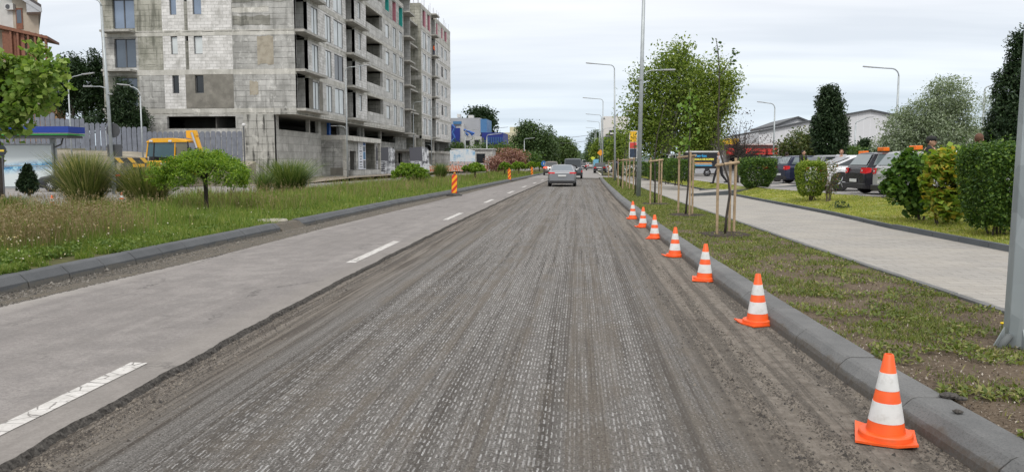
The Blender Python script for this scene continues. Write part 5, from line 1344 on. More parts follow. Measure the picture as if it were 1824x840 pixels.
# mop-head trees along the median
def moptree(px, pyb, rpx, top, bot, label, n=260, lean=0, dz=0.15):
    """grafted tree: thin straight trunk, a dome of hanging twigs, hollow underneath"""
    p = gp(px, pyb, dz); k = p.y / FPX; R_ = rpx * k; zt = atY(px, top, p.y).z - p.z; zb = atY(px, bot, p.y).z - p.z; h_ = zt - zb
    t = thing('umbrella_tree', label, 'tree', p, 0, 'clipped umbrella trees along the median')
    m = n * 34; nc = n
    a = RNG.uniform(0, 6.283, nc); r = np.sqrt(RNG.uniform(0.0, 1, nc)); lob = 1 + 0.13*np.sin(a*3 + px) + 0.08*np.sin(a*7)
    ztop = zt - h_ * (0.50 * r**2.4) + 0.06*h_*np.sin(a*4 + r*6)
    dep = RNG.uniform(0, 1, nc) * h_ * np.where(r > 0.78, 0.42, 0.26)
    C_ = np.stack([np.cos(a)*r*R_*lob + lean*R_*r, np.sin(a)*r*R_*lob, ztop - dep], 1)
    P = np.repeat(C_, 34, 0) + np.clip(RNG.normal(0, 0.8, (m, 3)), -1.3, 1.3) * R_ * np.array([0.075, 0.075, 0.055])
    V, F_ = leaves_np(P, max(0.075, 0.0030*p.y), 0.40, up=0.6, droop=0.55)
    mb = MB(); fork = zb + h_*0.25; tr = 0.055 + 0.0002*p.y
    mb.tube([(0, 0, -0.1), (0.01, 0, fork*0.5), (0, 0, fork), (0, 0, zt - h_*0.35)], [tr*1.1, tr, tr*1.05, tr*0.6], 8)
    for i in range(14):
        q = C_[i] * np.array([0.9, 0.9, 1]); limb(mb, (0, 0, fork), (q[0]*0.55, q[1]*0.55, zt - h_*0.30), tr*0.35, tr*0.2, 5, 3, 0.03); limb(mb, (q[0]*0.55, q[1]*0.55, zt - h_*0.30), tuple(q), tr*0.2, tr*0.06, 5, 3, 0.04)
    mb.build('trunk', M_barkd, t, smooth=True, fix=False); np_mesh('crown', V, F_, G_lime, t)
    return t
moptree(368, 382, 86, 272, 338, 'largest umbrella-shaped lime-green tree in the median, nearest the camera, by the yellow digger', 620)
moptree(728, 333, 31, 292, 321, 'small umbrella tree in front of the site posters, drooping on its right side', 220, lean=0.15)
moptree(846, 322, 21, 291, 308, 'umbrella tree with flat crown just right of the first striped barrier board', 150)
moptree(899, 313, 13, 290, 303, 'umbrella tree in front of the reddish shrubs, left of the second barrier board', 90)
moptree(924, 311, 13, 289, 302, 'umbrella tree directly right of the second striped barrier board', 90)
moptree(947, 308, 10, 289, 300, 'small umbrella tree beside the third striped barrier board, right of its neighbour', 70)
moptree(961, 305, 7, 290, 299, 'farthest umbrella tree of the median row, next to the dark SUV', 60)
# ornamental grass clumps
G_orn = leafmat('clump_grass', (0.06, 0.10, 0.025), (0.20, 0.23, 0.075), (0.52, 0.44, 0.24), 0.3)
G_orn2 = leafmat('green_clump_grass', (0.04, 0.09, 0.018), (0.13, 0.20, 0.045), (0.32, 0.33, 0.13), 0.3)
def clump(px, pyb, rpx, top, n, label, mat=None, w_=0.019):
    p = gp(px, pyb, 0.14); k = p.y / FPX; R_ = rpx*k; H_ = atY(px, top, p.y).z - p.z
    a = RNG.uniform(0, 6.283, n); r = np.sqrt(RNG.uniform(0, 1, n)) * R_ * 0.4
    B = np.stack([np.cos(a)*r, np.sin(a)*r, np.zeros(n)], 1)
    hgt = H_ * RNG.uniform(0.45, 1.05, n); W = w_ * RNG.uniform(0.6, 1.2, n)
    ln = (RNG.uniform(0.05, 1.0, n) ** 1.3 * R_ * 1.15)[:, None]; a2 = a + RNG.normal(0, 0.5, n); d = np.stack([np.cos(a2), np.sin(a2), np.zeros(n)], 1)
    s = np.stack([-np.sin(a2 + 0.6), np.cos(a2 + 0.6), np.zeros(n)], 1); Z = np.array([0, 0, 1.0])
    rows = []
    for t, wt in ((0, 1), (0.35, 1), (0.7, 0.75)):
        c = B + Z * (hgt * (1.25*t - 0.35*t*t))[:, None] + d * ln * t**1.7
        rows += [c - s * (W*wt/2)[:, None], c + s * (W*wt/2)[:, None]]
    rows.append(B + Z * (hgt * 0.93)[:, None] + d * ln * 1.05)
    V = np.stack(rows, 1).reshape(-1, 3); i = np.arange(n) * 7
    T = np.concatenate([np.stack([i+q0, i+q1, i+q2], 1) for q0, q1, q2 in ((0,1,3),(0,3,2),(2,3,5),(2,5,4),(4,5,6))])
    o = np_mesh('ornamental_grass', V, T, mat or G_orn); o.location = p
    return tag(o, label, 'ornamental grass', 'tall grass clumps in the median')
clump(152, 378, 60, 258, 2300, 'tall feathery grass clump left of the leaning lamp post, near the orange cone')
clump(262, 376, 60, 280, 2100, 'wide olive grass clump between the lamp post and the large umbrella tree')
clump(515, 347, 58, 276, 2000, 'broad green grass clump in front of the concrete wall, right of the large umbrella tree', G_orn2, 0.02)
clump(18, 392, 38, 345, 1800, 'low bright green grass clump at the left edge of the median', G_orn2)
clump(350, 402, 30, 380, 700, 'small dark green tuft at the foot of the largest umbrella tree', G_orn2)
clump(785, 322, 16, 287, 900, 'dark green grass clump beyond the small umbrella tree, near the far end of the building', G_orn2, 0.03)
clump(470, 350, 22, 300, 700, 'thin loose grass clump squeezed beside the large umbrella tree crown', G_orn2, 0.016)
clump(745, 328, 20, 300, 700, 'low green grass clump right behind the small umbrella tree', G_orn2, 0.025)
# reddish shrubs and greenery further along the median
def shrub(name, label, px, pyb, z, bl, n, per, cr, leaf, mat, th=0.5, tr=0.05, cat='shrub', group=None, Y=None, **kw):
    p = gp(px, pyb, z) if Y is None else Vector((atY(px, pyb, Y).x, Y, z))
    return tree(name, label, p, [blob(a, b, c, d, p, **({'dy': e[0]} if e else {})) for a, b, c, d, *e in bl], n, per, cr, leaf, mat, th=th, tr=tr, cat=cat, group=group, **kw)
shrub('reddish_shrub', 'rounded reddish-brown shrub mass in the median beyond the first umbrella trees', 905, 300, 0.1, [(905, 283, 24, 14), (922, 287, 15, 10), (888, 288, 14, 9)], 240, 22, 0.7, 0.32, G_red, th=0.8, tr=0.1, Y=125)
shrub('reddish_shrub', 'lower reddish-brown shrub at the left foot of the taller reddish shrub', 880, 303, 0.1, [(880, 293, 13, 9), (890, 295, 9, 8)], 110, 22, 0.5, 0.28, G_red, th=0.5, tr=0.08, Y=110)
# trees left, far
shrub('leafy_tree', 'large dark green tree above the second barrier board, left side of the road', 946, 300, 0, [(945, 250, 26, 26), (925, 262, 20, 18), (960, 268, 22, 20), (940, 235, 14, 14), (975, 255, 12, 22)], 420, 26, 1.2, 0.55, G_far, th=5, tr=0.4, cat='tree', Y=190)
shrub('leafy_tree', 'broad mid-green tree between the dark tree and the rounded far tree, left of the road', 978, 300, 0, [(978, 262, 12, 24), (984, 272, 10, 18), (968, 280, 14, 10)], 220, 26, 1.2, 0.55, G_far, th=4, tr=0.3, cat='tree', Y=215)
shrub('leafy_tree', 'rounded lighter green tree directly left of the vanishing end of the road', 1003, 300, 0, [(1004, 268, 17, 18), (1012, 276, 14, 14), (992, 276, 12, 14)], 340, 26, 1.2, 0.6, leafmat('far_light_leaves', (0.07, 0.12, 0.035), (0.11, 0.17, 0.05), (0.15, 0.21, 0.07), 0.25), th=4, tr=0.35, cat='tree', Y=235)
for i, (px, py, rx, ry, Y_) in enumerate(((1030, 285, 8, 7, 420), (1040, 284, 7, 6, 520), (1022, 287, 8, 5, 380))):
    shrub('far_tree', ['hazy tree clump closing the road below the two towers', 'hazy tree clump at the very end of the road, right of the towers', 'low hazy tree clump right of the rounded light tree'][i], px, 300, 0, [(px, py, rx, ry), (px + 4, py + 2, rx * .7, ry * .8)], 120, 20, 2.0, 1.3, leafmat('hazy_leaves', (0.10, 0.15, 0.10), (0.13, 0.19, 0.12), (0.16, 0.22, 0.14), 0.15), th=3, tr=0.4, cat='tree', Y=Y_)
shrub('leafy_tree', 'fresh green low tree behind the reddish shrubs', 893, 300, 0, [(895, 272, 20, 12), (880, 280, 14, 10), (915, 277, 16, 10), (940, 285, 20, 8)], 260, 24, 0.8, 0.42, G_mid, th=2, tr=0.2, cat='tree', Y=142)
shrub('dark_tree', 'tall dark tree rising behind the blue and grey building', 858, 300, 0, [(858, 208, 16, 9), (866, 216, 12, 12), (846, 206, 10, 6), (872, 232, 6, 10)], 170, 26, 1.3, 0.6, G_dark, th=8, tr=0.5, cat='tree', Y=185)
shrub('garden_shrub', 'dark green bushes before the pale wall of the blue and grey building', 825, 300, 0, [(812, 270, 16, 12), (832, 275, 12, 14), (845, 285, 10, 14), (822, 288, 14, 10)], 220, 24, 0.7, 0.36, G_mid, th=1, tr=0.15, Y=132)
shrub('garden_shrub', 'greenish bare shrub between the kiosk and the reddish shrub', 858, 300, 0, [(858, 268, 14, 10), (868, 275, 10, 9)], 90, 20, 0.8, 0.3, G_mid, th=2, tr=0.15, Y=138)
# right side of the road, far
for i, (px, py, rx, ry, Y_, lb, mt_) in enumerate(((1060, 256, 13, 22, 250, 'tall dark tree first right of the vanishing end of the road', G_far), (1069, 270, 13, 18, 170, 'fresh green tree below the white building, right of the road', G_poplar), (1052, 274, 9, 13, 300, 'mid-green tree just right of the far end of the road', G_far), (1088, 268, 13, 16, 150, 'fresh green tree behind the second lamp post from the tall near one', G_mid), (1103, 264, 13, 22, 110, 'thin spring-green tree in front of the dark grey far building', G_poplar))):
    shrub('street_tree', lb, px, 300, 0, [(px, py, rx, ry), (px - rx*0.4, py + ry*0.5, rx*0.7, ry*0.5), (px + rx*.3, py - ry*.4, rx*0.5, ry*0.5)], [220, 200, 160, 120, 80][i], 24, 0.85, 0.42, mt_, th=3.5, tr=0.2, cat='tree', Y=Y_)
# big fresh tree group on the right
p = Vector((atY(1180, 300, 74).x, 74, 0.4))
tree('leafy_tree', 'tall airy fresh-green tree with several stems right behind the tallest lamp post', p,
     [blob(1130, 215, 22, 44, p), blob(1125, 250, 16, 24, p), blob(1150, 150, 22, 32, p), blob(1200, 150, 46, 52, p), blob(1178, 190, 40, 48, p, -.5), blob(1225, 200, 42, 52, p, .5), blob(1165, 235, 36, 36, p), blob(1200, 108, 28, 24, p), blob(1190, 258, 46, 24, p), blob(1150, 205, 18, 22, p), blob(1215, 90, 12, 12, p)],
     1000, 22, 0.74, 0.27, G_poplar, th=2.4, tr=0.14, stems=5, limbs=22, surf=0.25, bark=M_barkg)
p = Vector((atY(1272, 300, 76).x, 76, 0.4))
tree('leafy_tree', 'fresh-green tree forming the right half of the tall airy crown pair', p,
     [blob(1272, 140, 34, 28, p), blob(1262, 180, 40, 36, p), blob(1290, 175, 20, 26, p), blob(1255, 225, 36, 38, p), blob(1245, 255, 34, 16, p), blob(1235, 150, 22, 40, p), blob(1235, 235, 26, 30, p), blob(1300, 150, 16, 16, p)],
     720, 22, 0.74, 0.27, leafmat('fresh_leaves_b', (0.10, 0.16, 0.024), (0.22, 0.29, 0.045), (0.38, 0.43, 0.10), 0.4), th=2.6, tr=0.14, stems=4, limbs=20, surf=0.25, bark=M_barkg)
# thin bare-branched tree with dark small leaves
p = Vector((atY(1318, 305, 46).x, 46, 0.42))
tree('bare_tree', 'almost bare purple-leaved tree in front of the red awning', p, [blob(1312, 230, 34, 34, p), blob(1345, 252, 26, 22, p), blob(1300, 255, 22, 30, p), blob(1375, 262, 24, 16, p)], 190, 5, 0.22, 0.10, leafmat('purple_leaves', (0.04, 0.025, 0.025), (0.075, 0.045, 0.045), (0.10, 0.08, 0.05), 0.2), th=1.4, tr=0.055, stems=5, limbs=26, bark=M_barkd, surf=0.2)
p = Vector((atY(1418, 305, 58).x, 58, 0.42))
tree('leafy_tree', 'low rounded olive-green tree left of the dark cypress', p, [blob(1420, 262, 28, 26, p), blob(1402, 276, 18, 20, p), blob(1440, 272, 18, 24, p), blob(1455, 285, 20, 16, p)], 300, 26, 0.38, 0.2, leafmat('olive_leaves', (0.05, 0.085, 0.02), (0.10, 0.135, 0.035), (0.17, 0.16, 0.06), 0.3), th=0.9, tr=0.12)
p = Vector((atY(1477, 300, 50).x, 50, 0.42))
tree('cypress', 'dark green pointed cypress behind the parked cars, against the warehouse', p, [blob(1476, 168, 12, 18, p), blob(1478, 190, 20, 24, p), blob(1478, 220, 25, 28, p), blob(1477, 250, 28, 28, p), blob(1478, 278, 22, 18, p), blob(1494, 240, 14, 22, p), blob(1460, 235, 12, 26, p)], 620, 36, 0.22, 0.20, G_con, th=1.0, tr=0.14, bark=M_barkd, aspect=0.4, surf=0.6)
p = Vector((atY(1655, 300, 36).x, 36, 0.42))
tree('silver_tree', 'broad grey-green silver-leaved tree filling the background behind the parked cars', p,
     [blob(1690, 180, 34, 34, p), blob(1655, 205, 44, 34, p), blob(1620, 232, 44, 34, p), blob(1600, 262, 40, 26, p), blob(1665, 250, 60, 38, p), blob(1712, 215, 26, 34, p), blob(1718, 250, 26, 34, p), blob(1640, 275, 60, 22, p), blob(1682, 155, 20, 14, p)],
     1100, 30, 0.26, 0.135, G_silver, th=1.4, tr=0.12, stems=3, limbs=26, bark=M_barkd, aspect=0.35, surf=0.35)
p = Vector((atY(1755, 300, 40).x, 40, 0.42))
tree('silver_tree', 'thin see-through grey-green tree between the silver tree and the dark conifer', p, [blob(1755, 215, 18, 44, p), blob(1750, 255, 26, 24, p), blob(1762, 180, 9, 18, p)], 160, 14, 0.26, 0.10, G_silver, th=1.5, tr=0.06, stems=2, limbs=18, aspect=0.35, surf=0.2)
p = Vector((atY(1808, 300, 26).x, 26, 0.4))
tree('conifer', 'tall dark conifer behind the grey post at the right edge', p, [blob(1816, 90, 14, 40, p), blob(1808, 160, 30, 46, p), blob(1804, 220, 40, 46, p), blob(1800, 262, 48, 30, p), blob(1830, 130, 26, 70, p), blob(1786, 235, 20, 26, p)], 760, 40, 0.13, 0.12, G_con, th=1.0, tr=0.14, bark=M_barkd, aspect=0.4, surf=0.6)
for i, (px, py, rx, ry, Y_) in enumerate(((1520, 278, 26, 14, 62), (1555, 284, 22, 14, 60), (1504, 282, 12, 20, 64), (1540, 262, 5, 10, 66))):
    shrub('background_shrub', ['low mid-green shrub under the small lamp, right of the cypress', 'dark low shrub between the cypress and the silver tree', 'small upright shrub tucked at the right foot of the cypress', 'tiny pointed spruce right of the cypress'][i], px, 300, 0.42, [(px, py, rx, ry)], 120, 22, 0.28, 0.2, G_dark if i else G_mid, th=0.5, tr=0.08, Y=Y_)
# hedges of the lawn bank
p = gp(1347, 342, 0.24)
hedge('hedge_bush', 'dark green clipped bush right of the nearest stakes, beside the small path', p, 0.84, 0.7, 1.52, 17000, 0.075, G_box, taper=0.5, irregular=0.16)
p = gp(1443, 358, 0.27)
hedge('hedge_bush', 'small clipped bush with bright yellow-green top in the middle of the lawn bank', p, 0.50, 0.5, 1.36, 11000, 0.06, G_boxy, taper=0.35, irregular=0.07)
p = gp(1475, 360, 0.28)
tree('rose_bush', 'leggy rose bush with reddish shoots beside the yellow-topped bush', p, [(0, 0, 0.75, 0.32, 0.3, 0.55), (0.12, 0, 1.2, 0.16, 0.16, 0.2)], 60, 12, 0.09, 0.06, leafmat('rose_leaves', (0.05, 0.09, 0.02), (0.10, 0.15, 0.03), (0.30, 0.10, 0.04), 0.3), th=0.25, tr=0.018, stems=5, limbs=8, cat='shrub', surf=0.2)
p = gp(1498, 372, 0.22)
tree('low_plant', 'sprawling low dark-leaved plant near the slate edging', p, [(0, 0, 0.1, 0.35, 0.2, 0.12)], 22, 9, 0.05, 0.06, G_dark, th=0.06, tr=0.008, cat='plant', surf=0.2)
p = gp(1640, 392, 0.25)
tree('maple_shrub', 'dark green broad-leaved shrub to the left of the yellow-tipped maple', p, [(-0.38, 0.1, 0.95, 0.42, 0.4, 0.55), (-0.2, 0, 1.25, 0.42, 0.4, 0.35), (-0.1, 0.1, 0.45, 0.3, 0.3, 0.35), (-0.62, 0, 0.75, 0.25, 0.3, 0.25)], 230, 11, 0.10, 0.14, G_mapd, th=0.25, tr=0.02, stems=5, limbs=10, cat='shrub', aspect=0.85, up=1.2)
p = gp(1672, 398, 0.25)
tree('maple_shrub', 'bushy maple shrub with yellow and orange young leaves', p, [(0.05, -0.1, 0.95, 0.42, 0.4, 0.5), (0.1, -0.1, 1.35, 0.45, 0.4, 0.28), (0.1, -0.15, 0.45, 0.38, 0.3, 0.32), (0.35, 0, 1.1, 0.35, 0.35, 0.35)], 280, 11, 0.10, 0.145, G_map, th=0.25, tr=0.02, stems=5, limbs=10, cat='shrub', aspect=0.85, up=1.2)
p = gp(1722, 385, 0.3)
tree('maple_shrub', 'green broad-leaved shrub between the yellow-tipped maple and the large hedge', p, [(0.05, 0, 0.95, 0.5, 0.5, 0.5), (0.1, 0, 1.3, 0.45, 0.4, 0.25), (0.5, 0.1, 0.9, 0.4, 0.4, 0.5)], 190, 11, 0.10, 0.14, G_mapd, th=0.4, tr=0.02, stems=4, limbs=10, cat='shrub', aspect=0.85, up=1.2)
p = gp(1772, 424, 0.2)
hedge('hedge', 'large dense dark green hedge behind the grey post at the right edge', (p.x + 0.22, p.y + 0.45, 0.2), 0.50, 0.78, 1.70, 26000, 0.062, G_box, taper=0.38, irregular=0.22)
# hedge block along the car park further off, behind the stakes
for i, (px, py, w2_, h_, n_) in enumerate(((1168, 322, 0.55, 1.35, 4000), (1186, 326, 0.9, 1.42, 6500), (1208, 329, 0.7, 1.34, 6500), (1205, 318, 1.3, 1.35, 5000))):
    p = gp(px, py, 0.4); hedge('clipped_hedge', ['narrow dark clipped hedge block just right of the tallest lamp post', 'dark clipped hedge block behind the third staked sapling', 'dark clipped hedge block behind the second staked sapling, left of the black trailer', 'rear clipped hedge block behind the dark ones, before the white car'][i], p, w2_, 0.8, h_, n_, 0.09, G_box, irregular=0.05)
p = gp(1128, 318, 0.3); hedge('clipped_hedge', 'distant dark clipped hedge left of the tallest lamp post', p, 1.2, 0.9, 1.35, 4000, 0.12, G_box, irregular=0.05)

# ---- saplings with stakes
M_stake = paint('stake_wood', (0.34, 0.25, 0.155), 0.85, 0.3, 9, dirt=(0.24, 0.17, 0.11), dscale=4)
M_rope = paint('tie_band', (0.08, 0.07, 0.06), 0.9)
def stakes(label, pa, pb, px_top, zh, mids=(), bar=True, thick=0.028):
    """frame of stakes: posts at the given ground points, cross bar near the top"""
    t = thing('stake_frame', label, 'tree stake', (pa.x, pa.y, 0.12), 0, 'wooden stake frames round the saplings')
    pts = [pa] + list(mids) + [pb]
    for q in pts:
        mb = MB(); o_ = (q.x - pa.x, q.y - pa.y); l1, l2 = random.uniform(-.02, .02), random.uniform(-.02, .02)
        mb.tube([(o_[0], o_[1], -0.1), (o_[0] + l1, o_[1] + l2, zh + random.uniform(-0.03, 0.06))], thick, 8); mb.build('stake', M_stake, t, smooth=False)
    mb = MB(); v = Vector((pb.x - pa.x, pb.y - pa.y, 0)); d = v.normalized() * 0.08
    mb.tube([(-d.x, -d.y - 0.045, zh - 0.11), (v.x + d.x, v.y + d.y - 0.045, zh - 0.05)], 0.03, 8); mb.build('crossbar', M_stake, t)
    return t
def sapling(label, base, pts, r0, lv_, mat, leaf=0.11, per=7, cr=0.13, branches=()):
    t = thing('sapling', label, 'sapling', (base.x, base.y, 0.12), 0, 'staked saplings of the planting strip')
    P3 = [Vector((x, y, z)) for x, y, z in pts]
    mb = MB(); mb.tube(P3, [r0 * (1 - 0.85 * i / (len(P3) - 1)) + 0.003 for i in range(len(P3))], 7)
    for a, b in branches: limb(mb, a, b, 0.008, 0.003, 5, 3, 0.05)
    mb.build('trunk', M_barkd, t, smooth=True, fix=False)
    if lv_:
        P = np.repeat(np.array(lv_, float), per, 0) + RNG.normal(0, cr, (len(lv_) * per, 3))
        V, F_ = leaves_np(P, leaf, 0.75); np_mesh('crown', V, F_, mat, t)
    return t
def relp(base, lst): return [(lambda q: (q.x - base.x, dy, q.z - 0.12))(atY(px, py, base.y + dy)) for px, py, dy in lst]
# nearest
b = gp(1292, 418, 0.12)
a_, c_ = gp(1277, 418, 0.12), gp(1307, 416, 0.12)
stakes('wooden stake frame nearest the camera, thick pair of posts on its right', a_, c_, None, 1.53, [gp(1299, 416, 0.12)])
tr_ = relp(b, [(1291, 418, 0), (1294, 385, 0), (1300, 345, 0), (1297, 318, 0), (1288, 290, 0), (1280, 262, 0), (1279, 220, 0), (1281, 170, 0), (1281, 120, 0), (1279, 90, 0), (1275, 68, 0)])
brs = relp(b, [(1281, 140, 0), (1310, 92, 0), (1281, 130, 0), (1300, 118, 0), (1280, 100, 0), (1275, 82, 0), (1281, 190, 0), (1312, 158, 0), (1281, 200, 0), (1304, 185, 0)])
sapling('tall thin crooked sapling in the nearest stake frame, a few leaves at its top', b, tr_, 0.026, relp(b, [(1276, 75, 0), (1282, 80, 0), (1279, 92, 0), (1280, 100, 0), (1308, 92, 0), (1300, 98, 0), (1311, 90, 0), (1306, 112, 0), (1285, 130, 0), (1276, 86, 0), (1305, 112, 0)]), G_mid, leaf=0.075, per=5, cr=0.045, branches=[(brs[i], brs[i+1]) for i in range(0, len(brs), 2)])
b = gp(1221, 383, 0.12)
stakes('second wooden stake frame from the camera, in front of the black trailer', gp(1208, 381, 0.12), gp(1233, 383, 0.12), None, 1.72, [gp(1228, 384, 0.12)])
tr_ = relp(b, [(1221, 384, 0), (1224, 350, 0), (1227, 310, 0), (1227, 270, 0), (1229, 230, 0), (1229, 190, 0), (1228, 160, 0)])
sapling('sapling with large fresh leaves in the second stake frame', b, tr_, 0.028, relp(b, [(1229, 170, 0), (1226, 185, 0), (1233, 195, 0), (1228, 210, 0), (1222, 200, 0), (1233, 225, 0), (1215, 262, 0), (1222, 258, 0), (1232, 245, 0)]), leafmat('sapling_leaves', (0.12, 0.22, 0.04), (0.2, 0.32, 0.06), None, 0.35), leaf=0.14, per=10, cr=0.12)
b = gp(1167, 363, 0.12)
stakes('third wooden stake frame, directly right of the tallest lamp post', gp(1158, 364, 0.12), gp(1177, 363, 0.12), None, 1.62, [gp(1173, 362, 0.12)])
sapling('thin leaning leafless sapling in the third stake frame', b, relp(b, [(1166, 364, 0), (1167, 320, 0), (1166, 280, 0), (1171, 240, 0), (1179, 205, 0), (1186, 180, 0)]), 0.03, [], G_mid)
b = gp(1132, 347, 0.12)
sapling('dark thin sapling close to the left of the tallest lamp post', b, relp(b, [(1131, 348, 0), (1133, 310, 0), (1131, 270, 0), (1128, 235, 0)]), 0.03, relp(b, [(1130, 240, 0), (1127, 250, 0)]), G_mid, per=12)
b = gp(1112, 337, 0.12)
stakes('fourth wooden stake frame, two thick posts left of the tallest lamp post', gp(1109, 337, 0.12), gp(1128, 338, 0.12), None, 1.7, [gp(1121, 337, 0.12)], thick=0.036)
stakes('fifth wooden stake frame, partly hidden behind the fourth', gp(1101, 331, 0.12), gp(1116, 332, 0.12), None, 1.7, [], thick=0.036)
b = gp(1106, 333, 0.12)
sapling('leaning bare sapling of the fifth stake frame', b, relp(b, [(1105, 334, 0), (1108, 300, 0), (1115, 262, 0), (1118, 235, 0)]), 0.035, relp(b, [(1117, 240, 0), (1120, 236, 0), (1113, 252, 0)]), G_poplar, per=10, leaf=.16)
b = gp(1086, 319, 0.12)
stakes('farthest wooden stake frame, beside the person in blue', gp(1084, 318, 0.12), gp(1092, 318.5, 0.12), None, 1.65, [], thick=0.05)

# tree pits: rings of dug dark earth round the stakes
for i, (px_, py_) in enumerate(((2.86, 16.2), (2.86, 22.1), (2.5, 27.9))):
    mb = MB(); n_ = 26
    for ring_r, zz in (((0.50, 0.10), (0.012, 0.0)),):
        pass
    rings = []
    for r_, z_ in ((0.52, 0.0), (0.42, 0.035), (0.30, 0.012), (0.05, 0.008)):
        rings.append([(r_*math.cos(2*math.pi*k/n_)*(1 + 0.12*math.sin(k*2.7 + i)), r_*1.05*math.sin(2*math.pi*k/n_)*(1 + 0.1*math.sin(k*1.9)), z_ + random.uniform(-.004, .012)) for k in range(n_)])
    mb.loft(rings, caps=False); mb.poly(rings[-1])
    o = mb.build('tree_pit', paint('dug_earth', (0.035, 0.025, 0.018), 0.95, 0.5, 20, bump=0.8, bscale=40), fix=True); o.location = (px_, py_, 0.132)
    tag(o, ['dug dark soil ring around the nearest sapling', 'dug dark soil ring around the second sapling', 'dug dark soil ring around the third sapling'][i], 'tree pit', 'tree pits')
# ================================================================== STREET FURNITURE
M_galv = paint('galvanised_steel', (0.36, 0.39, 0.40), 0.45, 0.12, 4, metal=0.35, dirt=(0.27, 0.30, 0.315), dscale=5)
M_lampgrey = paint('lamp_grey', (0.33, 0.34, 0.35), 0.5, 0.1)
M_lens = paint('lamp_lens', (0.6, 0.6, 0.58), 0.3, 0.05)
def lamp(label, base, h, arm, arm_dir=(-1, 0), r0=0.075, r1=0.05, group=None, second=None, lean=(0, 0), curve=0.35, head=0.55, rise=0.12, cat='street lamp', tilt=0.0):
    t = thing('street_lamp', label, cat, base, 0, group)
    mb = MB(); ax, ay = arm_dir
    pts = [(0, 0, -0.1), (lean[0]*0.5, 0, h*0.5), (lean[0], 0, h - curve)]
    mb.tube(pts, [r0, (r0+r1)/2, r1], 10); mb.build('pole', M_galv, t, smooth=True)
    top = Vector((lean[0], 0, h - curve)); mb = MB(); arc = []
    for i in range(7):
        a = i / 6 * math.pi / 2; arc.append(top + Vector((ax * curve * (1 - math.cos(a)), ay * curve * (1 - math.cos(a)), curve * math.sin(a))))
    arc.append(arc[-1] + Vector((ax * arm, ay * arm, rise + tilt)))
    mb.tube(arc, r1 * 0.75, 8); mb.build('arm', M_galv, t, smooth=True)
    e_ = arc[-1]; d = Vector((ax, ay, 0.12)).normalized()
    mb = MB(); c = e_ + d * head * 0.45; mb.obox(c, (head, 0.17, 0.07), rz=math.atan2(ay, ax), ry=-0.1)
    hd = mb.build('lamp_head', M_lampgrey, t, bevel=0.02)
    mb = MB(); mb.obox(c - Vector((0, 0, 0.042)), (head * 0.7, 0.13, 0.012), rz=math.atan2(ay, ax), ry=-0.1); mb.build('lens', M_lens, hd)
    if second:
        z2, ln, sgn = second
        mb = MB(); a2 = [(0, 0, z2), (sgn*0.10, 0, z2 + 0.16), (sgn*0.25, 0, z2 + 0.3), (sgn*0.5, 0, z2 + 0.36), (sgn*ln, 0, z2 + 0.36)]; mb.tube(a2, 0.025, 7); mb.build('lower_arm', M_galv, t, smooth=True)
        mb = MB(); mb.obox((sgn*(ln + 0.22), 0, z2 + 0.37), (0.5, 0.15, 0.06)); mb.build('lamp_head', M_lampgrey, t, bevel=0.02)
        mb = MB(); mb.lathe([(r0*1.15, 0), (r0*1.15, 0.06)], 10, (0, 0, z2 - 0.04)); mb.build('clamp', M_lampgrey, t)
    return t
GRP = 'street lamps along the right side of the road'
# near octagonal post, cut by the frame at top
b = gp(1817, 614, 0.13)
t = thing('lamp_post', 'thick galvanised eight-sided lamp post at the right edge, nearest the camera', 'street lamp', (b.x, b.y, 0.12), 0, GRP)
mb = MB(); prof = [(0.125, 0.0), (0.118, 0.6), (0.11, 1.6), (0.095, 3.5), (0.06, 9.0)]
rings = [[(r*math.cos(math.pi/8 + k*math.pi/4), r*math.sin(math.pi/8 + k*math.pi/4), z) for k in range(8)] for r, z in prof]
mb.loft(rings)
n = Nodes('spangled_zinc')
v = n.voro(9, vec=n.mapping((1, 1, 0.45)), outp='Color'); sx_ = n.n('ShaderNodeSeparateXYZ'); n.l(v, sx_.inputs[0])
base_ = n.mix(sx_.outputs[0], (0.25, 0.28, 0.29), (0.40, 0.44, 0.45)); base_ = n.mix(n.ramp(n.noise(3, 5), [(0.4, 0.5), (0.6, 0.0)]), base_, (0.30, 0.335, 0.345))
M_zinc = n.done(base_, 0.42, 0.4, 0.5)
mb.build('pole', M_zinc, t, bevel=0.006)
mb = MB(); mb.tube([(0, 0, 8.9), (-0.1, 0, 9.2), (-1.6, 0, 9.35)], 0.035, 8); mb.build('arm', M_galv, t)
MB().obox((-1.8, 0, 9.36), (0.6, 0.2, 0.08)).build('lamp_head', M_lampgrey, t, bevel=0.02)
mb = MB(); mb.prism([(-0.13, -0.02, -0.02), (-0.225, -0.02, -0.02), (-0.135, -0.02, 0.16)], (0, 0.012, 0)); mb.build('base_fin', M_zinc, t); mb = MB(); mb.prism([(-0.05, -0.115, -0.02), (-0.05, -0.20, -0.02), (-0.05, -0.118, 0.16)], (0.012, 0, 0)); mb.build('base_fin', M_zinc, t)
mb = MB(); mb.tube([(-0.12, -0.07, 0.10), (-0.17, -0.09, 0.05), (-0.21, -0.10, -0.02)], 0.028, 8); mb.build('cable_conduit', paint('conduit', (0.11, 0.12, 0.12), 0.8), t, smooth=True)
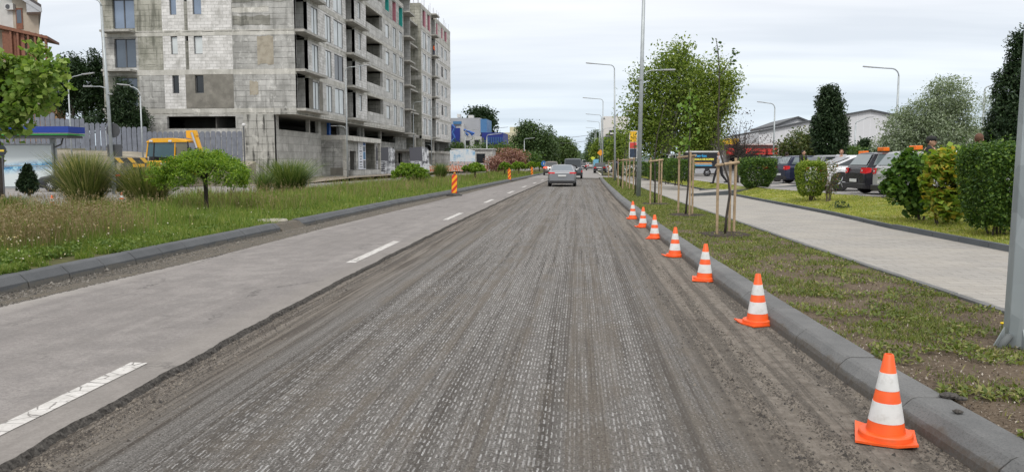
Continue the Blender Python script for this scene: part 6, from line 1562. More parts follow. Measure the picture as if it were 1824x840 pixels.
# tall near-middle post with the small low arm on its right
b = gp(1137, 350, 0.13)
lamp('tallest lamp post in the middle distance, with a low lamp arm on its right', (b.x, b.y, 0.12), 10.2, 1.7, r0=0.105, r1=0.065, group=GRP, second=(5.0, 1.0, 1), lean=(0.12, 0))
for px, ytop, Y_, lb in ((1097, 118, 62.4, 'first curved lamp left of the tallest post'), (1074, 178, 93, 'second curved lamp left of the tallest post'), (1071, 206, 122, 'third curved lamp left of the tallest post, before the white building'), (1068, 218, 151, 'fourth curved lamp left of the tallest post'), (1062, 229, 182, 'fifth curved lamp left of the tallest post, small'), (1060, 237, 215, 'farthest small curved lamp of the right-hand row')):
    x0_ = atY(px, 200, Y_).x; h_ = atY(px, ytop, Y_).z
    lamp(lb, (x0_, Y_, 0.1), h_, 1.35 if Y_ < 70 else 1.5, r0=0.09, r1=0.05, group=GRP, second=(5.1, 0.8, 1) if Y_ < 130 else None, lean=(-0.15, 0) if Y_ < 70 else (0, 0))
# left side lamps
GL = 'street lamps on the left side'
b = gp(204, 342, 0.1); Yb = b.y
t = lamp('tall pale leaning lamp post among the grass clumps, low arms pointing left', (b.x, Yb, 0.05), 9.6, 1.4, r0=0.10, r1=0.055, group=GL, second=(atY(200, 158, Yb).z - 0.3, 0.9, -1), lean=(-0.25, 0))
sgn = MB(); sgn.lathe([(0.36, 0), (0.36, 0.03)], 20, (0.05, 0.11, atY(200, 232, Yb).z), 'Y'); 
sg = thing('road_sign', 'round road sign seen from behind on the leaning lamp post', 'sign', (b.x, Yb + 0.12, atY(200, 232, Yb).z)); MB().lathe([(0.36, 0), (0.36, 0.03)], 20, (0, 0, 0), 'Y').build('disc', W_frame, sg); MB().box(-0.02, 0.02, 0.03, 0.06, -0.4, 0.4).build('bracket', M_galv, sg)
sg = thing('road_sign', 'square sign seen from behind, below the round sign on the leaning lamp post', 'sign', (b.x, Yb + 0.12, atY(200, 268, Yb).z)); MB().box(-0.36, 0.42, 0, 0.03, -0.32, 0.3).build('plate', W_frame, sg); MB().box(-0.02, 0.02, 0.03, 0.06, -0.2, 0.4).build('bracket', M_galv, sg)
for px, ytop, Y_, lb, ar, dr in ((124, 136, 52.6, 'lamp with long oval head, its pole in front of the grey fence beside the shelter', 0.5, 1), (251, 155, 51.5, 'thin white-headed lamp in front of the juniper', 0.15, -1)):
    q = atY(px, 200, Y_); lamp(lb, (q.x, Y_, 0), atY(px, ytop, Y_).z, ar, (dr, 0), 0.06, 0.045, group=GL, curve=0.6, head=0.9, lean=(0, 0))
for px, ytop, Y_, lb in ((617, 120, 66, 'lamp in front of the concrete entrance box, arm pointing right'), (768, 192, 108, 'slender lamp before the far end of the unfinished building'), (736, 182, 100, 'lamp before the middle block of the unfinished building')):
    q = atY(px, 200, Y_); lamp(lb, (q.x, Y_, 0), atY(px, ytop, Y_).z, 1.3, (1, 0), 0.075, 0.045, group=GL, second=(atY(px, 232 if px == 617 else 262, Y_).z, 0.9, -1))
for px, ytop, Y_, lb in ((828, 232, 128, 'thin lamp in front of the grey and blue building, left one'), (867, 240, 120, 'grey post in front of the blue wall of the grey and blue building'), (884, 228, 150, 'curved lamp right of the blue wall'), (934, 247, 170, 'small curved lamp in front of the large dark tree'), (949, 252, 200, 'farthest curved lamp on the left, against the trees')):
    q = atY(px, 200, Y_); lamp(lb, (q.x, Y_, 0), atY(px, ytop, Y_).z, 1.4, (1, 0), 0.11, 0.07, group=GL)
# lamps of the car park
GPK = 'lamps of the car park on the right'
for px, ytop, Y_, lb, dr, ar in ((1598, 122, 55, 'tall curved car park lamp above the silver tree, arm pointing left', -1, 1.3), (1380, 184, 80, 'curved lamp left of the warehouse, its pole before the red awning', -1, 0.7), (1525, 216, 75, 'straight-armed small lamp against the warehouse wall', 1, 0.8), (1752, 154, 60, 'straight-armed lamp above the thin silver tree at the right', 1, 1.0)):
    q = atY(px, 200, Y_); lamp(lb, (q.x, Y_, 0.4), atY(px, ytop, Y_).z - 0.4, ar, (dr, 0), 0.09, 0.06, group=GPK, curve=0.25 if dr > 0 else 0.5, rise=0.1 if dr < 0 else 0.35)
# slim black pole with a white lamp near the facade
q = atY(434, 224, 52); t = thing('garden_lamp', 'slim black lamp pole with small white globe before the concrete facade', 'lamp', (q.x, 52, 0.3))
MB().tube([(0, 0, 0), (0, 0, q.z - 0.3)], 0.045, 8).build('pole', W_frame, t); MB().ball((0, 0, q.z - 0.25), 0.13).build('globe', W_white, t, smooth=True)
# overhead cables
for i, (za, zb) in enumerate(((8.0, 8.6), (6.6, 7.2))):
    mb = MB(); a, b = Vector((atY(968, 250, 205).x, 205, za)), Vector((atY(1050, 250, 205).x, 205, zb)); mb.tube([a.lerp(b, k/8) - Vector((0, 0, 0.9 * (1 - (k/4 - 1)**2) * 0.4)) for k in range(9)], 0.045, 5)
    tag(mb.build('overhead_cable', W_frame), ['upper overhead cable crossing the far road', 'lower overhead cable crossing the far road'][i], 'cable', 'overhead cables')

# ------------------------------------------------------------------ traffic cones
n = Nodes('cone_orange'); M_or = n.done(n.mix(n.ramp(n.noise(6, 5), [(0.3, 0), (0.7, 1)]), (0.74, 0.085, 0.010), (0.88, 0.125, 0.014)), 0.5, 0, 0.5)
n = Nodes('cone_white'); M_cw = n.done(n.mix(n.ramp(n.noise(14, 6, 0.7), [(0.55, 0.0), (0.75, 0.6)]), n.mix(n.ramp(n.noise(9, 5), [(0.35, 0), (0.7, 1)]), (0.60, 0.60, 0.58), (0.74, 0.74, 0.73)), (0.40, 0.38, 0.34)), 0.4, 0, 0.5)
M_ordirty = paint('cone_base_orange', (0.80, 0.10, 0.012), 0.5, 0.15, 8, dirt=(0.50, 0.12, 0.04), dscale=5)
def make_cone():
    t = thing('traffic_cone', '', 'traffic cone', (0, 0, 0), 0, 'orange and white cones along the right kerb')
    rr = lambda z: 0.1095 - (z - 0.03) * (0.1095 - 0.0255) / 0.47
    mb = MB(); mb.lathe([(rr(0.045), 0.045), (rr(0.497), 0.497), (rr(0.5) - 0.003, 0.501), (0.018, 0.501), (0.017, 0.44)], 40); mb.build('cone_body', M_or, t, smooth=False)
    for z0, z1 in ((0.112, 0.225), (0.295, 0.395)):
        mb = MB(); n_ = 40; rings = [[(r*math.cos(2*math.pi*k/n_), r*math.sin(2*math.pi*k/n_), z) for k in range(n_)] for r, z in ((rr(z0), z0), (rr(z0) + 0.0014, z0), (rr(z1) + 0.0014, z1), (rr(z1), z1))]
        mb.loft(rings, caps=False); o = mb.build('reflective_band', M_cw, t, smooth=False)
    mb = MB()
    mb.lathe([(0.145, 0.012), (0.148, 0.018), (0.145, 0.042), (0.139, 0.049), (0.112, 0.051), (0.108, 0.05)], 40)
    N_ = 12; vs = []; fs = []
    for j in range(N_ + 1):
        for i in range(N_ + 1):
            x_, y_ = -1 + 2*i/N_, -1 + 2*j/N_; c = max(0, abs(x_) + abs(y_) - 1.35); vs.append((x_*0.162, y_*0.162, 0.004 + c*0.035 * (1 if x_*y_ < 0 else 0.2)))
    nb = len(vs); vs += [(a, b, c + 0.013) for a, b, c in vs]
    for j in range(N_):
        for i in range(N_):
            q = j*(N_+1)+i; fs += [(q, q+N_+1, q+N_+2, q+1), (q+nb, q+1+nb, q+N_+2+nb, q+N_+1+nb)]
    for i in range(N_):
        for a, b in ((i, i+1), (N_*(N_+1)+i+1, N_*(N_+1)+i), ((i+1)*(N_+1), i*(N_+1)), (i*(N_+1)+N_, (i+1)*(N_+1)+N_)): fs.append((a, b, b+nb, a+nb))
    mb.add(vs, fs); mb.build('cone_base', M_ordirty, t)
    for ch in t.children:
        if ch.name.startswith(('cone_body', 'reflective_band', 'cone_base')):
            ch.data.polygons.foreach_set('use_smooth', [True]*len(ch.data.polygons)); md = ch.modifiers.new('split', 'EDGE_SPLIT'); md.split_angle = RD(32)
    return t
cone0 = make_cone()
cl = ['largest orange and white cone, nearest the camera at the bottom right', 'second cone from the camera', 'third cone from the camera', 'fourth cone from the camera, halfway along the row', 'third cone from the far end of the row', 'second cone from the far end of the row', 'farthest and smallest cone of the row along the kerb']
for i, (px, py) in enumerate(((1579, 783), (1350, 577), (1255, 500), (1202, 457), (1166, 425), (1145, 405), (1127, 390))):
    q = gp(px, py, 0.0); c = cone0 if i == 0 else copy_tree(cone0); c.location = (q.x, q.y + 0.02, 0.002); c.rotation_euler = (0.0, RD([0, -1.2, 1.0, 0.5, -0.6, 0.8, 0][i]), RD([-18, 24, -8, 30, -15, 20, 5][i])); c['label'] = cl[i]
for i, (px, py) in enumerate(((93, 374), (217, 366))):
    q = gp(px, py, 0.005); c = copy_tree(cone0); c.location = (q.x, q.y, 0.002); c.rotation_euler = (0, RD(2), RD(20 + 40*i)); c['label'] = ['faded cone on the opposite road, between the small thuja and the grass clumps', 'cone half hidden behind the leaning lamp post'][i]; c['group'] = 'cones on the opposite road'

# ------------------------------------------------------------------ striped barrier boards
n = Nodes('barrier_stripes'); x, y, z = n.xyz()
s_ = n.math('GREATER_THAN', n.math('FRACT', n.math('ADD', n.math('MULTIPLY', n.math('SUBTRACT', z, n.math('MULTIPLY', x, 1.15)), 3.1), 0.25)), 0.5)
M_str = n.done(n.mix(s_, (0.60, 0.035, 0.012), (0.85, 0.36, 0.01)), 0.45, 0, 0.5)
M_rub = paint('black_rubber', (0.03, 0.03, 0.03), 0.85, 0.2, 12, dirt=(0.14, 0.13, 0.12))
def make_board():
    t = thing('barrier_board', '', 'barrier board', (0, 0, 0), 0, 'red and yellow striped barrier boards by the median kerb')
    w_, h_ = 0.125, 0.98
    out_ = [(-w_, 0.1), (w_, 0.1), (w_, h_ - 0.04), (w_ - 0.04, h_), (-w_ + 0.04, h_), (-w_, h_ - 0.04)]
    MB().prism([(a*1.12, 0.0, b if b < 0.2 else b + 0.015) for a, b in out_], (0, 0.03, 0)).build('board_frame', W_frame, t)
    MB().prism([(a, -0.006, b + 0.02 if b < 0.2 else b) for a, b in out_], (0, 0.006, 0)).build('striped_panel', M_str, t)
    mb = MB(); mb.loft([[(x_*k, y_*k2, z_) for x_, y_ in ((-1, -1), (1, -1), (1, 1), (-1, 1))] for k, k2, z_ in ((0.36, 0.2, 0.0), (0.36, 0.2, 0.04), (0.24, 0.13, 0.1))]); mb.build('foot', M_rub, t, bevel=0.01)
    MB().ball((0, 0.015, h_ + 0.06), 0.06, sc=(1, 0.5, 1)).build('reflector', paint('amber', (0.5, 0.2, 0.02), 0.3), t, smooth=True)
    return t
bd = make_board()
for i, (px, py) in enumerate(((809, 349), (912, 323), (951, 313.5))):
    q = gp(px, py, 0.03); c = bd if i == 0 else copy_tree(bd); c.location = (q.x - (0.2 if i else 0), q.y, 0.05 if i == 0 else 0.045); c.rotation_euler = (0, RD([1.5, -2, -3][i]), RD([3, -4, -6][i])); c['label'] = ['nearest red and yellow striped barrier board, on a black rubber foot by the median kerb', 'middle striped barrier board, tilted slightly left against the kerb', 'farthest striped barrier board, tilted slightly left, near the dark SUV'][i]
# inspection cover in the median
q = gp(485, 389, 0.25); mb = MB(); mb.lathe([(0.36, 0), (0.37, 0.05), (0.34, 0.085), (0.0, 0.09)], 22); o = mb.build('concrete_cover', paint('cover_concrete', (0.30, 0.28, 0.23), 0.95, 0.3, 8), smooth=False); o.location = (q.x, q.y, 0.15); tag(o, 'round raised concrete cover at the grass edge beside the patched kerb gap', 'manhole cover')
# dandelion by the post
q = gp(1784, 584, 0.15); t = thing('dandelion', 'single yellow dandelion at the foot of the right-hand post', 'flower', (q.x, q.y, 0.13)); MB().tube([(0, 0, 0), (0.005, 0, 0.06)], 0.003, 5).build('stalk', G_weed, t); MB().ball((0.005, 0, 0.065), 0.019, sc=(1, 1, 0.5)).build('flower_head', paint('dandelion_yellow', (0.8, 0.55, 0.0), 0.7), t, smooth=True)
# asphalt lumps and bits by the right kerb
for i, (px, py, s_, lb) in enumerate(((1690, 707, 0.05, 'flat dark asphalt lump on the soil behind the nearest cone'), (1712, 712, 0.03, 'small dark asphalt lump right of the flat lump'), (1706, 735, 0.025, 'tiny dark lump on top of the kerb, behind the nearest cone'))):
    q = gp(px, py, 0.15); mb = MB(); mb.ball((0, 0, 0), s_, 7, 5, (1.3, 1, 0.45)); mb.v = [tuple(c * random.uniform(0.8, 1.15) for c in v) for v in mb.v]; o = mb.build('asphalt_lump', M_edge); o.location = (q.x, q.y, 0.16 if i < 2 else 0.16); tag(o, lb, 'asphalt lump')

# ------------------------------------------------------------------ bus shelter (left)
Ys = 46.0
def sx2(px, py, dy=0): p = atY(px, py, Ys + dy); return p
sb = thing('bus_shelter', 'open roadside shelter with blue and green roof edge over a white water-splash panel', 'shelter', (sx2(50, 300).x, Ys, 0.0))
def sbox(name, mt_, r, Y0=Ys, dep=0.1, par=sb, bevel=0):
    a, b = atY(r[0], r[3], Y0), atY(r[1], r[2], Y0); return MB().box(a.x, b.x, Y0, Y0 + dep, a.z, b.z).build(name, mt_, par, world=True, bevel=bevel)
sbox('fascia', paint('shelter_blue', (0.008, 0.04, 0.27), 0.65, 0.08), (-60, 121, 225, 237), Ys - 1.2, 1.6)
sbox('white_stripe', W_white, (-60, 121.3, 237, 238.2), Ys - 1.22, 1.6); sbox('green_stripe', paint('shelter_green', (0.02, 0.28, 0.05), 0.4), (-60, 121.1, 238.3, 241), Ys - 1.21, 1.6)
sbox('roof_underside', W_frame, (-60, 119, 241.2, 246), Ys - 1.1, 1.5)
sbox('post', M_galv, (93, 97.5, 246, 338), Ys + 0.3, 0.16); sbox('post', M_galv, (-8, -3, 246, 338), Ys + 0.3, 0.16)
a = atY(98, 262, Ys); b = atY(112, 246, Ys); MB().tube([a, ((a.x+b.x)/2 + 0.15, Ys, (a.z+b.z)/2 - 0.1), b], 0.05, 6).build('roof_brace', W_frame, sb, world=True)
sbox('panel_frame', M_galv, (2, 93, 256, 335), Ys + 0.12, 0.08)
n = Nodes('water_print'); x, y, z = n.xyz()
wv = n.noise(1.0, 5, 0.6, vec=n.comb(n.math('MULTIPLY', x, 0.9), n.math('MULTIPLY', z, 2.6)), dist=1.2)
c0z = atY(50, 296, Ys).z
band_ = n.math('SUBTRACT', 1.0, n.math('MULTIPLY', n.math('ABSOLUTE', n.math('SUBTRACT', z, n.math('ADD', c0z, n.math('MULTIPLY', x, 0.10)))), 2.4), clamp=True)
fac = n.math('MULTIPLY', band_, n.ramp(wv, [(0.32, 0.0), (0.44, 1.0)]))
col_ = n.ramp(n.noise(3.2, 6, 0.7, dist=1.0), [(0.38, (0.01, 0.06, 0.18)), (0.5, (0.04, 0.27, 0.52)), (0.62, (0.36, 0.62, 0.74))])
M_water = n.done(n.mix(fac, (0.62, 0.68, 0.69), col_), 0.3, 0, 0.5)
o = sbox('printed_panel', M_water, (5, 91, 259, 332), Ys + 0.08, 0.035); 
sbox('panel_rail', M_galv, (5, 91, 294.6, 296.0), Ys + 0.06, 0.018)
q = atY(2, 270, Ys - 0.6); sg2 = thing('round_sign', 'dark round sign with a yellow bar hanging at the left edge, under the bough', 'sign', (atY(2, 272, 30).x, 30, 0)); MB().lathe([(0.22, 0), (0.22, 0.03)], 18, (0, 0, atY(2, 268, 30).z), 'Y').build('disc', W_dark, sg2); MB().box(-0.12, 0.14, -0.02, 0, atY(2, 270, 30).z, atY(2, 266.5, 30).z).build('yellow_bar', R_pink if False else paint('sign_yellow', (0.6, 0.45, 0.05), 0.5), sg2); MB().tube([(0, 0.05, 0), (0, 0.05, atY(2, 264, 30).z)], 0.03, 6).build('post', W_frame, sg2)
# striped barrier behind the grass clumps
q0, q1 = atY(200, 290, 44), atY(262, 281, 44)
t = thing('barrier_rail', 'black and yellow chequered low barrier rail between the grass clumps and the digger', 'barrier', (q0.x, 44, 0))
n = Nodes('checks'); x, y, z = n.xyz(); s_ = n.math('GREATER_THAN', n.math('FRACT', n.math('ADD', n.math('MULTIPLY', x, 1.3), n.math('MULTIPLY', z, 1.3))), 0.62)
MB().box(0, q1.x - q0.x, 0, 0.06, q0.z, q1.z).build('rail', n.done(n.mix(s_, (0.03, 0.03, 0.03), (0.55, 0.33, 0.04)), 0.6), t)
mb = MB(); [mb.box(k, k + 0.08, 0.07, 0.13, 0, q1.z) for k in (0.1, (q1.x-q0.x)/2, q1.x-q0.x-0.2)]; mb.build('rail_posts', W_frame, t)
# traffic sign post group in front of the pine (signs seen edge-on are part of the lamp); blue posts on far right
for i, (px, py, Y_, c_, nm, lb) in enumerate(((1069.5, 272, 120, (0.7, 0.28, 0.02), 'warning_sign', 'orange roadworks sign beside the far lamp posts'), (1056, 283, 160, (0.55, 0.6, 0.05), 'warning_sign', 'tiny yellow-green sign above the far parked cars'), (968.5, 293, 95, (0.02, 0.13, 0.4), 'direction_sign', 'small round blue sign in front of the dark SUV'))):
    q = atY(px, py, Y_); t = thing(nm, lb, 'sign', (q.x, Y_, 0.1)); MB().tube([(0, 0.04, 0), (0, 0.04, q.z)], 0.04, 6).build('post', M_galv, t)
    if i == 2: MB().lathe([(0.33, 0), (0.33, 0.02)], 18, (0, 0, q.z), 'Y').build('disc', paint('sign_blue', c_, 0.4), t); MB().box(-0.05, 0.05, -0.01, -0.002, q.z - 0.15, q.z + 0.15).build('arrow', W_white, t)
    else: MB().prism([(-0.5, 0, q.z - 0.1 + i*0.2), (0, 0, q.z - 0.6 + i*0.2), (0.5, 0, q.z - 0.1 + i*0.2), (0, 0, q.z + 0.4)], (0, 0.03, 0)).build('plate', paint('sign_col%d' % i, c_, 0.5), t)
# petrol-station style price totem behind the saplings
q0, q1 = atY(1121, 280, 70), atY(1135, 234, 70)
t = thing('totem_sign', 'tall advertising totem, yellow top, red middle and dark bottom, left of the tallest lamp post', 'sign', ((q0.x+q1.x)/2, 70, 0.12)); hw = (q1.x - q0.x)/2
tz = lambda py: atY(1128, py, 70).z - 0.12
MB().box(-hw-0.03, hw+0.03, 0, 0.4, tz(282), tz(233)).build('frame', W_white, t); MB().box(-hw+0.03, hw-0.03, -0.02, 0, tz(253), tz(234)).build('yellow_panel', paint('totem_yellow', (0.72, 0.42, 0.01), 0.5, 0.3, 4), t)
MB().box(-hw+0.03, hw-0.03, -0.02, 0, tz(264), tz(254)).build('red_panel', paint('totem_red', (0.5, 0.04, 0.03), 0.5, 0.6, 5), t); MB().box(-hw+0.03, hw-0.03, -0.02, 0, tz(280), tz(265)).build('dark_panel', paint('totem_dark', (0.025, 0.04, 0.07), 0.4, 0.5, 4), t)
mb = MB(); mb.box(-hw, -hw+0.1, 0.1, 0.2, 0, tz(282)); mb.box(hw-0.1, hw, 0.1, 0.2, 0, tz(282)); mb.build('legs', M_galv, t)
t = thing('blue_panel_sign', 'tall narrow light-blue panel at the roadside near the far parked cars', 'sign', (atY(1061, 290, 140).x, 140, 0.1)); MB().box(-0.4, 0.5, 0, 0.15, 0.3, atY(1061, 284.5, 140).z).build('panel', paint('pale_blue', (0.14, 0.36, 0.5), 0.5), t); MB().box(-0.05, 0.05, 0.16, 0.26, 0, 1.0).build('post', M_galv, t)
# ================================================================== VEHICLES
def carpaint(name, col, rough=0.32, metal=0.2): return paint(name, col, rough, 0.03, 3, metal=metal, coat=0.35 if max(col) > 0.1 else 0.15)
V_tyre = paint('tyre_rubber', (0.02, 0.02, 0.021), 0.85, 0.15, 8); V_rim = paint('alloy_rim', (0.45, 0.46, 0.48), 0.3, 0.05, 5, metal=0.7)
V_black = paint('black_plastic', (0.02, 0.02, 0.022), 0.55, 0.1); V_glass = glassm('car_glass', (0.02, 0.026, 0.03), 0.04, 0, 0.9); V_glassl = glassm('pale_car_glass', (0.16, 0.20, 0.21), 0.06, 0.2, 1.0)
V_red = paint('tail_light_red', (0.55, 0.01, 0.012), 0.2, 0.05); V_clear = paint('clear_lamp', (0.55, 0.56, 0.58), 0.12, 0.05, metal=0.3); V_plate = paint('number_plate', (0.62, 0.63, 0.62), 0.5, 0.05); V_amber = paint('amber_lamp', (0.75, 0.25, 0.02), 0.3)
M_lit = Nodes('lit_brake_light'); M_lit.b.inputs['Emission Color'].default_value = (1, 0.08, 0.03, 1); M_lit.b.inputs['Emission Strength'].default_value = 2.5; M_lit = M_lit.done((0.7, 0.03, 0.02), 0.3)
def wheel(parent, x, y, r, w=0.2, side=1, spokes=7, rim=None):
    mb = MB(); mb.lathe([(r*0.66, -w/2), (r*0.9, -w/2), (r, -w/2+0.03), (r, w/2-0.03), (r*0.9, w/2), (r*0.66, w/2)], 22, (x, y, r), 'X')
    o = mb.build('wheel', V_tyre, parent, smooth=False)
    mb = MB(); xo = x + side * (w/2 - 0.02)
    mb.lathe([(0.01, -0.01), (r*0.66, -0.01), (r*0.66, 0.012), (r*0.58, 0.012), (r*0.56, -0.002), (0.01, -0.002)], 20, (xo, y, r), 'X')
    for k in range(spokes):
        a = 2*math.pi*k/spokes; mb.tube([(xo + side*0.012, y + math.cos(a)*r*0.1, r + math.sin(a)*r*0.1), (xo + side*0.012, y + math.cos(a)*r*0.6, r + math.sin(a)*r*0.6)], [0.035, 0.02], 4)
    mb.build('rim', rim or V_rim, o)
    return o
def car(name, label, cat, loc, rz, Lc=4.3, W=1.78, Hc=1.46, col=None, style='hatch', group=None, glass=None, brake=False, wr=0.32, side_only=False, roofsign=False, wiper=True, spare=False, simple=False, plate_z=None, face='rear', spokes=7):
    """local: +y forward, x right, z up. Rear at y=0"""
    t = thing(name, label, cat, loc, rz, group); col = col or carpaint('car_grey', (0.25, 0.26, 0.27)); glass = glass or V_glass
    hw = W/2
    S = {  # profile: (y fraction, deck height fraction), cabin stations
        'sedan': dict(deck=[(0.0, 0.62), (0.02, 0.70), (0.14, 0.735), (0.24, 0.70), (0.70, 0.68), (0.76, 0.67), (0.93, 0.57), (1.0, 0.42)], cab=(0.13, 0.31, 0.52, 0.75)),
        'hatch': dict(deck=[(0.0, 0.50), (0.015, 0.62), (0.05, 0.66), (0.20, 0.66), (0.70, 0.66), (0.76, 0.66), (0.93, 0.57), (1.0, 0.42)], cab=(0.02, 0.10, 0.50, 0.77)),
        'suv': dict(deck=[(0.0, 0.50), (0.015, 0.60), (0.04, 0.64), (0.20, 0.64), (0.70, 0.64), (0.76, 0.64), (0.95, 0.57), (1.0, 0.40)], cab=(0.02, 0.10, 0.52, 0.74)),
        'boxy': dict(deck=[(0.0, 0.55), (0.01, 0.57), (0.04, 0.58), (0.20, 0.58), (0.64, 0.58), (0.70, 0.58), (0.96, 0.55), (1.0, 0.35)], cab=(0.005, 0.02, 0.60, 0.66)),
        'coupe': dict(deck=[(0.0, 0.58), (0.02, 0.68), (0.10, 0.72), (0.24, 0.68), (0.70, 0.66), (0.76, 0.66), (0.93, 0.57), (1.0, 0.42)], cab=(0.06, 0.34, 0.50, 0.76)),
        'van': dict(deck=[(0.0, 0.48), (0.01, 0.5), (0.04, 0.5), (0.20, 0.5), (0.78, 0.5), (0.85, 0.48), (0.96, 0.42), (1.0, 0.3)], cab=(0.003, 0.012, 0.80, 0.93))}[style]
    zs = 0.20 if style not in ('boxy', 'suv', 'van') else 0.28
    belt = S['deck'][3][1] * Hc
    mb = MB(); rings = []
    for i, (fy, fz) in enumerate(S['deck']):
        z = fz * Hc; k = 0.86 if i == 0 or i == len(S['deck'])-1 else (0.94 if i in (1, len(S['deck'])-2) else 1.0)
        if style == 'boxy': k = 0.97 if i in (0, 7) else 1.0
        w_ = hw * k; z0 = zs + (0.08 if i in (0, 7) else 0)
        rings.append([(0, fy*Lc, z0), (w_*0.90, fy*Lc, z0), (w_*0.975, fy*Lc, z0+0.10), (w_, fy*Lc, z0 + (z-z0)*0.52), (w_*0.985, fy*Lc, z - (z-z0)*0.16), (w_*0.90, fy*Lc, z - 0.012), (w_*0.55, fy*Lc, z + 0.012), (0, fy*Lc, z + 0.02),
                      (-w_*0.55, fy*Lc, z + 0.012), (-w_*0.90, fy*Lc, z - 0.012), (-w_*0.985, fy*Lc, z - (z-z0)*0.16), (-w_, fy*Lc, z0 + (z-z0)*0.52), (-w_*0.975, fy*Lc, z0+0.10), (-w_*0.90, fy*Lc, z0)])
    mb.loft(rings)
    body = mb.build('body', col, t, smooth=False, bevel=0.03 if not simple else 0, seg=3)
    # cabin
    ya, yb, yc, yd = [f*Lc for f in S['cab']]
    wb, wr_ = hw*0.90, hw*(0.72 if style not in ('boxy', 'van') else 0.86); zb = belt - 0.03; zt = Hc
    def sec(y, f, wtop=None):
        wt = wb + (wr_ - wb) * f; z = zb + (zt - zb) * f
        return y, wt, z
    def ring(y, f):
        y, wt, z = sec(y, f); return [(-wb - 0.0, y, zb), (-(wb + (wt - wb)*0.93), y, zb + (z - zb)*0.93), (-wt*0.82, y, z - 0.005*f), (0, y, z + 0.022*f), (wt*0.82, y, z - 0.005*f), (wb + (wt - wb)*0.93, y, zb + (z - zb)*0.93), (wb, y, zb)]
    mb = MB(); mid = (yb + yc)/2
    mb.loft([ring(ya, 0.02), ring(yb, 0.97), ring(mid, 1.0), ring(yc, 0.97), ring(yd, 0.02)])
    mb.build('cabin', col, t, bevel=0.025 if not simple else 0, seg=3)
    def cabx(z): f = (z - zb) / (zt - zb); return wb + (wr_ - wb) * f
    # windows: rear, front, sides
    def slab(pts, off, nm='window', mt_=None):
        pts = [Vector(p) for p in pts]; n_ = (pts[1]-pts[0]).cross(pts[2]-pts[1]).normalized(); c = sum(pts, Vector()) / len(pts)
        if n_.dot(c - Vector((0, (yb+yc)/2, (zb+zt)/2 - 0.3))) < 0: n_ = -n_
        mb = MB(); mb.prism([p + n_*(off) for p in pts], n_*0.012); return mb.build(nm, mt_ or glass, t)
    def endwin(y0, y1, nm):   # y0 base, y1 top
        f0, f1 = 0.14, 0.86
        P_ = lambda s, f: (s*(cabx(zb + (zt-zb)*f*0.97) - 0.10), y0 + (y1 - y0)*(f), zb + (zt - zb)*f*0.97 + 0.012)
        return slab([P_(-1, f0), P_(1, f0), P_(1, f1), P_(-1, f1)], 0.012, nm)
    endwin(ya, yb, 'rear_window'); endwin(yd, yc, 'windscreen')
    zl, zh = zb + (zt-zb)*0.16, zb + (zt-zb)*0.84
    fl, fh = 0.16, 0.84
    yr0, yr1 = ya + (yb-ya)*fl + 0.16, ya + (yb-ya)*fh + 0.14; yf0, yf1 = yd + (yc-yd)*fl - 0.18, yd + (yc-yd)*fh - 0.12
    split = [0.0, 0.52, 1.0] if style in ('coupe', 'hatch', 'sedan') else [0, 0.3, 0.63, 1.0]
    if style in ('sedan', 'hatch') and not simple: split = [0.0, 0.2, 0.57, 1.0]
    for s in (-1, 1):
        for a, b in zip(split, split[1:]):
            g = 0.03
            q = [(s*cabx(zl), yr0 + (yf0-yr0)*a + g, zl), (s*cabx(zl), yr0 + (yf0-yr0)*b - g, zl), (s*cabx(zh), yr1 + (yf1-yr1)*b - g, zh), (s*cabx(zh), yr1 + (yf1-yr1)*a + g, zh)]
            q = [Vector(p) for p in q]; mb = MB(); mb.prism(q, (s*0.016, 0, 0.004)); mb.build('side_window', glass, t)
    # wheels
    for s in (-1, 1):
        for fy in ((0.19, 0.80) if style != 'van' else (0.2, 0.82)):
            y_ = fy*Lc
            if not simple:
                mb = MB(); n_ = 14; R2 = wr*1.16
                rr = [[(s*(hw - 0.06 + d), y_ + math.cos(a)*r, wr + math.sin(a)*r) for r, d in ((R2, 0.0), (R2, 0.069), (wr*0.5, 0.069), (wr*0.5, 0.0))] for a in [math.pi*(-0.08 + 1.16*k/n_) for k in range(n_+1)]]
                mb.loft(rr); mb.build('wheel_arch', V_black, t)
            wheel(t, s*(hw - 0.085), y_, wr, 0.2, s, spokes)
    # rear end
    zr = S['deck'][1][1]*Hc
    if style == 'boxy':
        for s in (-1, 1): MB().box(s*hw*0.93 - 0.06, s*hw*0.93 + 0.06, -0.03, 0.03, 0.62, 0.78).build('tail_light', V_red, t)
        MB().box(-hw*0.96, hw*0.96, -0.06, 0.1, 0.42, 0.58).build('bumper', V_black, t, bevel=0.02)
    else:
        for s in (-1, 1):
            mb = MB(); zc = zr - 0.10 if style in ('sedan', 'coupe') else zr - 0.08; xa, xb = s*hw*0.93, s*hw*(0.52 if style in ('sedan', 'coupe', 'suv') else 0.60)
            hh = 0.05 if style == 'sedan' else (0.075 if style in ('coupe', 'suv') else 0.105)
            ins = 0.02
            mb.add([(xa, 0.10, zc - hh), (xb, -0.0, zc - hh*0.7), (xb, 0.035, zc + hh), (xa, 0.16, zc + hh), (xa*0.98, -0.012+0.03, zc - hh), (xb, -0.03, zc - hh*0.7), (xb, 0.0, zc + hh), (xa*0.985, 0.035, zc + hh), (s*(hw*1.004), 0.22, zc + hh*0.8), (s*(hw*1.004), 0.20, zc - hh*0.5)],
                   [(4, 5, 6, 7), (4, 7, 8, 9), (5, 1, 2, 6), (7, 6, 2, 3), (4, 0, 1, 5), (7, 3, 8), (4, 9, 0)])
            tl = mb.build('tail_light', M_lit if brake else V_red, t)
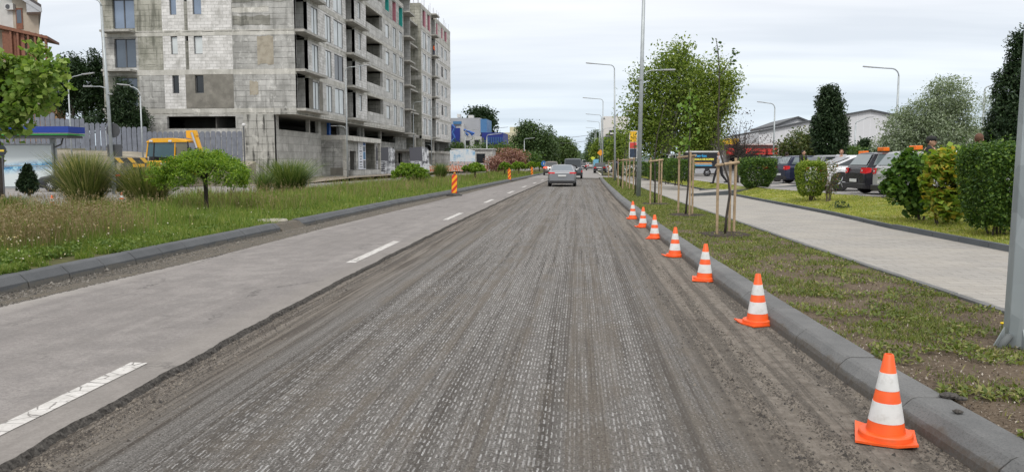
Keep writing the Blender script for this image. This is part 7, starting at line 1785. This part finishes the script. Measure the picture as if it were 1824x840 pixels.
            if style == 'hatch' and not simple: MB().lathe([(0.0, 0), (0.035, 0), (0.03, -0.012)], 12, ((xa*0.35+xb*0.65), -0.015, zc + 0.0), 'Y').build('lamp_lens', V_clear, tl)
        MB().box(-hw*0.9, hw*0.9, -0.05, 0.09, zs + 0.02, zs + 0.20).build('rear_bumper_trim', V_black, t, bevel=0.02)
    pz = plate_z or (0.72 if style in ('sedan', 'coupe') else 0.5)
    MB().box(-0.26, 0.26, -0.06, -0.035, pz - 0.055, pz + 0.055).build('number_plate', V_plate, t)
    if not simple:
        for s in (-1, 1): MB().obox((s*(hw + 0.09), 0.66*Lc, belt + 0.07), (0.2, 0.1, 0.13)).build('wing_mirror', col, t, bevel=0.03)
        for s in (-1, 1):
            MB().obox((s*(hw*0.997), 0.42*Lc, belt - 0.12), (0.02, 0.16, 0.03)).build('door_handle', col if style != 'hatch' else V_black, t)
        for s in (-1, 1): MB().obox((s*hw*0.66, Lc - 0.10, 0.60), (0.36, 0.16, 0.14), ry=0, rz=-s*0.28).build('headlight', V_clear, t, bevel=0.03)
        MB().box(-hw*0.45, hw*0.45, Lc - 0.03, Lc + 0.012, 0.36, 0.56).build('grille', V_black, t)
    if spare:
        o = MB().lathe([(0.05, 0.0), (0.36, 0.0), (0.385, -0.05), (0.385, -0.2), (0.35, -0.24), (0.05, -0.24)], 22, (0.05, -0.01, 0.98), 'Y').build('spare_wheel', V_black, t); MB().lathe([(0.02, -0.242), (0.24, -0.242), (0.24, -0.25), (0.02, -0.25)], 18, (0.05, -0.01, 0.98), 'Y').build('cover_plate', V_rim, o)
    if roofsign:
        b_ = MB().box(-0.24, 0.24, yb + 0.50, yb + 0.72, Hc + 0.05, Hc + 0.19).build('roof_sign', paint('sign_orange', (0.80, 0.17, 0.01), 0.4, 0.08), t, bevel=0.02)
        MB().box(-0.38, 0.38, yb + 0.5, yb + 0.78, Hc + 0.005, Hc + 0.04).build('sign_rack', V_black, b_)
    return t
car('sedan_car', 'grey saloon car driving away in the middle of the milled lane', 'car', (-1.42, 52.0, 0.0), RD(1.2), 4.8, 1.86, 1.43, carpaint('silver_grey', (0.22, 0.23, 0.245)), 'sedan', glass=glassm('rear_glass', (0.12, 0.145, 0.17), 0.1, 0.2, 0.9), wr=0.34, group='vehicles driving away on the road')
car('off_roader', 'boxy dark grey off-roader with spare wheel on its tailgate, ahead of the grey saloon', 'car', (-1.05, 76.5, 0.03), RD(0.5), 4.6, 1.84, 1.93, carpaint('dark_grey', (0.10, 0.11, 0.125)), 'boxy', wr=0.38, spare=True, group='vehicles driving away on the road')
car('suv_car', 'dark brown SUV with lit brake lights in the left lane', 'car', (-3.85, 94, 0.05), RD(3), 4.7, 1.86, 1.66, carpaint('dark_bronze', (0.14, 0.12, 0.105)), 'suv', brake=True, wr=0.36, group='vehicles driving away on the road')
car('distant_car', 'small dark car ahead of the off-roader, partly hidden by it', 'car', (atY(1037, 300, 150).x, 150, 0.05), 0, 4.4, 1.8, 1.5, carpaint('near_black', (0.03, 0.032, 0.036)), 'suv', simple=True, group='vehicles driving away on the road')
car('distant_van', 'white van far up the road near the vanishing point', 'van', (atY(1041, 295, 330).x, 330, 0.05), 0, 5.5, 2.3, 2.6, carpaint('white_paint', (0.6, 0.6, 0.6), 0.3, 0), 'van', simple=True, group='vehicles driving away on the road')
for i, (px, Y_, c_, st, lb) in enumerate(((1049, 230, (0.40, 0.41, 0.42), 'suv', 'pale grey car parked far up the right side of the road'), (1053.5, 175, (0.34, 0.35, 0.36), 'hatch', 'grey car parked behind the pale one on the far right side'), (1055, 165, (0.55, 0.55, 0.56), 'van', 'white delivery van parked by the light-blue panel'))):
    if st == 'van': continue
    car('parked_car', lb, 'car', (atY(px, 300, Y_).x, Y_, 0.05), 0, 4.3, 1.75, 1.5, carpaint('pk%d' % i, c_), st, simple=True, group='cars parked far along the right kerb')
car('parked_car', 'black car parked on the right at the side street corner, number plate showing', 'car', (atY(1068, 300, 113).x, 113, 0.05), RD(-4), 4.3, 1.76, 1.46, carpaint('near_black', (0.03, 0.032, 0.036)), 'suv', group='cars parked far along the right kerb')
car('parked_car', 'white car parked behind the black one at the far corner', 'car', (atY(1080, 300, 118).x, 118, 0.1), RD(-80), 4.2, 1.76, 1.46, carpaint('white_paint', (0.6, 0.6, 0.6), 0.3, 0), 'hatch', simple=True, group='cars parked far along the right kerb')

PK = 'cars parked in a row in the car park on the right'
E_ = -math.pi/2     # facing +x
def pcar(label, px, Yc, z=0.45, **kw):
    q = atY(px, 330, Yc); return car('parked_car', label, 'car', (q.x, Yc, z), E_ + RD(kw.pop('dr', 0)), group=PK, **kw)
c_black = carpaint('gloss_black', (0.018, 0.018, 0.024), 0.2, 0.1)
pcar('black hatchback with bright red tail light and orange roof sign, rear towards the lawn', 1521, 29.8, Lc=4.2, W=1.76, Hc=1.5, col=c_black, style='hatch', glass=V_glassl, roofsign=True, wr=0.33, spokes=5, dr=6)
pcar('white low coupe with large alloy wheels and orange roof sign, between two dark hatchbacks', 1446, 33.4, Lc=4.3, W=1.8, Hc=1.42, col=carpaint('gloss_white', (0.68, 0.69, 0.71), 0.25, 0.0), style='coupe', glass=V_glass, roofsign=True, wr=0.36, spokes=5, dr=5)
pcar('silver hatchback with amber roof sign, mostly hidden by the maple shrubs', 1572, 26.8, Lc=4.2, W=1.74, Hc=1.5, col=carpaint('light_silver', (0.42, 0.43, 0.44)), style='hatch', glass=V_glassl, roofsign=True, dr=5)
pcar('dark blue hatchback with red tail light, behind the man in black', 1388, 44.3, Lc=4.4, W=1.76, Hc=1.5, col=carpaint('dark_blue', (0.018, 0.024, 0.055)), style='hatch', glass=V_glassl, dr=8)
pcar('black car behind the dark clipped bush, its windscreen showing', 1352, 49.5, Lc=4.4, W=1.76, Hc=1.5, col=c_black, style='hatch', glass=V_glassl, dr=6)
pcar('white estate car behind the maple shrubs, only its roof showing', 1660, 23.6, Lc=4.5, W=1.78, Hc=1.5, col=carpaint('gloss_white', (0.68, 0.69, 0.71), 0.25, 0.0), style='hatch', glass=V_glass, dr=5)
pcar('grey car partly hidden between the dark blue hatchback and the white coupe', 1440, 40.5, Lc=4.4, W=1.76, Hc=1.5, col=carpaint('mid_grey', (0.22, 0.23, 0.24)), style='suv', glass=V_glass, dr=6)
q = atY(1178, 300, 73); car('parked_car', 'white car showing above the clipped hedge left of the black trailer', 'car', (q.x, 73, 0.6), RD(-60), 4.3, 1.76, 1.75, carpaint('gloss_white', (0.68, 0.69, 0.71), 0.25, 0.0), 'suv', group=PK)
q = atY(1146, 300, 66); car('parked_car', 'dark blue car between the clipped hedges, right of the tallest lamp post', 'car', (q.x, 66, 0.4), RD(-70), 4.3, 1.76, 1.46, carpaint('dark_blue', (0.018, 0.024, 0.055)), 'hatch', group=PK)
# dark saloon on the left by the shelter: nose to the left
q = gp(70, 341, 0.0); qx = q.x
car('dark_sedan', 'dark grey saloon with bright alloy wheel beside the bus shelter', 'car', (q.x + 4.75, q.y + 0.5, 0.0), RD(90), 4.75, 1.85, 1.42, carpaint('anthracite', (0.035, 0.038, 0.045)), 'sedan', wr=0.35, spokes=9)
q = atY(738, 290, 104); car('parked_car', 'pale silver car behind the site posters at the unfinished building', 'car', (q.x, 104, 0.3), RD(-15), 4.3, 1.76, 1.46, carpaint('light_silver', (0.42, 0.43, 0.44)), 'hatch', simple=True, group='cars at the building site')
q = atY(852, 302, 118); car('parked_car', 'white car seen above the meadow behind the third umbrella tree', 'car', (q.x, 118, 0.0), RD(80), 4.3, 1.76, 1.4, carpaint('white_paint', (0.6, 0.6, 0.6), 0.3, 0), 'sedan', simple=True, group='cars at the building site')

# ------------------------------------------------------------------ black advertising trailer of the driving school
q0, q1 = atY(1222, 270, 66), atY(1281, 270, 66); zt, zb = atY(1250, 269, 66).z, atY(1250, 300, 66).z
t = thing('trailer', 'black advertising trailer with white roof, silver skirt and yellow lettering, behind the stakes', 'trailer', ((q0.x+q1.x)/2, 66, 0.45)); hw = (q1.x-q0.x)/2
z0 = zb - 0.45; z1 = zt - 0.45
MB().box(-hw, hw, 0, 1.9, z0, z1 - 0.12).build('box_body', paint('trailer_black', (0.014, 0.015, 0.018), 0.4, 0.1), t, bevel=0.02)
MB().box(-hw - 0.08, hw + 0.02, -0.05, 1.95, z1 - 0.12, z1).build('roof', W_white, t, bevel=0.02)
sk_ = MB(); sk_.box(-hw*0.9, hw*0.16, -0.06, 0.02, z0 - 0.38, z0 - 0.01); sk_.box(hw*0.44, hw, -0.06, 0.02, z0 - 0.38, z0 - 0.01); sk_.build('skirt', paint('silver_skirt', (0.42, 0.43, 0.45), 0.4, 0.05, metal=0.3), t)
MB().box(-hw*0.95, hw*0.95, 0.1, 1.8, z0 - 0.35, z0 - 0.02).build('chassis', V_black, t)
wheel(t, 0, 0, 0.31, 0.2, 1)
for ch in t.children:
    if ch.name.startswith('wheel'): ch.rotation_euler = (0, 0, -math.pi/2); ch.location = (hw*0.3, 0.02, 0)
def text(body, size, mt_, parent, loc, rot=(math.pi/2, 0, 0), name='lettering', align='CENTER', bold=0.012):
    cu = bpy.data.curves.new(name, 'FONT'); cu.body = body; cu.size = size; cu.align_x = align; cu.extrude = 0.004; cu.offset = bold
    o = bpy.data.objects.new(name, cu); COL.objects.link(o)
    dg = bpy.context.evaluated_depsgraph_get(); dg.update()
    me = bpy.data.meshes.new_from_object(o.evaluated_get(dg)); bpy.data.objects.remove(o)
    me.materials.clear(); me.materials.append(mt_); me.name = name
    o = bpy.data.objects.new(name, me); COL.objects.link(o); o.parent = parent; o.location = loc; o.rotation_euler = rot
    return o
text('Tonelux', 0.29, paint('cyan_letters', (0.03, 0.33, 0.62), 0.5), t, (-0.15, -0.006, z1 - 0.48))
text('SCOALA DE SOFERI', 0.20, paint('yellow_letters', (0.75, 0.68, 0.10), 0.5), t, (0.05, -0.006, z1 - 0.74))
MB().box(-0.75, 0.75, -0.008, 0, z0 + 0.42, z0 + 0.50).build('orange_line', paint('orange_letters', (0.7, 0.32, 0.08), 0.5, 0.5, 9), t); MB().box(-0.8, 0.8, -0.008, 0, z0 + 0.31, z0 + 0.37).build('white_line', V_plate, t); MB().box(-0.75, 0.8, -0.008, 0, z0 + 0.2, z0 + 0.26).build('blue_line', paint('cyan_letters', (0.03, 0.33, 0.62), 0.5), t)

# ------------------------------------------------------------------ yellow backhoe loader behind the umbrella tree
Yd = 49.0
def dp(px, py, dy=0.0): p = atY(px, py, Yd + dy); return p
D_y = paint('digger_yellow', (0.72, 0.36, 0.012), 0.42, 0.1, 4, dirt=(0.5, 0.3, 0.06)); 
t = thing('backhoe_loader', 'yellow backhoe loader with glazed cab, parked behind the large umbrella tree', 'digger', (dp(300, 300).x, Yd, 0.1))
def dbox(name, mt_, px0, px1, py0, py1, dy, dep, parent=None, bevel=0.02):
    a, b = dp(px0, py1, dy), dp(px1, py0, dy); return MB().box(a.x, b.x, Yd + dy, Yd + dy + dep, a.z, b.z).build(name, mt_, parent or t, world=True, bevel=bevel)
rf = MB(); a, b, c, d = dp(262, 252), dp(272, 246.5), dp(310, 246), dp(334, 250.5)
rf.prism([(a.x, Yd-0.1, a.z), (b.x, Yd-0.1, b.z), (c.x, Yd-0.1, c.z), (d.x, Yd-0.1, d.z), (d.x, Yd-0.1, d.z-0.1), (a.x, Yd-0.1, a.z-0.08)], (0, 1.7, 0)); rf.build('cab_roof', D_y, t, world=True, bevel=0.02)
for px0, px1 in ((264, 260), (275, 273), (312, 311), (334, 339)):
    mb = MB(); mb.tube([dp(px0, 252, 0), dp(px1, 288, 0)], 0.045, 6); mb.tube([dp(px0, 252, 1.45), dp(px1, 288, 1.45)], 0.045, 6); mb.build('cab_pillar', D_y if px0 in (264, 312) else V_black, t, world=True)
D_gl = glassm('cab_glass', (0.05, 0.10, 0.115), 0.06, 0.25, 0.9)
gl = MB(); a, b, c, d = dp(276, 253), dp(310, 253), dp(310, 281), dp(275, 279); gl.prism([a, b, c, d], (0, 0.02, 0)); gl.build('side_window', D_gl, t, world=True)
gl = MB(); a, b, c, d = dp(265, 253), dp(274, 253), dp(273, 279), dp(261, 279); gl.prism([a, b, c, d], (0, 0.02, 0)); gl.build('front_window', D_gl, t, world=True)
gl = MB(); a, b, c, d = dp(314, 253), dp(332, 253), dp(336, 284), dp(314, 284); gl.prism([a, b, c, d], (0, 0.02, 0)); gl.build('rear_window', glassm('cab_glass2', (0.14, 0.13, 0.08), 0.06, 0.1, 0.8), t, world=True)
dbox('cab_interior', V_black, 266, 334, 262, 300, 0.6, 0.5); dbox('engine_bonnet', D_y, 264, 300, 286, 312, -0.1, 1.5, bevel=0.1); dbox('front_grille', V_black, 246, 262, 287, 312, 0.1, 1.1, bevel=0.05); dbox('rear_body', D_y, 300, 345, 285, 312, 0.0, 1.5)
mb = MB(); q = dp(286, 330, -0.3)
for px_, r_ in ((322, 0.75), (258, 0.5)):
    q = dp(px_, 300); wm = MB().lathe([(r_*0.5, 0), (r_*0.95, 0), (r_, 0.05), (r_, 0.35), (r_*0.5, 0.4)], 24, (q.x, Yd - 0.35, 0.1 + r_), 'Y').build('wheel', V_tyre, t, world=True)
    MB().lathe([(0.02, 0.03), (r_*0.5, 0.03), (r_*0.5, 0.08), (0.02, 0.08)], 18, (q.x, Yd - 0.35, 0.1 + r_), 'Y').build('rim', D_y, wm, world=True)
bm_ = MB(); P_ = [dp(323, 232), dp(340, 231.5), dp(343, 241), dp(337, 248), dp(324, 245)]; bm_.prism([(p.x, Yd + 0.55, p.z) for p in P_], (0, 0.3, 0)); P_ = [dp(338, 244), dp(343, 243), dp(354, 281), dp(348, 286), dp(342, 270)]; bm_.prism([(p.x, Yd + 0.55, p.z) for p in P_], (0, 0.3, 0)); bm_.build('boom', D_y, t, world=True, bevel=0.02)
mb = MB(); mb.tube([dp(341, 236, 0.45), dp(350, 264, 0.45)], 0.075, 8); mb.build('hydraulic_ram', V_rim, t, world=True); mb = MB(); mb.tube([dp(350, 264, 0.45), dp(356, 284, 0.45)], 0.13, 8); mb.build('ram_cylinder', V_black, t, world=True)
for px_ in (268, 302): dbox('work_light', W_white, px_ - 2.5, px_ + 3, 249.5, 253, -0.16, 0.08)
dbox('loader_arm', D_y, 236, 262, 292, 298, -0.2, 0.2); mb = MB(); P_ = [dp(222, 282), dp(236, 285), dp(240, 300), dp(232, 312), dp(220, 306)]; mb.prism([(p.x, Yd - 0.4, p.z) for p in P_], (0, 2.2, 0)); mb.build('bucket', paint('bucket_steel', (0.10, 0.09, 0.08), 0.7, 0.3), t, world=True)
dbox('badge_plate', W_white, 286, 297, 290, 294, -0.115, 0.01, bevel=0)

# ================================================================== PEOPLE
S_skin = paint('skin', (0.42, 0.24, 0.16), 0.6, 0.06); S_hair = paint('dark_hair', (0.02, 0.014, 0.01), 0.8, 0.3, 20); S_hairb = paint('brown_hair', (0.10, 0.045, 0.025), 0.8, 0.3, 20)
def fcol(nm, c): return paint(nm, c, 0.85, 0.15, 8)
def capsules(mb, segs, n=10):
    for a, b, r0, r1 in segs:
        a, b = Vector(a), Vector(b); d = (b - a).normalized()
        mb.tube([a - d*r0*0.7, a - d*r0*0.3, a, b, b + d*r1*0.3, b + d*r1*0.7], [r0*0.7, r0*0.95, r0, r1, r1*0.95, r1*0.7], n)
def person(label, loc, rz, h=1.75, top=None, legs=None, hair=None, pose='stand', hood=False, group=None, shoes=None, cap=None):
    """faces local -y (towards the camera when rz = 0)"""
    t = thing('person', label, 'person', loc, rz, group); s = h/1.75
    top = top or fcol('black_jacket', (0.015, 0.015, 0.017)); legs = legs or fcol('black_trousers', (0.014, 0.014, 0.018)); shoes = shoes or fcol('black_shoes', (0.02, 0.02, 0.02))
    J = dict(hipL=(-0.10, 0, 0.92), hipR=(0.10, 0, 0.92), kneeL=(-0.11, -0.02, 0.50), kneeR=(0.11, -0.02, 0.50), ankL=(-0.12, 0.02, 0.09), ankR=(0.12, 0.02, 0.09), shL=(-0.19, 0, 1.43), shR=(0.19, 0, 1.43), elL=(-0.25, 0.03, 1.14), elR=(0.25, 0.03, 1.14), wrL=(-0.24, -0.07, 0.90), wrR=(0.24, -0.07, 0.90))
    if pose == 'walk': J.update(kneeL=(-0.10, -0.20, 0.52), ankL=(-0.10, -0.30, 0.11), kneeR=(0.10, 0.10, 0.50), ankR=(0.10, 0.38, 0.16), elL=(-0.24, 0.14, 1.16), wrL=(-0.22, 0.16, 0.92), elR=(0.24, -0.05, 1.15), wrR=(0.22, -0.24, 1.02))
    if pose == 'hands': J.update(elL=(-0.25, -0.05, 1.15), elR=(0.25, -0.05, 1.15), wrL=(-0.08, -0.26, 1.18), wrR=(0.08, -0.26, 1.20))
    J = {k: Vector(v)*s for k, v in J.items()}; c = Vector((0, 0, 0))
    hd = Vector((0, -0.02, 1.62))*s
    def remesh(o, v): md = o.modifiers.new('remesh', 'REMESH'); md.mode = 'VOXEL'; md.voxel_size = v; md.use_smooth_shade = True
    mb = MB()   # body: one continuous skin
    capsules(mb, [(Vector((0, 0, 0.95))*s, Vector((0, 0, 1.38))*s, 0.125*s, 0.14*s), (Vector((0, 0, 1.42))*s, Vector((0, -0.01, 1.56))*s, 0.055*s, 0.052*s)] +
             [(J['hip'+q], J['knee'+q], 0.08*s, 0.05*s) for q in 'LR'] + [(J['knee'+q], J['ank'+q], 0.05*s, 0.034*s) for q in 'LR'] + [(J['sh'+q], J['el'+q], 0.045*s, 0.035*s) for q in 'LR'] + [(J['el'+q], J['wr'+q], 0.035*s, 0.025*s) for q in 'LR'])
    mb.ball(hd, 0.105*s, 14, 10, (0.80, 0.92, 1.12)); mb.ball(hd + Vector((0, -0.045, -0.06))*s, 0.06*s, 10, 8, (0.85, 0.9, 0.9))
    mb.ball(hd + Vector((0, -0.108, -0.018))*s, 0.018*s, 8, 6, (0.8, 1.2, 1.5))
    for q in (-1, 1): mb.ball(hd + Vector((q*0.086, 0.01, -0.015))*s, 0.024*s, 8, 6, (0.5, 0.9, 1.3))
    for q, sg_ in (('L', -1), ('R', 1)):
        w_ = J['wr'+q]; f = (w_ - J['el'+q]).normalized(); sd_ = Vector((1, 0, 0)) if abs(f.x) < 0.8 else Vector((0, 1, 0)); nn = f.cross(sd_).normalized(); sd_ = nn.cross(f)
        mb.ball(w_ + f*0.05*s, 0.042*s, 8, 6, (0.75, 0.8, 1.1))
        for k in range(4): capsules(mb, [(w_ + (f*0.085 + sd_*(k-1.5)*0.021)*s, w_ + (f*(0.13 + (0.012 if k in (1, 2) else 0)) + sd_*(k-1.5)*0.023 + nn*0.02)*s, 0.0105*s, 0.009*s)], 6)
        capsules(mb, [(w_ + (f*0.03 + nn*0.025)*s, w_ + (f*0.075 + nn*0.058)*s, 0.012*s, 0.010*s)], 6)
    o = mb.build('body', S_skin, t); remesh(o, 0.0095)
    mb = MB(); [mb.ball(hd + Vector((q*0.032, -0.088, 0.012))*s, 0.011*s, 8, 6) for q in (-1, 1)]; mb.build('eyes', fcol('eye_dark', (0.02, 0.015, 0.012)), t)
    mb = MB(); mb.ball(hd + Vector((0, -0.096, -0.062))*s, 0.018*s, 8, 6, (1.3, 0.5, 0.4)); mb.build('mouth', fcol('lips', (0.30, 0.10, 0.08)), t)
    mb = MB()   # top
    capsules(mb, [(Vector((0, 0, 0.98))*s, Vector((0, 0.01, 1.20))*s, 0.165*s, 0.15*s), (Vector((0, 0.01, 1.2))*s, Vector((0, 0, 1.36))*s, 0.15*s, 0.165*s), (J['shL'], J['shR'], 0.078*s, 0.078*s), (Vector((0, 0, 1.40))*s, Vector((0, 0.01, 1.50))*s, 0.09*s, 0.065*s)] + [(J['sh'+q], J['el'+q], 0.075*s, 0.06*s) for q in 'LR'] + [(J['el'+q], J['wr'+q], 0.06*s, 0.044*s) for q in 'LR'])
    if hood: mb.ball(Vector((0, 0.09, 1.47))*s, 0.10*s, 10, 8, (1.1, 0.8, 0.7))
    mb.v = [(x_, y_*0.82 if 0.8*s < z_ and abs(x_) < 0.2*s and pose != 'hands' else y_, z_) for x_, y_, z_ in mb.v]
    o = mb.build('jacket', top, t); remesh(o, 0.017)
    mb = MB(); capsules(mb, [(Vector((-0.06, 0, 0.94))*s, Vector((0.06, 0, 0.94))*s, 0.125*s, 0.125*s)] + [(J['hip'+q], J['knee'+q], 0.103*s, 0.072*s) for q in 'LR'] + [(J['knee'+q], J['ank'+q], 0.070*s, 0.055*s) for q in 'LR'])
    o = mb.build('trousers', legs, t); remesh(o, 0.017)
    for q in 'LR':
        a_ = J['ank'+q]; mb = MB(); capsules(mb, [(a_ + Vector((0, 0.03, -0.035))*s, a_ + Vector((0, -0.14, -0.05))*s, 0.048*s, 0.038*s)]); o = mb.build('shoe', shoes, t, smooth=True)
    mb = MB(); mb.ball(hd + Vector((0, 0.022, 0.03))*s, 0.112*s, 14, 10, (0.84, 0.92, 1.0)); 
    mb.v = [(x_, max(y_, hd.y - 0.055*s) if z_ < hd.z + 0.075*s else y_, z_) for x_, y_, z_ in mb.v]
    o = mb.build('hair', hair or S_hair, t, smooth=True)
    if cap: mb = MB(); mb.ball(hd + Vector((0, 0.0, 0.06))*s, 0.118*s, 14, 8, (0.88, 1.0, 0.7)); mb.obox(hd + Vector((0, -0.13, 0.045))*s, (0.14*s, 0.12*s, 0.015)); mb.build('cap', cap, t, smooth=True)
    return t
grey_j = fcol('pale_grey_hoodie', (0.42, 0.43, 0.46)); olive = fcol('olive_jacket', (0.05, 0.06, 0.045)); blue_j = fcol('blue_jacket', (0.04, 0.08, 0.25)); wh_s = fcol('white_trainers', (0.7, 0.7, 0.72)); bl_j = fcol('blue_jeans', (0.05, 0.09, 0.22))
q = gp(1281, 328, 0.44); person('person walking left in a pale grey hooded jacket and black trousers on the small path', (q.x, q.y, 0.44), RD(-75), 1.76, grey_j, pose='walk', hood=True)
q = gp(1322, 322, 0.46); person('person in blue jeans and dark top half hidden behind the nearest stakes and bush', (q.x - 0.15, q.y, 0.45), RD(-30), 1.72, None, bl_j, shoes=wh_s)
q = gp(1411, 326, 0.45); person('dark-haired man in black jacket standing in front of the dark blue hatchback', (q.x, 43.0, 0.45), RD(35), 1.78, pose='hands', shoes=wh_s)
q = atY(1402, 300, 45.2); person('person in black turned away, close behind the man in the black jacket', (q.x, 45.4, 0.45), RD(160), 1.72, shoes=wh_s)
q = atY(1655, 300, 20.6); person('person with dark cap looking right, head above the maple shrubs', (q.x, 20.6, 0.45), RD(60), 1.80, None, cap=fcol('dark_cap', (0.015, 0.015, 0.015)))
q = atY(1741, 300, 20.0); person('person in olive jacket with reddish-brown hair, head above the hedge', (q.x, 20.0, 0.45), RD(150), 1.84, olive, hair=S_hairb)
q = atY(1498, 300, 38); person('brown-haired person whose head shows behind the orange sign of the white coupe', (q.x, 38, 0.45), RD(-20), 1.75, grey_j, hair=S_hairb)
q = gp(1086, 312, 0.14); person('person in blue jacket walking on the far pavement by the last stake frame', (q.x + 0.5, 84, 0.14), RD(180), 1.75, blue_j, pose='walk')
q = atY(1095, 300, 80); person('person in black on the far pavement, right of the person in blue', (q.x, 80, 0.14), RD(200), 1.7)
q = atY(774, 98, 117); w_ = person('worker in orange vest on an upper balcony of the unfinished building', (XF + 0.1, 116.6, lw[4]), RD(90), 1.7, fcol('orange_vest', (0.75, 0.10, 0.01)), fcol('dark_blue_trousers', (0.02, 0.03, 0.07)), hair=S_hairb)
